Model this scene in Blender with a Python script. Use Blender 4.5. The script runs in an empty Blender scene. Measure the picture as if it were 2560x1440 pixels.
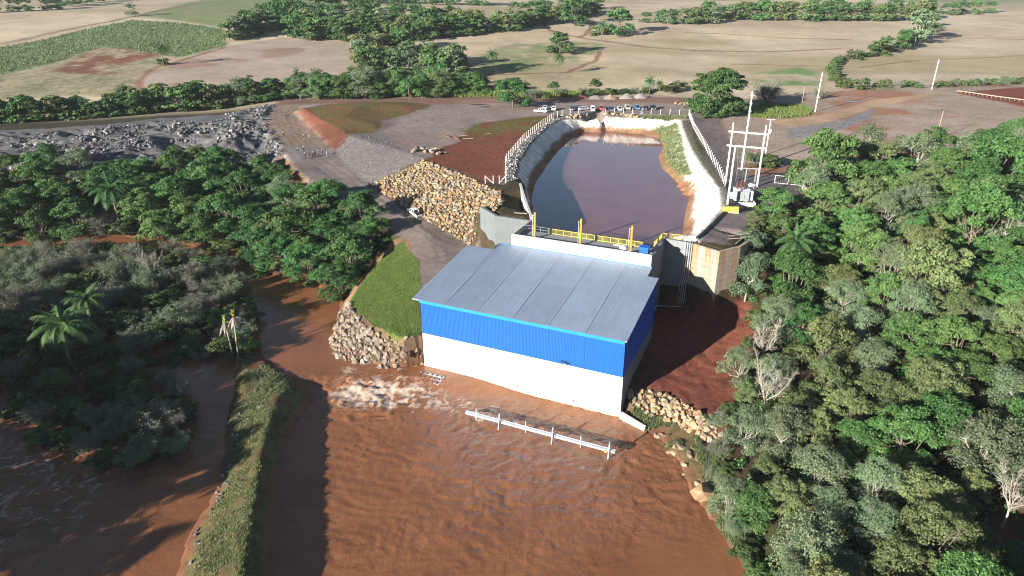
import bpy, bmesh, math, random
import numpy as np
from mathutils import Vector, Matrix
R = math.radians
SC = bpy.context.scene
COL = SC.collection
# ---------------------------------------------------------------- camera, sky, sun, exposure
cam = bpy.data.objects.new('camera', bpy.data.cameras.new('camera')); COL.objects.link(cam); SC.camera = cam
cam.location = (0, 0, 67); cam.rotation_euler = (R(90 - 24.4), 0, 0)
cam.data.sensor_width = 36; cam.data.lens = 24.0; cam.data.clip_start = .5; cam.data.clip_end = 9000
SUN_EL, SUN_AZ = 15.5, 41.0                       # the light travels towards azimuth 41 (from +x), low morning sun
wd = bpy.data.worlds.new('World'); SC.world = wd; wd.use_nodes = True
nt = wd.node_tree; nt.nodes.clear()
sky = nt.nodes.new('ShaderNodeTexSky'); sky.sky_type = 'NISHITA'; sky.sun_disc = False
sky.sun_elevation = R(SUN_EL); sky.sun_rotation = R(270 - SUN_AZ); sky.altitude = 300; sky.air_density = 1.0; sky.dust_density = .15; sky.ozone_density = 2.0
bg = nt.nodes.new('ShaderNodeBackground'); bg.inputs[1].default_value = .05
wo = nt.nodes.new('ShaderNodeOutputWorld'); nt.links.new(sky.outputs[0], bg.inputs[0]); nt.links.new(bg.outputs[0], wo.inputs[0])
sl = bpy.data.lights.new('sun', 'SUN'); sl.energy = 5.0; sl.angle = R(.5); sl.color = (1.0, .95, .86)
so = bpy.data.objects.new('sun', sl); COL.objects.link(so)
sd = Vector((math.cos(R(SUN_EL)) * math.cos(R(SUN_AZ)), math.cos(R(SUN_EL)) * math.sin(R(SUN_AZ)), -math.sin(R(SUN_EL))))
so.rotation_euler = sd.to_track_quat('-Z', 'Y').to_euler(); so.location = (-60, -60, 90)
vs = SC.view_settings; vs.view_transform = 'Standard'; vs.look = 'None'; vs.exposure = 1.5; vs.gamma = 1.0; vs.use_curve_mapping = False
SC.render.engine = 'CYCLES'
cy = SC.cycles; cy.use_denoising = True; cy.max_bounces = 5; cy.diffuse_bounces = 2; cy.glossy_bounces = 2; cy.transmission_bounces = 2; cy.transparent_max_bounces = 4
cy.filter_width = 1.1; cy.volume_bounces = 0; cy.sample_clamp_indirect = 4; cy.caustics_reflective = False; cy.caustics_refractive = False
# ---------------------------------------------------------------- numeric helpers
def _hash(ix, iy, seed):
    n = (ix.astype(np.int64) * 374761393 + iy.astype(np.int64) * 668265263 + seed * 1442695041) & 0x7fffffff
    n = ((n ^ (n >> 13)) * 1274126177) & 0x7fffffff
    n = (n ^ (n >> 16)) & 0xffffff
    return n / float(0xffffff)
def vnoise(x, y, seed=0):
    ix = np.floor(x); iy = np.floor(y); fx = x - ix; fy = y - iy
    ix = ix.astype(np.int64); iy = iy.astype(np.int64)
    fx = fx * fx * (3 - 2 * fx); fy = fy * fy * (3 - 2 * fy)
    a = _hash(ix, iy, seed); b = _hash(ix + 1, iy, seed); c = _hash(ix, iy + 1, seed); d = _hash(ix + 1, iy + 1, seed)
    return (a + (b - a) * fx) * (1 - fy) + (c + (d - c) * fx) * fy
def fbm(x, y, oct=4, seed=0):
    s = 0.; a = .5; t = 0.
    for o in range(oct):
        s = s + a * vnoise(x, y, seed + o * 17); t += a; a *= .5; x = x * 2.03 + 11.3; y = y * 2.03 + 5.7
    return s / t                                   # 0..1
def in_poly(x, y, poly):
    r = np.zeros(x.shape, bool); p = np.asarray(poly, float); n = len(p)
    for i in range(n):
        x1, y1 = p[i][:2]; x2, y2 = p[(i + 1) % n][:2]
        c = (y1 > y) != (y2 > y)
        with np.errstate(divide='ignore', invalid='ignore'):
            r ^= c & (x < (x2 - x1) * (y - y1) / (y2 - y1 if y2 != y1 else 1e-9) + x1)
    return r
def line_dist(x, y, pts, closed=False):
    p = np.asarray(pts, float)[:, :2]; d = np.full(x.shape, 1e9)
    for i in range(len(p) - (0 if closed else 1)):
        a = p[i]; b = p[(i + 1) % len(p)]; ab = b - a; L = ab @ ab + 1e-9
        t = np.clip(((x - a[0]) * ab[0] + (y - a[1]) * ab[1]) / L, 0, 1)
        d = np.minimum(d, (x - a[0] - t * ab[0]) ** 2 + (y - a[1] - t * ab[1]) ** 2)
    return np.sqrt(d)
def poly_sd(x, y, poly):                            # > 0 inside
    d = line_dist(x, y, poly, True); return np.where(in_poly(x, y, poly), d, -d)
def sstep(a, b, x):
    t = np.clip((x - a) / (b - a), 0, 1); return t * t * (3 - 2 * t)
# ---------------------------------------------------------------- the land: a survey (spot heights on break lines) turned into a height grid
def graded(a, b, lo, hi, step, grow, cap):
    c = list(np.arange(lo, hi + 1e-6, step)); s = step; v = lo
    left = []
    while v > a: s = min(s * grow, cap); v -= s; left.append(v)
    s = step; v = c[-1]; right = []
    while v < b: s = min(s * grow, cap); v += s; right.append(v)
    return np.array(left[::-1] + c + right)
def densify(pl, step=3.0):
    out = []
    for i in range(len(pl) - 1):
        a = np.array(pl[i], float); b = np.array(pl[i + 1], float); n = max(1, int(np.hypot(*(b - a)[:2]) / step))
        n = min(n, 40)
        for k in range(n): out.append(a + (b - a) * k / n)
    out.append(np.array(pl[-1], float)); return out
def graded2(a, b, steps):
    """steps: (from, to, spacing) runs, then growing spacing out to a and b"""
    c = np.concatenate([np.arange(lo, hi - 1e-6, st) for lo, hi, st in steps]); left = []; s = steps[0][2]; v = c[0]
    while v > a: s = min(s * 1.06, 60.); v -= s; left.append(v)
    s = steps[-1][2]; v = c[-1]; right = []
    while v < b: s = min(s * 1.05, 60.); v += s; right.append(v)
    return np.concatenate([left[::-1], c, right])
GX = graded2(-2600, 2600, ((-270, -95, 1.4), (-95, 120, .62), (120, 270, 1.4)))
GY = graded2(-150, 3200, ((52, 300, .62), (300, 490, 1.3)))
def build_tin(lines):
    pts = []
    for pl in lines: pts += densify(pl) if len(pl) > 1 else [np.array(pl[0], float)]
    P = np.array(pts); key = {}; keep = []
    for i, p in enumerate(P):
        k = (round(p[0] / .35), round(p[1] / .35))
        if k not in key: key[k] = 1; keep.append(i)
    P = P[keep]
    from mathutils import Vector
    from mathutils.geometry import delaunay_2d_cdt
    v, e, f, ov, oe, of = delaunay_2d_cdt([Vector((float(p[0]), float(p[1]))) for p in P], [], [], 0, 1e-4)
    zs = np.array([P[o[0]][2] for o in ov]); V = np.array([[q.x, q.y] for q in v])
    Z = np.full((len(GY), len(GX)), np.nan)
    for t in f:
        a, b, c = V[t[0]], V[t[1]], V[t[2]]
        x0, x1 = min(a[0], b[0], c[0]), max(a[0], b[0], c[0]); y0, y1 = min(a[1], b[1], c[1]), max(a[1], b[1], c[1])
        i0, i1 = np.searchsorted(GX, [x0 - 1e-6, x1 + 1e-6]); j0, j1 = np.searchsorted(GY, [y0 - 1e-6, y1 + 1e-6])
        if i1 <= i0 or j1 <= j0: continue
        X = GX[None, i0:i1]; Y = GY[j0:j1, None]
        D = (b[1] - c[1]) * (a[0] - c[0]) + (c[0] - b[0]) * (a[1] - c[1])
        if abs(D) < 1e-9: continue
        l0 = ((b[1] - c[1]) * (X - c[0]) + (c[0] - b[0]) * (Y - c[1])) / D
        l1 = ((c[1] - a[1]) * (X - c[0]) + (a[0] - c[0]) * (Y - c[1])) / D; l2 = 1 - l0 - l1
        m = (l0 >= -1e-6) & (l1 >= -1e-6) & (l2 >= -1e-6)
        z = l0 * zs[t[0]] + l1 * zs[t[1]] + l2 * zs[t[2]]
        S = Z[j0:j1, i0:i1]; S[m] = z[m]
    Z[np.isnan(Z)] = 20.
    return Z
def blur(Z, k=1):
    for _ in range(k):
        Q = np.pad(Z, 1, mode='edge'); Z = (Q[1:-1, 1:-1] * 2 + Q[:-2, 1:-1] + Q[2:, 1:-1] + Q[1:-1, :-2] + Q[1:-1, 2:]) / 6.
    return Z
def carve(Z, X, Y, polys, wz, slope=.45, depth=2.2):
    a = np.concatenate(polys); x0, x1, y0, y1 = a[:, 0].min() - 8, a[:, 0].max() + 8, a[:, 1].min() - 8, a[:, 1].max() + 8
    m = (X > x0) & (X < x1) & (Y > y0) & (Y < y1)
    xs = X[m] + 1.2 * (fbm(X[m] * .35, Y[m] * .35, 3, 5) - .5); ys = Y[m] + 1.2 * (fbm(X[m] * .35, Y[m] * .35, 3, 9) - .5)
    sd = np.max([poly_sd(xs, ys, p) for p in polys], axis=0); w = wz(X[m], Y[m]); z = Z[m]
    Z[m] = np.where(sd > 0, w - np.minimum(.05 + sd * slope, depth), np.where(sd > -6, np.maximum(z, w + np.minimum(-sd * .35, .45)), np.maximum(z, w + .3)))
def sample(Z, x, y):
    x = np.asarray(x, float); y = np.asarray(y, float)
    i = np.clip(np.searchsorted(GX, x) - 1, 0, len(GX) - 2); j = np.clip(np.searchsorted(GY, y) - 1, 0, len(GY) - 2)
    fx = np.clip((x - GX[i]) / (GX[i + 1] - GX[i]), 0, 1); fy = np.clip((y - GY[j]) / (GY[j + 1] - GY[j]), 0, 1)
    return (Z[j, i] * (1 - fx) + Z[j, i + 1] * fx) * (1 - fy) + (Z[j + 1, i] * (1 - fx) + Z[j + 1, i + 1] * fx) * fy
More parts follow.
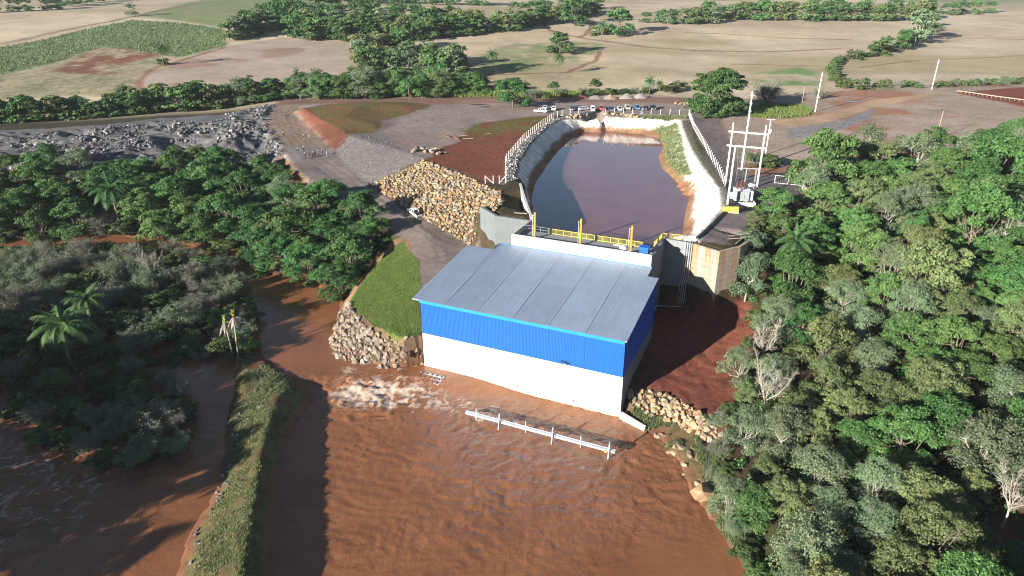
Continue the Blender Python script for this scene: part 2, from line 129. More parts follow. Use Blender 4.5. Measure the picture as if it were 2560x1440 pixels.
# ---------------------------------------------------------------- site survey in metres (x east, y north, z up, water at 0)
SURVEY = (((-94.23,283.28,20.2),(-79.49,289.17,20.2),(-63.96,294.25,20.2),(-38.97,296.33,20.2),(3.39,296.33,20.2),(37.15,295.29,20.2),(70.16,291.97,20.4),(85.01,285.34,20.5)),((-40.61,250.63,20.2),),((-11.94,258.52,20.2),),((-22.93,217.47,20.1),),((-14.14,182.63,20),),((-6.82,191.6,20),),((-6.37,217.47,20.1),),((7.25,250.63,20.2),),((3.17,275.77,20.2),),((-20.6,275.77,20.2),),((19.01,275.77,20.2),),((34.86,275.77,20.2),),((50.7,275.77,20.2),),((66.41,275.18,20.3),),((-36.49,223.05,20.2),),((-78.99,262.24,22.2),(-67.21,242.14,22.2),(-56.96,227.71,21.6),(-53.08,220.73,21.2),(-42.01,210.57,20.6),(-25.33,192.67,20.2)),((-59.1,271.18,22.2),),((-44.13,274.81,21.6),),((-60,247.47,22.2),),((-47.89,235.89,21.6),),((-80.53,280.86,20.6),(-62.79,288.69,20.6),(-46.37,289.32,20.5),(-31.41,280.77,20.3),(-37.23,257.97,20.3),(-44.37,227.13,20.4)),((-86.74,273.37,20.3),(-80.64,259.63,20),(-70.22,239.13,19.6),(-60.52,219.59,19),(-51.13,200.57,17.8),(-41.95,183.92,16.3),(-37.6,178.11,15.7),(-28.62,167.56,14),(-21.67,160.01,12.8),(-14.32,153.48,11),(-8.34,148.11,10.5)),((-95.04,280.77,20.3),(-95.5,265.17,20.2),(-87.92,245.24,19.8),(-76.91,222.57,19),(-68,203.5,18.3),(-60.28,188.66,17.3),(-50.78,175.17,16),(-41.64,166.71,14.8),(-32.15,157.87,12.5),(-26.21,149.95,10.8),(-20.81,140.22,10.2),(-18.68,127.53,9.6)),((-55.56,194.28,17),(-42.97,178.11,15.7),(-32.55,166.52,13.8),(-22.17,155.8,12.2),(-16.47,146.05,10.8),(-15.22,142.11,10.4)),((-25.22,191.73,20.2),(-19.84,185.33,20.2),(-10.31,172.05,20.1),(-3.92,162.48,20),(-2.28,156.4,20),(-2.19,149.5,20),(-3.9,144.8,20)),((-26.18,149.68,10.6),(-29.55,146.63,8.6),(-32.76,134.19,6.6),(-33.94,125.83,5.6)),((-33.66,124.53,5.6),(-27.06,117.25,6),(-20.82,111.85,6.3),(-17.13,109.8,6.5)),((-23.72,132.4,8.8),),((-25.8,124.02,7.2),),((-19.82,121.95,8.2),),((-37.42,157.99,3),(-37.62,146.96,2.4),(-38.75,139.16,1.4)),((-36.8,130.55,1.2),(-36.13,117.74,0.6),(-32.78,112.68,0.4),(-28.71,111.37,0.3),(-20.73,108.51,0.3),(-16.98,108.09,0.3)),((-15.44,113.36,6.4),),((-11.79,111.73,6.4),),((-5.4,108.88,3),),((4.65,104.41,3),),((15.62,99.53,3),),((18.36,98.31,3),),((-12.6,119.75,8.6),),((-8.94,118.12,8.6),),((-2.55,115.28,4),),((7.5,110.8,4),),((18.46,105.92,4),),((21.2,104.7,4),),((-8.53,128.89,9.4),),((-4.88,127.26,9.4),),((1.52,124.41,5),),((11.57,119.94,5),),((22.53,115.06,5),),((25.27,113.84,5),),((0.1,131.06,9.6),),((2.84,129.84,8),),((10.15,126.59,8),),((19.29,122.52,8),),((24.77,120.08,7),),((4.72,138.97,10),(29.75,127.83,5)),((2.8,135.89,10),),((-7.96,146.15,10.2),(-3.93,140.19,10.2),(2.99,137.55,10.2)),((5.77,141.35,12.5),(30.44,130.36,12.5)),((-7.08,148.38,20),(-2.95,142.16,20),(3.26,139.62,20),(4.64,142.73,20)),((-7.97,147.36,14.5),),((-7.61,138.33,10.3),),((-3.04,136.3,10.2),),((30.3,127.58,5),(34.88,125.1,5),(39.25,120.64,5.6),(44.71,123.57,7.5)),((31.64,129.61,19.3),(35.88,126.85,19.4),(40.09,122.78,19.4),(44.01,125.2,19.4)),((3.73,162.83,20.1),(1.04,173.26,20.3),(1.92,190.38,20.3),(6.31,215.37,20.3),(12.88,241.2,20.3),(17.76,251.63,20.3),(24.43,256.36,20.3)),((24.43,256.36,20.3),(35.54,256.36,20.3),(46.06,255.56,20.3),(54.47,254.76,20.3),(63.08,256.36,20.3)),((63.08,256.36,20.3),(58.17,228.91,20.3),(54.99,205.34,20.3),(51.99,177.66,20.2),(51.07,162.83,20.1),(47.27,147.12,20),(37.29,130.54,19.8)),((4.62,149.76,15.3),(4.61,168.51,15.3),(6.46,185.47,15.3),(10.28,203.28,15.3),(15.98,226.15,15.3),(23.15,247.78,15.3),(29.87,259.31,15.3),(38.41,253.42,15.3),(46.66,249.87,15.3),(52.49,241.04,15.3),(51.32,229.71,15.3),(46.55,214.96,15.3),(44.76,200.89,15.3),(45.97,186.71,15.3),(47.14,176.45,15.3),(46.72,172.04,15.3),(42.73,160.23,15.3),(36.68,137.94,15.3)),((-1.82,167.89,20.2),(-1.79,188.08,20.3),(3.53,215.37,20.3),(14.64,253.19,20.3),(17.82,257.16,20.3),(25.62,261.25,20.3)),((13.51,205.85,13.4),(29.48,251.95,13.4),(46.01,245.21,13.4),(43.57,215.87,13.4),(42.86,176.52,13.4),(36.11,153.82,13.4),(11.93,161.91,13.2),(11.02,182.15,13.4)),((25.87,195.89,13),),((26.94,162.51,13),),((36.54,220.14,13),),((55.22,249.78,17.2),(53.02,229.67,17.2),(47.56,204.65,16.8),(46.84,180.65,17.2),(47.06,169.92,17),(41.37,151.08,16.8)),((66.58,257.42,20.4),(59.28,210.35,20.4),(54.06,173.63,20.2),(51.38,159.73,20)),((72.21,249.55,20.4),(66.61,205.78,20.2),(60.74,178.42,20)),((47.59,146.28,19.8),(39.39,132.3,19.6)),((52.56,148.37,19.6),(53.42,142.47,19.2),(48.82,133.42,19.2),(45.68,127.27,19.3)),((65.28,179.17,19.8),(72.33,177.88,19.6),(74.91,170.76,19.4),(70.69,159.73,19)),((60.39,161.08,19.6),),((64.34,158.4,19.4),),((59.45,148.97,17.5),(72.15,158.09,18)),((48.16,131.81,14.5),(56.72,139.98,15),(71.84,151.98,16.5)),((83.76,280.86,20.6),),((99.86,280.86,20.6),),((114.82,262.33,21),),((145.31,275.41,21.5),),((182.61,305.86,22.6),),((201.65,303.1,23),),((225.03,309.75,23.4),),((267.65,321.78,24),),((108.24,226.46,20.8),),((136.44,230.05,21.4),),((132.1,212.72,21),),((164.57,220.58,22),),((186.9,218.13,22.5),),((134.16,193.89,20.6),),((104.91,204.9,20.4),),((78.98,196.4,20),),((101.65,247.41,20.8),),((116.39,245.27,21.2),),((73.52,200.98,20.1),),((158.27,270.57,22.3),),((161.71,238.84,22.4),),((132.84,244.2,21.4),),((84.15,170.12,18),),((100.82,163.05,18),),((121.71,156.45,19),),((132.1,147.12,20),),((98.09,178.08,19),),((54.6,115.38,8),),((55.11,127.86,9),),((64.3,112.45,9.5),),((75.64,107.56,12),),((86.37,102.67,14.5),),((97.68,97.78,17),),((80.91,132.07,13.5),),((93.94,127.14,15.5),),((66.03,135.78,12),),((108.48,120.96,18),),((38.11,96.21,2.8),),((45.1,88.84,4),),((55.34,85.32,6.5),),((71.27,78.97,11),),((85.37,74.74,14),),((32.7,81.85,1.8),),((30.24,73.2,1.2),),((33.83,69.51,1.8),),((37.59,68.66,2.6),),((42.59,58.2,4),),((56.43,55.43,7),),((67.85,52.65,10),),((36.78,60.04,2),),((52.38,68.59,6),),((62.5,65.21,9),),((37.12,33.99,5),),((53.31,26.19,10),),((25.21,35.91,1.5),),((35.47,56.76,1.8),),((19.39,96.2,2.6),),((22.03,102.14,4),),((25.29,109.45,4.6),),((28.54,116.76,5),),((28.48,122.26,5),),((29.05,100.68,3.1),),((40.03,102.8,3.4),),((31.82,113.72,4.6),),((39.27,113.35,4.8),),((34.72,122.62,5.2),),((45.07,120.63,6.2),),((49.35,127.86,9),),((26.18,107.64,3.8),),((21.4,99.41,2.7),(27.51,96.6,2.7),(30.88,91.36,2.6),(32.78,87.78,2.5)),((20.71,96.13,1.1),(26.67,91.97,1),(29.45,88.77,1),(32.23,86.23,1)),((18.14,93.66,0.9),(21.49,91.14,0.5),(23.91,87.72,0.4),(25.06,83.8,0.4),(25.96,76.27,0.4),(27.48,70.41,0.4),(28.8,64.17,0.4),(29.17,57.98,0.4)),((25.96,85.87,0.9),),((28.23,80.24,0.9),),((-173.94,176.5,1.2),(-141.78,177.77,1.2),(-119.04,182.65,1.2),(-95.69,178.68,1.1),(-83.95,171.85,1.1),(-73.07,168.57,1),(-62.35,155.56,1),(-50.09,150.63,1),(-39.13,140.65,1)),((-184.27,190.94,6),),((-149.13,190.27,5),),((-128.02,194.07,5),),((-102.53,190.27,5),),((-81.77,184.51,4.5),),((-62.27,172.67,4),),((-48.91,162.18,3.5),),((-40.59,156.76,3.5),),((-38.81,164.68,8),),((-51.42,174.92,10),),((-66.81,190.95,12),),((-78.19,204.06,12),),((-85.95,197.9,10),),((-107.3,203.14,11),),((-131.68,203.14,11),),((-153.03,198.7,11),),((-189.21,199.51,12),),((-155.57,204,14.5),),((-135.91,201.62,14.5),),((-120.11,205.46,13.5),),((-101.62,204.99,13),),((-89.07,207.38,13),),((-77.92,211.99,15),),((-69.69,201.19,14),),((-57.17,181.81,13.5),),((-187.88,199.99,16.5),(-157.46,207.89,17),(-140.26,209.98,17),(-121.18,208.83,16.4),(-106.78,209.33,15.4),(-95.15,211.17,15.2),(-85.71,213.11,16),(-81.5,220.07,17.6),(-83.03,234.31,19.2)),((-113.37,229.21,14.6),(-102.55,222.57,14.4),(-97.21,222.56,14.8)),((-115.98,233.53,18),(-110.61,236.75,17.6)),((-91.59,218.6,19.6),),((-94.12,232.35,19.6),),((-102.06,238.23,18.4),),((-103.02,226.31,16.6),),((-114.76,221.85,17.2),),((-122.25,224.16,18),),((-131.98,225.08,17.8),),((-150.56,232.81,17.2),(-141.36,232.18,17.2)),((-149.35,229.24,18.9),(-139.24,231.48,18.7)),((-153.24,221.19,18),),((-157.83,218.29,18),),((-211.04,213.97,19.6),(-170.68,228.44,19.6),(-147.8,235.02,19.6),(-125.88,246.71,19.8),(-108.85,247.15,20),(-101.01,261.27,20),(-97.74,271.84,20.1)),((-215.81,219.33,19.7),(-174.8,234.52,19.7),(-151.15,240.92,19.8),(-129.91,255.36,19.9),(-108.87,262.09,20),(-97.08,287.18,20.2)),((-267,257.35,14.5),(-203.66,274.42,14.5),(-176.71,282.88,14.5),(-150.29,296.54,15),(-125.54,303.47,15.5),(-106.07,314.54,17.5),(-82.39,313.74,18.5),(-49.97,312.75,19),(3.53,309.5,19.5),(72.44,302.09,20.3)),((-416.75,321.07,19.5),),((-432.95,334.8,20.42),),((-447.41,347.2,21.55),),((-475.84,371.17,22.84),),((-518.08,406.74,24.72),),((-548.16,432.34,26.64),),((-607.46,482.42,29.55),),((-642.67,512.7,32.52),),((-689.77,552.78,35.5),),((-786.36,634.46,40.51),),((-987.61,802.21,45.57),),((-372.07,319.59,19.72),),((-386.38,333.13,20.66),),((-399.16,345.36,21.79),),((-424.44,369.12,23.09),),((-462.16,404.53,24.95),),((-489.13,430.12,26.85),),((-542.51,480.35,29.72),),((-574.41,510.91,32.64),),((-617.17,551.44,35.58),),((-705.19,634.36,40.52),),((-888.63,804.75,45.5),),((-328.32,318.63,19.87),),((-340.71,331.89,20.83),),((-351.76,343.86,21.99),),((-373.76,367.25,23.31),),((-406.7,402.21,25.19),),((-430.29,427.51,27.09),),((-477.23,477.4,29.94),),((-505.34,507.83,32.85),),((-543.17,548.33,35.75),),((-621.34,631.49,40.64),),((-784.64,802.84,45.55),),((-285.51,318.42,19.9),),((-296.03,331.39,20.9),),((-305.39,343.07,22.09),),((-324.12,365.99,23.46),),((-352.23,400.31,25.39),),((-372.35,425.13,27.31),),((-412.55,474.28,30.19),),((-436.59,504.2,33.09),),((-469.09,544.2,35.99),),((-536.44,626.56,40.84),),((-677.73,796.92,45.71),),((-243.36,319.01,19.81),),((-252.13,331.75,20.85),),((-259.9,343.18,22.08),),((-275.51,365.66,23.5),),((-298.92,399.31,25.49),),((-315.62,423.56,27.46),),((-349.11,471.74,30.38),),((-369.01,500.9,33.31),),((-396.03,540.02,36.23),),((-452.15,620.72,41.09),),((-570.45,788.4,45.94),),((-201.47,320.26,19.62),),((-208.62,332.88,20.69),),((-214.93,344.15,21.95),),((-227.61,366.32,23.42),),((-246.57,399.42,25.48),),((-260.03,423.17,27.5),),((-287.05,470.37,30.49),),((-302.96,498.7,33.46),),((-324.63,536.8,36.41),),((-369.65,615.38,41.31),),((-464.99,779.33,46.18),),((-159.42,321.87,19.39),),((-165.06,334.52,20.47),),((-170.01,345.76,21.74),),((-179.94,367.83,23.24),),((-194.72,400.64,25.35),),((-205.16,424.05,27.42),),((-226.07,470.5,30.48),),((-238.26,498.13,33.5),),((-254.88,535.3,36.5),),((-289.35,611.81,41.46),),((-362.59,771.85,46.38),),((-116.93,323.46,19.15),),((-121.1,336.26,20.22),),((-124.76,347.63,21.49),),((-132.04,369.82,23),),((-142.84,402.66,25.14),),((-150.43,425.99,27.23),),((-165.57,472.11,30.35),),((-174.32,499.34,33.42),),((-186.24,535.89,36.46),),((-210.86,610.86,41.5),),((-263.25,767.77,46.49),),((-73.93,324.65,18.97),),((-76.61,337.7,20.02),),((-78.97,349.3,21.28),),((-83.63,371.81,22.77),),((-90.5,405.01,24.9),),((-95.32,428.54,27),),((-104.89,474.81,30.14),),((-110.4,502.02,33.24),),((-117.87,538.41,36.32),),((-133.24,612.76,41.42),),((-165.89,768.05,46.48),),((-30.54,325.15,18.9),),((-31.68,338.49,19.91),),((-32.67,350.38,21.13),),((-34.64,373.34,22.58),),((-37.53,407.12,24.68),),((-39.55,431.07,26.76),),((-43.55,477.95,29.9),),((-45.86,505.54,33),),((-48.97,542.28,36.1),),((-55.35,617.05,41.24),),((-68.84,772.62,46.36),),((12.95,324.84,18.95),),((13.44,338.45,19.92),),((13.87,350.61,21.1),),((14.72,374.03,22.5),),((15.97,408.49,24.54),),((16.85,432.99,26.58),),((18.59,480.79,29.68),),((19.59,509.06,32.76),),((20.94,546.56,35.86),),((23.7,622.72,41),),((29.5,780.4,46.15),),((56.22,323.81,19.1),),((58.4,337.57,20.04),),((60.32,349.94,21.19),),((64.09,373.72,22.54),),((69.66,408.8,24.5),),((73.58,433.84,26.5),),((81.3,482.65,29.54),),((85.81,511.74,32.58),),((91.85,550.24,35.65),),((104.19,628.4,40.77),),((130.03,789.53,45.91),),((105.43,345.47,21.78),),((113.1,372.49,22.69),),((123.07,407.97,24.59),),((130.15,433.41,26.54),),((144.07,483.08,29.5),),((152.28,512.94,32.5),),((163.26,552.43,35.52),),((185.74,632.74,40.58),),((232.63,797.82,45.69),),((150.52,343.64,22.02),),((161.51,370.63,22.91),),((175.86,406.19,24.77),),((186.1,431.82,26.69),),((206.3,481.98,29.59),),((218.31,512.38,32.54),),((234.39,552.62,35.51),),((267.4,634.71,40.5),),((336.16,803.31,45.54),),((195.14,341.85,22.25),),((209.32,368.58,23.15),),((227.9,403.9,25.01),),((241.19,429.43,26.91),),((267.53,479.62,29.77),),((283.29,510.18,32.69),),((304.44,550.75,35.62),),((348,633.84,40.54),),((438.84,804.68,45.5),),((239.6,340.51,22.43),),((256.8,366.83,23.36),),((279.35,401.64,25.25),),((295.5,426.82,27.16),),((327.67,476.55,30.01),),((346.94,506.87,32.91),),((372.91,547.28,35.81),),((426.6,630.33,40.69),),((538.88,801.6,45.58),),((284.36,339.95,22.5),),((304.42,365.8,23.48),),((330.68,399.94,25.42),),((349.46,424.61,27.36),),((387.04,473.51,30.25),),((409.48,503.25,33.15),),((439.85,543.04,36.06),),((502.85,625.02,40.91),),((635.17,794.81,45.77),),((329.85,340.3,22.45),),((352.69,365.74,23.49),),((382.49,399.22,25.5),),((403.73,423.33,27.48),),((446.34,471.23,30.42),),((471.6,500.17,33.36),),((505.93,539.02,36.28),),((577.25,619.18,41.15),),((727.8,785.93,46),),((376.34,341.48,22.3),),((402.03,366.66,23.38),),((435.37,399.65,25.45),),((459,423.28,27.49),),((506.44,470.25,30.5),),((534.29,498.38,33.48),),((572.25,536.21,36.45),),((651.07,614.2,41.36),),((818.21,777.08,46.24),),((423.82,343.2,22.07),),((452.53,368.33,23.18),),((489.63,401.12,25.3),),((515.77,424.48,27.38),),((568.13,470.8,30.46),),((598.57,498.29,33.49),),((640.07,535.25,36.5),),((726.06,611.28,41.48),),((908.9,770.37,46.42),),((-2600,1100,53.57),),((-2600,1600,66.5),),((-2600,2300,84.23),),((-2600,3200,100.96),),((-1800,1100,61.5),),((-1800,1600,69.67),),((-1800,2300,79.75),),((-1800,3200,90.15),),((-1200,1100,52.41),),((-1200,1600,60.54),),((-1200,2300,74.22),),((-1200,3200,92.66),),((-700,1100,50.95),),((-700,1600,63.12),),((-700,2300,81.19),),((-700,3200,100.35),),((-350,1100,56.3),),((-350,1600,69.14),),((-350,2300,85.69),),((-350,3200,100.02),),((0,1100,61.35),),((0,1600,72),),((0,2300,84.47),),((0,3200,94.65),),((350,1100,61.02),),((350,1600,68.83),),((350,2300,78.76),),((350,3200,89.63),),((700,1100,55.65),),((700,1600,62.82),),((700,2300,74.29),),((700,3200,90.01),),((1200,1100,50),),((1200,1600,60.7),),((1200,2300,77.76),),((1200,3200,97.96),),((1800,1100,57.29),),((1800,1600,69.94),),((1800,2300,85.93),),((1800,3200,99.41),),((2600,1100,59.01),),((2600,1600,66.15),),((2600,2300,76.25),),((2600,3200,89),),((-2600,-150,20),),((-2600,600,40),),((2600,-150,30),),((2600,600,42),),((-1200,-150,15),),((1200,-150,25),),((0,-150,2),),((-300,-150,3),),((300,-150,12),),((-800,150,25),),((900,150,30),),((-450,150,20),),((450,150,26),),((-250,60,12),),((-170,60,6),),((-1200,400,32),),((1300,400,36),),((-120,-20,5),),((-100,40,5),),((-110,70,5),),((-115,95,4),),((140,0,14),),((200,100,22),),((-112,148.33,1.8),),((-95.55,153.17,1.8),),((-79.02,148.78,1.6),),((-62.83,131.67,1.6),),((-82,127.31,1.9),),((-93.28,118.64,1.9),),((-66.01,119.37,1.5),),((-73.65,104.36,1.6),),((-59.06,89.27,1.4),),((-131.33,136.85,2),),((-87.68,104.04,1.8),),((-42.61,105.71,1.6),(-39.5,99.56,2.6),(-38.92,91.34,3),(-37.03,82.07,3.1),(-33.93,68.85,3.1),(-31.69,59.03,3.1),(-29.27,50.52,3.1)),((-50.53,110.65,1.6),(-46.01,99.24,2),(-43.69,90.85,1.8),(-41.14,82.1,1.6),(-39.45,74.45,1.5),(-39.26,67.08,1.4),(-38.08,60.6,1.4)),((21.57,91.39,0.12),(23.97,87.84,0.12),(25.05,84.11,0.12),(25.96,76.56,0.12),(27.5,70.68,0.12),(28.83,64.43,0.12),(29.69,61.58,0.12),(30.24,52.97,0.12),(23.5,30.78,0.12),(-23.5,30.78,0.12),(-28.02,52.97,0.12),(-30.03,61.58,0.12),(-32.59,71.43,0.12),(-34.87,81.33,0.12),(-35.7,88.05,0.12),(-35.64,94.48,0.12),(-34.45,101.05,0.12),(-36.43,103.8,0.52),(-42.99,108.94,1.02),(-48.04,114.09,1.02),(-53.69,129.26,1.02),(-62.8,145.72,1.02),(-72.15,157.85,1.02),(-81.54,165.96,1.02),(-90.15,171.18,1.02),(-114.38,174.19,1.02),(-136.76,170.29,1.02),(-175.62,165.96,1.02),(-185.79,177.31,1.02),(-141.99,177.94,1.02),(-119.21,182.82,1.02),(-95.69,178.58,1.02),(-83.96,171.77,1.02),(-72.97,168.24,1.02),(-62.27,155.29,1.02),(-50.04,150.38,1.02),(-39.05,140.22,1.02),(-36.79,131.15,1.02),(-36.02,117.91,1.02),(-32.83,112.85,1.02),(-20.89,109.42,1.02),(21.57,91.39,0.12)),((-52.21,111.83,1.02),(-48.54,100.92,1.02),(-46.64,92.25,0.96),(-43.96,84.31,0.56),(-42.18,77.36,0.23),(-42.56,71.97,0.19),(-42.33,67.01,0.14),(-41.22,61.58,0.12),(-38.25,52.97,0.12),(-30.35,30.78,0.12),(-43.73,30.78,0.12),(-61.82,52.97,0.12),(-69.32,61.8,0.12),(-80.18,74.88,0.38),(-91.13,86.13,0.79),(-100.15,94.34,0.99),(-101.11,103.49,1.02),(-83.99,99.06,1.02),(-74.42,88.14,0.85),(-60.35,79.71,0.56),(-52.39,78.96,0.53),(-49.25,85.28,0.76),(-51.34,93.35,0.98),(-60.82,104.14,1.02),(-68.09,111.83,1.02),(-71.86,114.85,1.02),(-67.53,117.2,1.02),(-58.73,114.85,1.02),(-52.21,111.83,1.02)))
RIVER_EDGE = ((-13.94,113.78),(18.54,98.23),(21.57,91.39),(23.97,87.84),(25.05,84.11),(25.96,76.56),(27.5,70.68),(28.83,64.43),(29.69,61.58),(30.24,52.97),(23.5,30.78),(-23.5,30.78),(-28.02,52.97),(-30.03,61.58),(-32.59,71.43),(-34.87,81.33),(-35.7,88.05),(-35.64,94.48),(-34.45,101.05),(-36.43,103.8),(-42.99,108.94),(-48.04,114.09),(-53.69,129.26),(-62.8,145.72),(-72.15,157.85),(-81.54,165.96),(-90.15,171.18),(-114.38,174.19),(-136.76,170.29),(-175.62,165.96),(-185.79,177.31),(-141.99,177.94),(-119.21,182.82),(-95.69,178.58),(-83.96,171.77),(-72.97,168.24),(-62.27,155.29),(-50.04,150.38),(-39.05,140.22),(-36.79,131.15),(-36.02,117.91),(-32.83,112.85),(-20.89,109.42))
SIDE_CHANNEL_EDGE = ((-52.21,111.83),(-48.54,100.92),(-46.64,92.25),(-43.96,84.31),(-42.18,77.36),(-42.56,71.97),(-42.33,67.01),(-41.22,61.58),(-38.25,52.97),(-30.35,30.78),(-43.73,30.78),(-61.82,52.97),(-69.32,61.8),(-80.18,74.88),(-91.13,86.13),(-100.15,94.34),(-101.11,103.49),(-83.99,99.06),(-74.42,88.14),(-60.35,79.71),(-52.39,78.96),(-49.25,85.28),(-51.34,93.35),(-60.82,104.14),(-68.09,111.83),(-71.86,114.85),(-67.53,117.2),(-58.73,114.85))
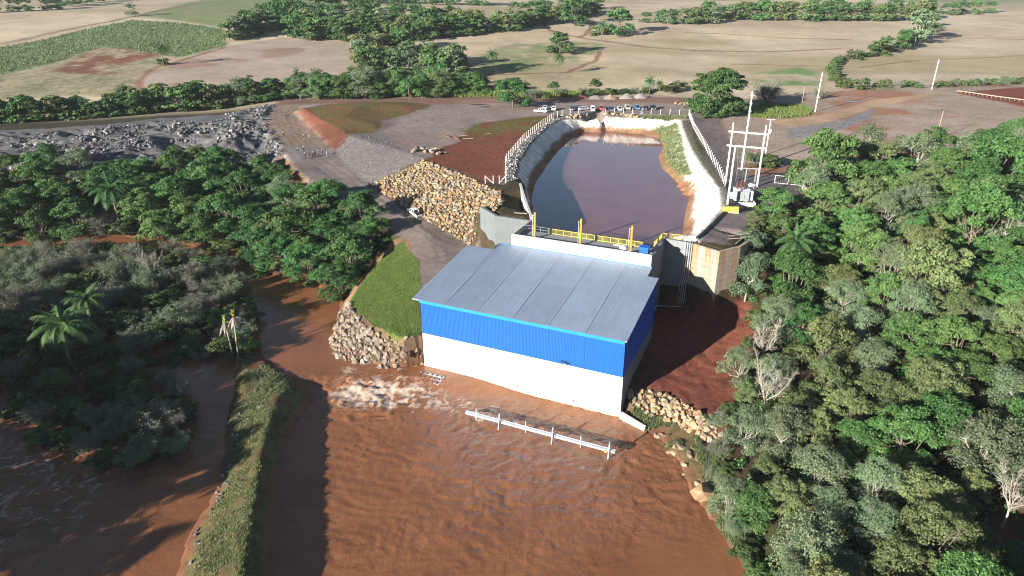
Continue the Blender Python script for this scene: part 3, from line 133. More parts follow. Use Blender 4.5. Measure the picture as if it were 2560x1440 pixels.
ZONES = {'green_crop': ((-314.74,353.28),(-313.3,441.37),(-299.92,495.71),(-290.1,559.23),(-250.02,544.33),(-202.66,512.91),(-178.67,451.86),(-188.3,406.57),(-225.25,426.57),(-251.89,440.98),(-251.25,386.81),(-256.3,355.27),(-281.2,311.96)),
 'weedy_fallow': ((-298.95,311.91),(-256.3,355.27),(-251.25,386.81),(-251.89,440.98),(-229.52,435.26),(-202.07,411.98),(-186.51,382.42),(-190.17,376.48),(-184.82,346.05),(-160.78,310.66),(-195.4,317.44),(-223.78,305.58),(-266.34,273.96)),
 'red_patch': ((-241.33,380.96),(-253.47,434.89),(-230.98,438.23),(-203.13,414.34),(-210.55,387.64),(-198.04,358.73),(-217.88,358.12),(-236.79,366.2)),
 'pasture': ((-299.4,584.61),(-324.46,770.36),(-194.4,839.11),(-153.21,656.94),(-201.19,516.58),(-259.28,558.61)),
 'brown_field': ((-189.7,360.23),(-184.41,382.5),(-178.43,447.17),(-154.52,483.25),(-98.06,466.72),(-72.85,369.97),(-105.24,344.42),(-129.59,315.04),(-161.74,311.64)),
 'green_strip': ((-21.12,397.29),(4.68,420.03),(16.8,467.05),(41.68,470.99),(58.27,468.06),(50.82,430.88),(26.19,389.26),(8.32,369.53),(-18.7,369.17)),
 'green_strip_low': ((-21.03,419.24),(2.58,466.42),(20.41,460.58),(7.02,420.1),(-17.79,397.38)),
 'pasture_east': ((122.65,362.96),(154.7,383.01),(156.84,361.66),(141.8,324.69),(114.61,325.94)),
 'lot': ((-99.01,293.04),(3.41,297.91),(85.62,293.58),(71.81,248.06),(23.64,255.56),(17.34,261.38),(6.54,223.82),(-1.79,188.13),(-1.81,166.91),(-13.77,177.21),(-24.92,191.08),(-53.15,221.01),(-83.33,274.68)),
 'red_strip': ((-104.95,311.07),(3.5,306.09),(87.36,300.03),(83.37,285.31),(36.43,289.17),(-13.16,287.18),(-44.71,278.58),(-82.15,286.76),(-95.08,280.89)),
 'mound_grass': ((-78.83,262.7),(-76.86,279.22),(-62.83,288.85),(-46.59,290.75),(-31.45,282.72),(-37.94,263.37),(-46.18,245.4),(-44.22,236.45),(-45.31,227.22),(-53.15,221.01),(-64.28,238.69)),
 'cut_face': ((-83.07,264.47),(-82.69,274.64),(-67.48,243.16),(-57.12,228.39),(-52.52,220.49),(-53.31,215.42),(-54.88,209.14),(-62.85,223.71),(-72.93,243.99)),
 'gravel_slope': ((-53.15,221.01),(-43.36,221.53),(-24.88,192.68),(-30.2,187.71),(-37.93,180),(-43.66,186.99),(-51.27,201.23),(-55.63,210.78)),
 'red_plateau': ((-24.14,190.16),(-21.83,206.07),(-16.48,216.32),(-15.6,233.02),(-11.35,244.8),(7.42,256.85),(16.48,259.68),(3.53,215.39),(-1.35,190.41),(-1.51,167.91),(-6.61,169.36),(-13.82,177.93)),
 'olive_plateau': ((-17.64,233.02),(-11.35,244.8),(7.42,256.85),(15.55,256.47),(8.18,234.25),(-3.96,226.4),(-12.74,217.47)),
 'road': ((-95.83,283.21),(-87.3,275.26),(-80.77,260.16),(-70.11,238.78),(-60.47,219.41),(-51.12,200.53),(-41.93,183.86),(-37.59,178.07),(-28.61,167.48),(-21.65,159.92),(-14.29,153.24),(-7.76,145.82),(-10.03,130.65),(-18.46,125.52),(-20.82,140.29),(-26.19,149.82),(-32.22,158.23),(-41.71,166.88),(-51.07,176.09),(-60.35,188.79),(-68.12,203.77),(-76.68,221.79),(-87.55,244.1),(-95.54,265.3)),
 'road_tan': ((-95.14,271.13),(-84.08,281.95),(-80.86,259.38),(-65.8,230.12),(-59.08,216.31),(-66.07,216.31),(-75.6,222.55),(-87.08,245.29)),
 'riprap_slope': ((-38.5,180.16),(-30.06,186.68),(-24.92,191.08),(-10.31,171.98),(-2.7,159.58),(-2.19,149.85),(-3.91,145.15),(-8.11,157.81),(-8.07,146.69),(-14.31,153.55),(-21.7,160.42),(-28.68,168.06)),
 'canal': ((3.45,139.95),(3.55,172.9),(0.83,173.63),(1.59,191.43),(6.12,217.75),(12.74,244.1),(17.67,254.76),(25.57,260.56),(47.67,258.04),(65.82,259.23),(56.17,205.23),(53.57,177.61),(51.85,161.37),(47.76,146.9),(36.22,127.62),(33.73,128.17),(5.28,141.17)),
 'canal_path': ((-1.81,166.91),(-1.79,188.13),(3.53,215.39),(14.64,253.21),(25.67,261.8),(25.45,259.2),(17.78,251.92),(12.9,241.53),(6.32,215.88),(1.92,190.95),(1.04,173.78),(3.99,174.24)),
 'canal_grass': ((51.96,251.13),(59.41,249.92),(56.17,227.79),(50.61,197.59),(48.72,180.61),(46.6,188.02),(46.64,204.6),(51.97,230.51)),
 'service_road': ((66.97,259.06),(75.15,252.41),(67.22,205.81),(60.74,178.42),(65.06,175.27),(55.37,145.46),(42.07,125.8),(36.66,127.84),(47.57,146.2),(51.85,161.37),(55.34,190.48)),
 'dirt_hill': ((86.43,293.47),(185.27,320.25),(239.18,330.24),(321.05,351.46),(170.34,176.48),(142.91,188.32),(120.08,179.51),(93.6,192.54),(63.82,171.5),(62,182.58),(75.03,249.35)),
 'hill_grass': ((87.37,271.4),(104.09,283.86),(115.2,279),(115.82,266.67),(108.75,254.56),(97.14,250.79),(86.79,254.67)),
 'hill_tan': ((83.92,254.89),(96.61,249.29),(109.5,252.78),(127.88,268.02),(147.38,286.36),(177.76,297.17),(174.27,290.92),(141.22,270.22),(113.16,244.31),(95.65,235.1),(89.1,248.33)),
 'hill_gravel': ((92.04,232.67),(115.81,243.94),(140.37,268.47),(126.28,244.64),(99.47,221.09),(88.13,218.28)),
 'red_pad': ((187.55,298.07),(225.11,309.86),(278.17,323.42),(213.46,243.26),(194.67,265.01),(191.48,279.03)),
 'substation_pad': ((55.7,173.89),(75.99,178.99),(73.65,166.11),(68.03,157.67),(54.87,143.99),(47.51,145.03)),
 'rubble': ((-216.25,219.77),(-174.39,233.91),(-150.81,240.33),(-129.58,254.63),(-108.86,262.09),(-97.35,288),(-93.7,262.93),(-87.11,244.06),(-76.68,221.79),(-68.74,204.54),(-72.86,203.81),(-83.96,206.99),(-108.24,206.2),(-136.23,202.1),(-202.83,202.14)),
 'rubble_track': ((-211.2,214.13),(-170.75,228.53),(-148,235.34),(-125.87,246.7),(-108.98,247.44),(-102.51,261.26),(-108.86,262.09),(-129.58,254.63),(-150.81,240.33),(-174.39,233.91),(-216.25,219.77)),
 'orange_bank': ((-72.02,205.89),(-68.74,204.54),(-60.35,188.79),(-52.47,177.16),(-60.36,185.3),(-70.32,199.06)),
 'lawn': ((-26,149.76),(-20.91,140.31),(-18.93,128.21),(-17.21,112.03),(-20.87,112.02),(-27.06,117.2),(-35.15,129.53),(-32.97,135.1),(-29.64,147.12)),
 'lawn_rim': ((-26.32,150.8),(-24.4,150.56),(-20.12,138.15),(-16.8,111.92),(-20.82,111.42),(-27.36,116.41),(-37.58,133.88),(-35.23,140.88),(-30.51,149.44)),
 'rock_toe': ((-37.58,133.88),(-27.36,116.41),(-20.82,111.42),(-16.78,111.96),(-16.35,108.63),(-20.68,108.1),(-28.59,110.8),(-32.65,112.16),(-35.98,117.19),(-36.93,130.36)),
 'red_ground': ((17.55,95.75),(21.2,98.96),(23.12,106.93),(28.74,128.8),(35.04,125.43),(40.68,121.64),(47.91,125.57),(46.15,115.42),(40.6,100.15),(33.01,87.42),(30.91,91.47),(27.58,96.93),(21.93,99.3)),
 'rock_step': ((19.84,99.24),(21.96,99.52),(27.64,97.23),(31.26,91.6),(33.18,87.61),(32.07,85.79),(29.38,88.51),(26.61,91.72),(20.5,95.75),(19.04,97.57)),
 'river_bank': ((18.93,96.18),(20.83,96.11),(26.61,91.72),(32.09,85.87),(30.24,73.21),(30.72,62.69),(29.51,61.82),(27.39,70.29),(25.88,76.21),(24.98,83.78),(21.57,91.35)),
 'spit': ((-52.76,113.5),(-43.34,109.99),(-36.77,104.92),(-34.1,102.51),(-35.32,94.51),(-35.46,88.23),(-34.56,81.3),(-32.3,71.74),(-29.89,61.69),(-27.29,53.28),(-38.19,52.89),(-41.37,61.67),(-42.28,66.93),(-42.66,72.14),(-42.23,77.44),(-44.1,84.59),(-46.64,92.37),(-48.46,100.76)),
 'woods_floor': ((60.19,69.77),(65.33,69.64),(56.41,55.4),(48.51,57))}
TRACKS = {'field_track': ((23.77,542.7),(28.57,509.49),(44.68,491.12),(63.03,475.06),(85.25,452.14),(117.2,439.48),(149.73,434.37),(201.96,443.72)),
 'field_track_b': ((61.97,567.22),(57.43,528.76),(49.96,498.37),(44.68,491.12)),
 'contour_a': ((78.74,511.51),(142.96,509.65),(181.46,491.06),(225.86,481.11)),
 'contour_b': ((121.5,394.51),(146.29,389.65),(164.67,386.49)),
 'contour_c': ((-20.44,362.75),(4.11,365.13),(29.27,371.65),(47.94,408.61),(53.37,436.45)),
 'contour_d': ((262.87,502.74),(299.94,485.45),(336.49,475.99)),
 'contour_e': ((185.21,379.31),(230.07,403.76),(295.08,413.6)),
 'field_edge': ((-321.86,454.25),(-309.85,513.28),(-300.03,579.42),(-303.18,737.96)),
 'field_edge_b': ((-161.74,311.64),(-180.62,341.39),(-189.12,374.23),(-176.73,442.63)),
 'lot_drive': ((-89.15,277.21),(-61.99,284.85),(-29.58,286.81),(3.25,283.28),(35.74,283.28),(67.61,280.57),(79.38,265.07),(89.1,248.33)),
 'lot_drive_b': ((-21.12,283.28),(-4.54,262.64),(7.57,262.53),(18.72,271.11),(51.01,277.55)),
 'lot_drive_c': ((-44.17,275.07),(-31.84,250.1),(-21.42,229.68),(-22.64,214.52),(-33.45,219.92)),
 'road_rut': ((-91.74,275.28),(-85.38,252.2),(-71.67,222.48),(-60.99,201.96),(-49.02,185.83),(-37.82,173.31),(-26.72,161.02),(-17.78,150.08),(-15.03,140)),
 'road_rut_b': ((-86.76,282.78),(-85,263.22),(-72.76,233.33),(-60.78,210.5),(-47.77,190.45),(-34.67,173.3),(-21.45,157.99),(-14.02,149.69))}
PEOPLE_SPOTS = ((-83.22,255.29,19.95),(-82.39,255.07,19.94),(-75.61,235.08,19.45),(-75.58,226.33,19.14),(-67.72,222.1,19.03),(-65.63,221.18,19.01),(-64.92,205.99,18.36),(-63.69,207.54,18.41),(-62.13,207.2,18.37),(-61.63,201.46,18.05),(-60.41,201.68,18.04),(-59.63,202.5,18.07),(-59.09,203,18.08),(-58.56,204.18,18.14),(-57.3,204.49,18.13),(-55.6,203.55,18.04),(-38.5,293.94,20.25),(50.53,268.42,20.24))
CAR_SPOTS = ((11.02,265.34,20.25),(12.83,272.12,20.22),(16.41,270.8,20.23),(23.79,269.6,20.24),(27.58,270.42,20.24),(31.47,270.74,20.13),(34.94,272.22,19.87),(38.45,269.18,20.23),(41.7,269.51,20.23),(45.17,272.13,20.22),(48.83,272.13,20.22),(51.97,270.82,20.22),(55.04,271.54,20.24),(-24.33,162.49,13.22))
POLE_SPOTS = ((114.88,263.2,21),(183.12,307.07,22.59),(132.09,212.71,21),(117.25,282.27,21),(74.21,198.11,20.06))
SUBSTATION_POLES = ((61.82,180.55,19.99),(53.62,166.91,20.06),(61.21,165.72,19.68),(49.3,150.08,19.91))
SUBSTATION_SPOTS = {'transformer': (53.59,154.5,19.11),
 'bay': (59.16,169.14,19.85),
 'yellow_box': (48.55,145.22,19.68),
 'gate': ((66.7,169.06,19.56),(72.93,167.43,19.29),(71.06,160.14,18.88)),
 'rail': ((58.27,152.63,18.24),(60.77,164.34,19.66))}
FENCES = {'west': ((-1.51,167.24,20.18),(-1.79,188.13,20.29),(3.53,215.39,20.3),(8.86,234.24,20.3),(15.08,253.2,20.3)),
 'north': ((15.08,253.2,20.3),(18.23,258.82,20.29),(25.71,262.32,20.26),(36.41,263.13,20.26),(48.54,263.13,20.26),(66.1,259.18,20.38)),
 'east': ((65.72,257.56,20.37),(61.97,235.25,20.37),(58.17,205.07,20.36),(54.62,176.81,20.21),(52.52,163.75,20.04))}
GATE_SPOTS = ((-6.74,167.11,20.01),(-4.72,166.79,20.1),(-3.21,166.66,20.13),(-1.61,166.91,20.17))
BATTER = ((188.01,296.85,22.76),(199.84,272.63,22.88),(185.08,293.86,22.72))
STONE_ROWS = {'spit': ((-46.24,97.85,1.7),(-43.35,88.06,1.53),(-41.63,80.81,1.17),(-41.13,71.38,0.75),(-40.62,63.87,0.58),(-40.67,61.6,0.32)),
 'shore': ((23.09,89.91,0.16),(24.37,87.47,0.28),(25.42,83.08,0.07),(25.81,79.19,0.31)),
 'big': ((26.92,75.61,0.48),),
 'lot_pile_a': ((29.55,300.67,20.02),(35.75,297.86,20.12)),
 'lot_pile_b': ((41.69,297.69,20.15),(54.78,299.62,20.18)),
 'lot_row': ((66.42,286.26,20.35),(74.4,282.01,20.41),(85.07,277.02,20.61)),
 'plateau': ((-27.57,203.48,20.24),(-20.54,198.76,20.15)),
 'canal_back': ((20.54,253.79,20.19),(33.81,265.8,17.97),(46.44,254.88,19.7)),
 'pit': ((-148.31,226.2,18.48),(-136.91,228.28,18.3)),
 'mound': ((-97.02,228.48,17.73),(-91.43,226.78,19.42))}
LEANING_STICKS = ((41.42,127.77,19.54),(45.66,128.5,19.26),(40.76,131.27,19.54))
TREES = {'east_woods': (('L',59.2,147.7,4.3,8.78),('L',57.6,138.2,4.51,9.23),('L',69.6,146.3,5.17,10.57),('G',87,142.4,5.27,11.69),('D',91.9,128.5,6.79,13.89),('O',80.2,125.7,5.15,10.99),('L',72.9,137,4.91,10.04),('P',57.6,130.2,4.25,8.41),('D',54.8,121,5.64,11.54),('O',62.8,119.9,4.44,9.46),('G',72.4,120.1,4.42,9.82),('O',74.2,110.8,6.24,13.31),('G',49.2,130.9,4.12,9.16),('G',46.9,124.2,4.6,10.2),('G',48.9,111.6,4.23,9.4),('D',52.9,110.2,3.82,7.82),('G',60.8,113.2,4.15,9.23),('G',59.7,104.4,4.32,9.61),('B',44,104,4.2,10.06),('O',51.4,98.4,4.81,10.27),('L',65.7,99.1,4.31,8.8),('L',69.5,94,4.57,9.36),('O',74.2,102.5,4.38,9.34),('G',77.4,99.9,3.46,7.69),('D',64.9,89.7,4.44,9.06),('D',68.2,88,4.06,8.3),('G',57.9,95.4,3.72,8.27),('O',78.4,94.1,4.08,8.69),('D',87.5,108.4,5.05,10.34),('D',91,117.5,4.66,9.53),('G',39,100.8,3.44,7.64),('G',43.3,96.3,3.48,7.72),('O',49.5,91.6,3.94,8.42),('L',73.4,90.3,3.52,7.19),('B',39.4,89.4,4.06,9.72),('G',35.2,84,3.44,7.66),('O',43.3,87,3.52,7.52),('O',49.2,85,3.88,8.28),('D',53.3,76.2,4.78,9.76),('D',59.4,77.4,4.26,8.7),('G',60.4,70.6,4.59,10.18),('G',41.4,72.8,4.01,8.92),('G',38.9,80.3,3.6,8.02),('G',28.9,71.5,2.7,5.98),('L',31.9,69.9,3.16,6.47),('O',35.6,69.9,2.76,5.89),('G',39.9,66.2,3.01,6.7),('G',46.5,68.2,3.19,7.08),('G',43.8,62.9,3.14,6.97),('O',50.4,63.7,4.55,9.71),('G',35.2,60.9,4.5,9.99),('O',47.3,57.8,4.16,8.88),('O',53.1,58.9,2.63,5.61),('G',33.3,58.4,2.91,6.47),('G',37.6,57.4,3.2,7.1),('O',42.9,55.4,3.31,7.06),('B',58.1,62,3.28,7.86),('D',54.9,54.8,1.64,3.35),('G',69.9,80.9,3.86,8.57),('O',55.6,88,3.81,8.12),('D',48.8,78.6,3.25,6.64),('L',75.8,164,7.6,15.52),('O',92.6,171.5,5.38,11.49),('D',86.1,160.4,6.04,12.34),('D',93.5,162.4,5.86,11.98),('G',106.1,176.7,6.04,13.4),('O',93.4,154.1,5.15,10.99),('D',106,162.9,6.11,12.5),('D',117,161.9,7.98,16.3),('D',135.9,183.6,6.77,13.83),('D',109.3,155.7,5.42,11.08),('L',101.5,150,5.25,10.74),('D',109,145.4,6.1,12.45),('L',84,148.6,5,10.24),('D',92.5,142.8,5.05,10.34),('O',51.7,138,2.34,5.01),('U',68.3,185.9,4.16,4.63),('U',71.5,185.6,3.33,3.7),('L',83.5,101.9,3.68,7.52),('D',84.3,113.9,3.67,7.48),('G',63.1,67.9,3.11,6.9),('O',71,77.4,3.73,7.95),('D',99.1,119.5,5.63,11.51),('D',119.1,148.1,6.72,13.74),('O',82.5,93.7,4.66,9.93),('G',63.6,63.4,3.54,7.86),('U',35.9,92.5,2.12,2.35),('S',32.5,89.4,2.07,2.39),('S',31.5,84.2,1.99,2.3),('U',31,79.3,1.9,2.11),('S',29.3,79.1,1.46,1.69),('U',29.6,64.4,2.15,2.39),('U',30.4,61.3,2.08,2.31),('S',29.3,68.4,1.71,1.98),('L',97.1,108.3,4.64,10.06),('G',131.6,173.5,5.16,14.02),('L',70.4,128.5,5.01,12.54),('G',82.9,167.3,4.37,11.57),('G',98.1,186.1,4.83,13.1),('G',95.1,95.9,4.49,11.02),('G',146.6,178.7,3.65,8.35),('G',119.6,137.4,4.07,9.82),('L',149.5,174.1,3.63,8.94),('L',37.3,48.6,3.81,9.49),('L',112.2,182.1,5.02,11.73),('O',104.8,125.3,5.12,13.26),('L',62.5,54.5,4.05,9.22),('G',140,175.2,4.95,13.57),('O',99.4,158.4,3.93,9.79),('L',115.5,131.1,4.94,10.61),('L',133.6,164.3,4.31,10.54),('G',70.7,67.5,4.59,10.79),('O',101.4,141.8,4.53,10.51),('D',83.5,82.1,3.89,9.5),('L',126.5,165.9,3.65,8.6),('G',78.4,152.4,3.98,9.38),('O',61,84.1,4.48,10.12),('G',131.8,143,4.95,12.25),('O',120.6,173.5,4.82,10.47),('O',140.5,167.7,4.09,10.48),('L',109.1,118.6,3.65,9.22),('L',87.7,182.1,3.68,8.53),('L',98.8,174.9,3.79,8.67),('L',114.9,168.4,3.76,9.51),('G',80.2,138.3,4.47,11.3),('O',139.6,154.8,4.18,9.36),('L',88.7,97.6,4.07,9.06),('L',45.6,44.4,4.26,8.88),('G',106.1,136.4,4.37,10.35),('L',67,111,3.84,9.64),('L',145.9,164.5,3.9,9.15),('D',83.1,175,4.35,10.12),('G',120.6,181.8,4.29,10.91),('G',70.1,154.4,4.23,10.08),('O',125.1,134.1,4.21,9.21),('O',133.5,152.2,4.63,10.64),('O',105.5,108.8,4.13,9.16),('G',77.3,77.4,4.63,11.12),('G',127.6,156.9,5.11,11.56),('O',34.1,53.4,3.67,8.56),('G',105.6,183.9,3.8,8.7),('O',95.3,136.3,4.25,10.06),('O',94.2,179,4.39,11.42),('O',87.9,134.6,3.67,8.62),('L',64,135.5,4.2,8.76),('G',158.7,175.6,4.11,11.17),('O',77.4,145.3,4.79,12.58),('D',47.7,50.7,4.11,8.81),('O',55.8,47.1,5.12,12.43),('G',78,84.6,3.8,10.36),('O',75.7,71.4,3.79,8.58),('D',127.7,181.3,5,12.03),('G',126.9,149.7,4.71,11.63),('O',114.7,122.6,4.45,10.82),('G',99.4,101.2,4.3,9.88),('L',67.2,73,3.95,9.15),('G',68.1,104.9,4.12,10.25),('D',82.6,132,3.61,8.31),('D',100.9,167.7,3.75,7.97),('G',101.2,132.4,3.7,8.89),('U',50.2,105.6,2.11,2.67),('U',47.2,117.2,2.6,3.57),('U',90.2,103.2,2.22,2.94),('U',113.8,151.1,1.89,2.36),('L',125,144.8,1.87,3.93),('U',123,161,1.83,2.24),('U',87.1,90.7,2,2.33),('U',119.2,126.9,1.9,2.55),('U',32.3,48.8,2.32,2.8),('U',67.1,116.2,2.26,2.75),('U',121.4,155.7,2.35,2.7),('U',111,134.5,1.85,2.15),('U',146.5,170.4,1.84,2.1),('O',64.9,125.4,2.21,5.24),('U',116.2,155.8,2.07,2.57),('O',51.4,69.3,2.34,5.29),('U',75.9,157,2.07,2.5),('L',150.7,169,2.53,5.69),('O',145.6,159.5,1.95,4.73),('L',80.3,105.8,2.39,5.97),('U',87.4,87.4,1.81,2.07),('U',66.1,78.2,1.88,2.45),('O',38.4,94.8,1.87,4.73),('U',64.7,142.8,1.81,2.47),('U',83.3,180.5,1.87,2.15),('L',87.8,152.8,1.84,3.95),('U',155.5,171.1,2.02,2.49),('L',70.4,61.7,1.98,4.79),('U',79.3,118.3,1.89,2.23),('L',85.9,119.7,2.3,5.39),('L',138.7,161.1,2.22,5.4),('L',46.9,72.5,1.84,3.87),('U',77.5,170.2,2.34,2.66),('U',53.3,103.9,2.24,3),('U',97.4,125.4,2.11,2.61),('O',35.2,75.8,2.16,5.09),('L',94.4,113.5,1.87,4.3),('U',81.1,110.4,1.93,2.54),('U',105.6,131.2,1.95,2.26),('L',103.8,171.2,1.89,4.17),('L',142.1,180.8,1.89,4.09),('O',44.3,81.8,2.5,6.36),('U',112.2,175,2.18,2.62),('U',109.6,131.2,2.02,2.45),('O',56.6,66.5,2.15,5.34),('U',122.7,141.5,2.04,2.77),('L',55.5,81.4,2.26,4.95),('O',121,130.7,1.82,4.79),('L',55.3,114.4,1.91,4.07),('U',87.8,123.7,2.11,2.85),('U',103.5,115.2,2.15,2.87),('O',135,158,2.23,5.29),('U',57.2,57.6,2.08,2.61),('U',77,116.2,1.9,2.2),('U',115.4,140.4,2.05,2.77),('L',64.5,130.1,2.47,5.31),('U',126.3,170.9,2.15,2.82),('L',68.2,59.3,2.08,4.76),('O',60.3,124.9,2.05,4.73),('U',51.7,55.3,2.21,2.87),('U',29.4,53.4,2.12,2.48),('U',90.9,92.1,2.18,2.85),('U',43.3,109.5,1.82,2.19),('L',45.4,75.5,1.8,4.4),('U',91.9,122.6,1.82,2.33),('U',108.6,170.5,2.14,2.91)),
 'north_bank': (('D',-137.5,180.1,6.58,13.82),('D',-148.6,199.5,4.63,9.72),('L',-138.2,195.2,6.16,12.96),('D',-130,190.3,5.82,12.22),('G',-129.8,200.5,5.75,13.12),('D',-122,181.1,6.37,13.39),('P',-111.2,183.9,6.37,11.84),('L',-103.5,182.7,6.39,13.44),('D',-95.2,185.3,7.21,15.15),('L',-87.7,193.1,6.9,14.49),('D',-99.8,200.1,5.74,12.04),('D',-87.1,199.9,6.27,13.16),('D',-77.3,175.7,6.91,14.52),('D',-68.3,171.2,6.29,13.2),('D',-75.1,187.1,5.95,12.5),('L',-56.4,161.8,7.12,14.95),('D',-51,169.6,6.64,13.93),('D',-43.8,159.5,6.34,13.31),('D',-37.5,146.4,6.34,13.31),('D',-36.7,160.2,5.4,11.34),('D',-38.1,139.2,4.89,10.27),('G',-63.5,181.5,4.53,10.35),('D',-57.6,156.1,5.38,11.31),('D',-83.1,172.9,5.39,11.32),('L',-97,176.9,5.27,11.06),('D',-48.4,149.3,5.4,11.35),('D',-33,152.6,4.77,10.03),('D',-120.1,194.8,5.9,12.39),('D',-112.5,195.7,5.66,11.89),('D',-129.9,178.9,5.31,11.17),('S',-117,182.4,5.44,6.45),('U',-97.5,211.9,4.31,4.92),('U',-82.7,204.2,4.47,5.11),('D',-74.2,198.1,4.06,8.53),('D',-46.9,169,4.69,9.85),('D',-58.2,174.4,5.35,11.23),('D',-62.1,159.4,5.26,11.04),('D',-150.4,188.9,6.55,13.77),('D',-146,177.4,6.27,13.16),('D',-105.5,192.9,5.86,12.32),('L',-89.5,180.8,5.59,11.74),('U',-76.2,169.2,4.14,4.73),('U',-68.4,162.1,3.29,3.75),('U',-57,155.4,3.84,4.39),('U',-45.2,147.5,3.68,4.2),('U',-139.6,178.6,3.82,4.36),('D',-138.4,187.1,6,12.6),('D',-137.6,200.5,4.63,9.73),('U',-109.9,181.6,4.38,5.01),('U',-93.1,179.2,4.34,4.95),('O',-164.4,181.6,4.04,10.17),('D',-71.3,178.9,3.36,8.23),('O',-177.3,197.8,3.02,7.65),('L',-142.8,191.4,3.33,7.85),('D',-157.1,196.9,3.52,7.3),('D',-115,190.3,3,7.29),('D',-158.3,181.5,3.13,7.18),('D',-166.7,191.3,3.75,7.8),('L',-156.9,185.5,3.27,6.92),('O',-161.5,186.9,3.73,9.75),('D',-72.3,193.2,3.11,6.9),('D',-95.5,191.9,3.07,6.99),('O',-162.2,199.9,3.87,10.09),('O',-169,196.7,3.45,7.69),('L',-117.6,201.7,3.27,7.29),('D',-155.5,192.4,3.44,7.39),('L',-173.2,189.4,3.66,8.57),('L',-80.5,182.2,3.31,7.16),('D',-144.4,185.5,3.2,7.13),('L',-49.9,155.3,3.7,9.03),('D',-170.1,184.4,3.28,7.93),('O',-161.4,194.7,3.58,9.18),('O',-93.9,203.1,3.2,7.44),('D',-70.5,183.5,3.24,7.13),('O',-123.3,188.4,3.11,6.75),('O',-49.4,162.9,3.36,8.18),('D',-80.4,196.5,3.51,8.54),('D',-41.7,152.1,4,8.7),('O',-63.2,165.6,3.91,9.33),('D',-154.4,179.5,3.48,7.25),('O',-128.2,184.5,3.2,8.05),('D',-63.3,186.9,3.48,7.44),('L',-69.4,189.2,3.61,8.35),('L',-110.4,201.9,3.77,8.68),('D',-80.3,191.3,3.31,8.19),('D',-143.2,200.5,3.3,8.33),('L',-148.9,182.4,3.09,7.04),('D',-68.2,194.8,3.17,7.15),('L',-87.9,186.8,3.09,6.77),('O',-64,175.7,3.28,7.23),('D',-94.8,196.5,3.8,9.51),('L',-122.2,200.7,3.33,8.27),('L',-83.2,187.6,3.2,7.8),('D',-105.5,203.1,3.73,8.14),('D',-101.5,188.6,3.21,7.74),('D',-168.3,178.6,3.18,7.75),('D',-176.1,193.5,3.35,7.27),('L',-58.2,180.9,2,4.95),('U',-118.9,188.3,2.24,2.75),('U',-62.4,170.2,1.64,2.17),('U',-146.3,193.8,1.51,1.96),('U',-144.1,195.8,1.67,2.05),('L',-76.5,193.4,2.04,4.65),('U',-107.2,198.9,1.52,2.03),('U',-173.3,196.7,1.75,2.38),('U',-78.4,200.3,1.6,2.01)),
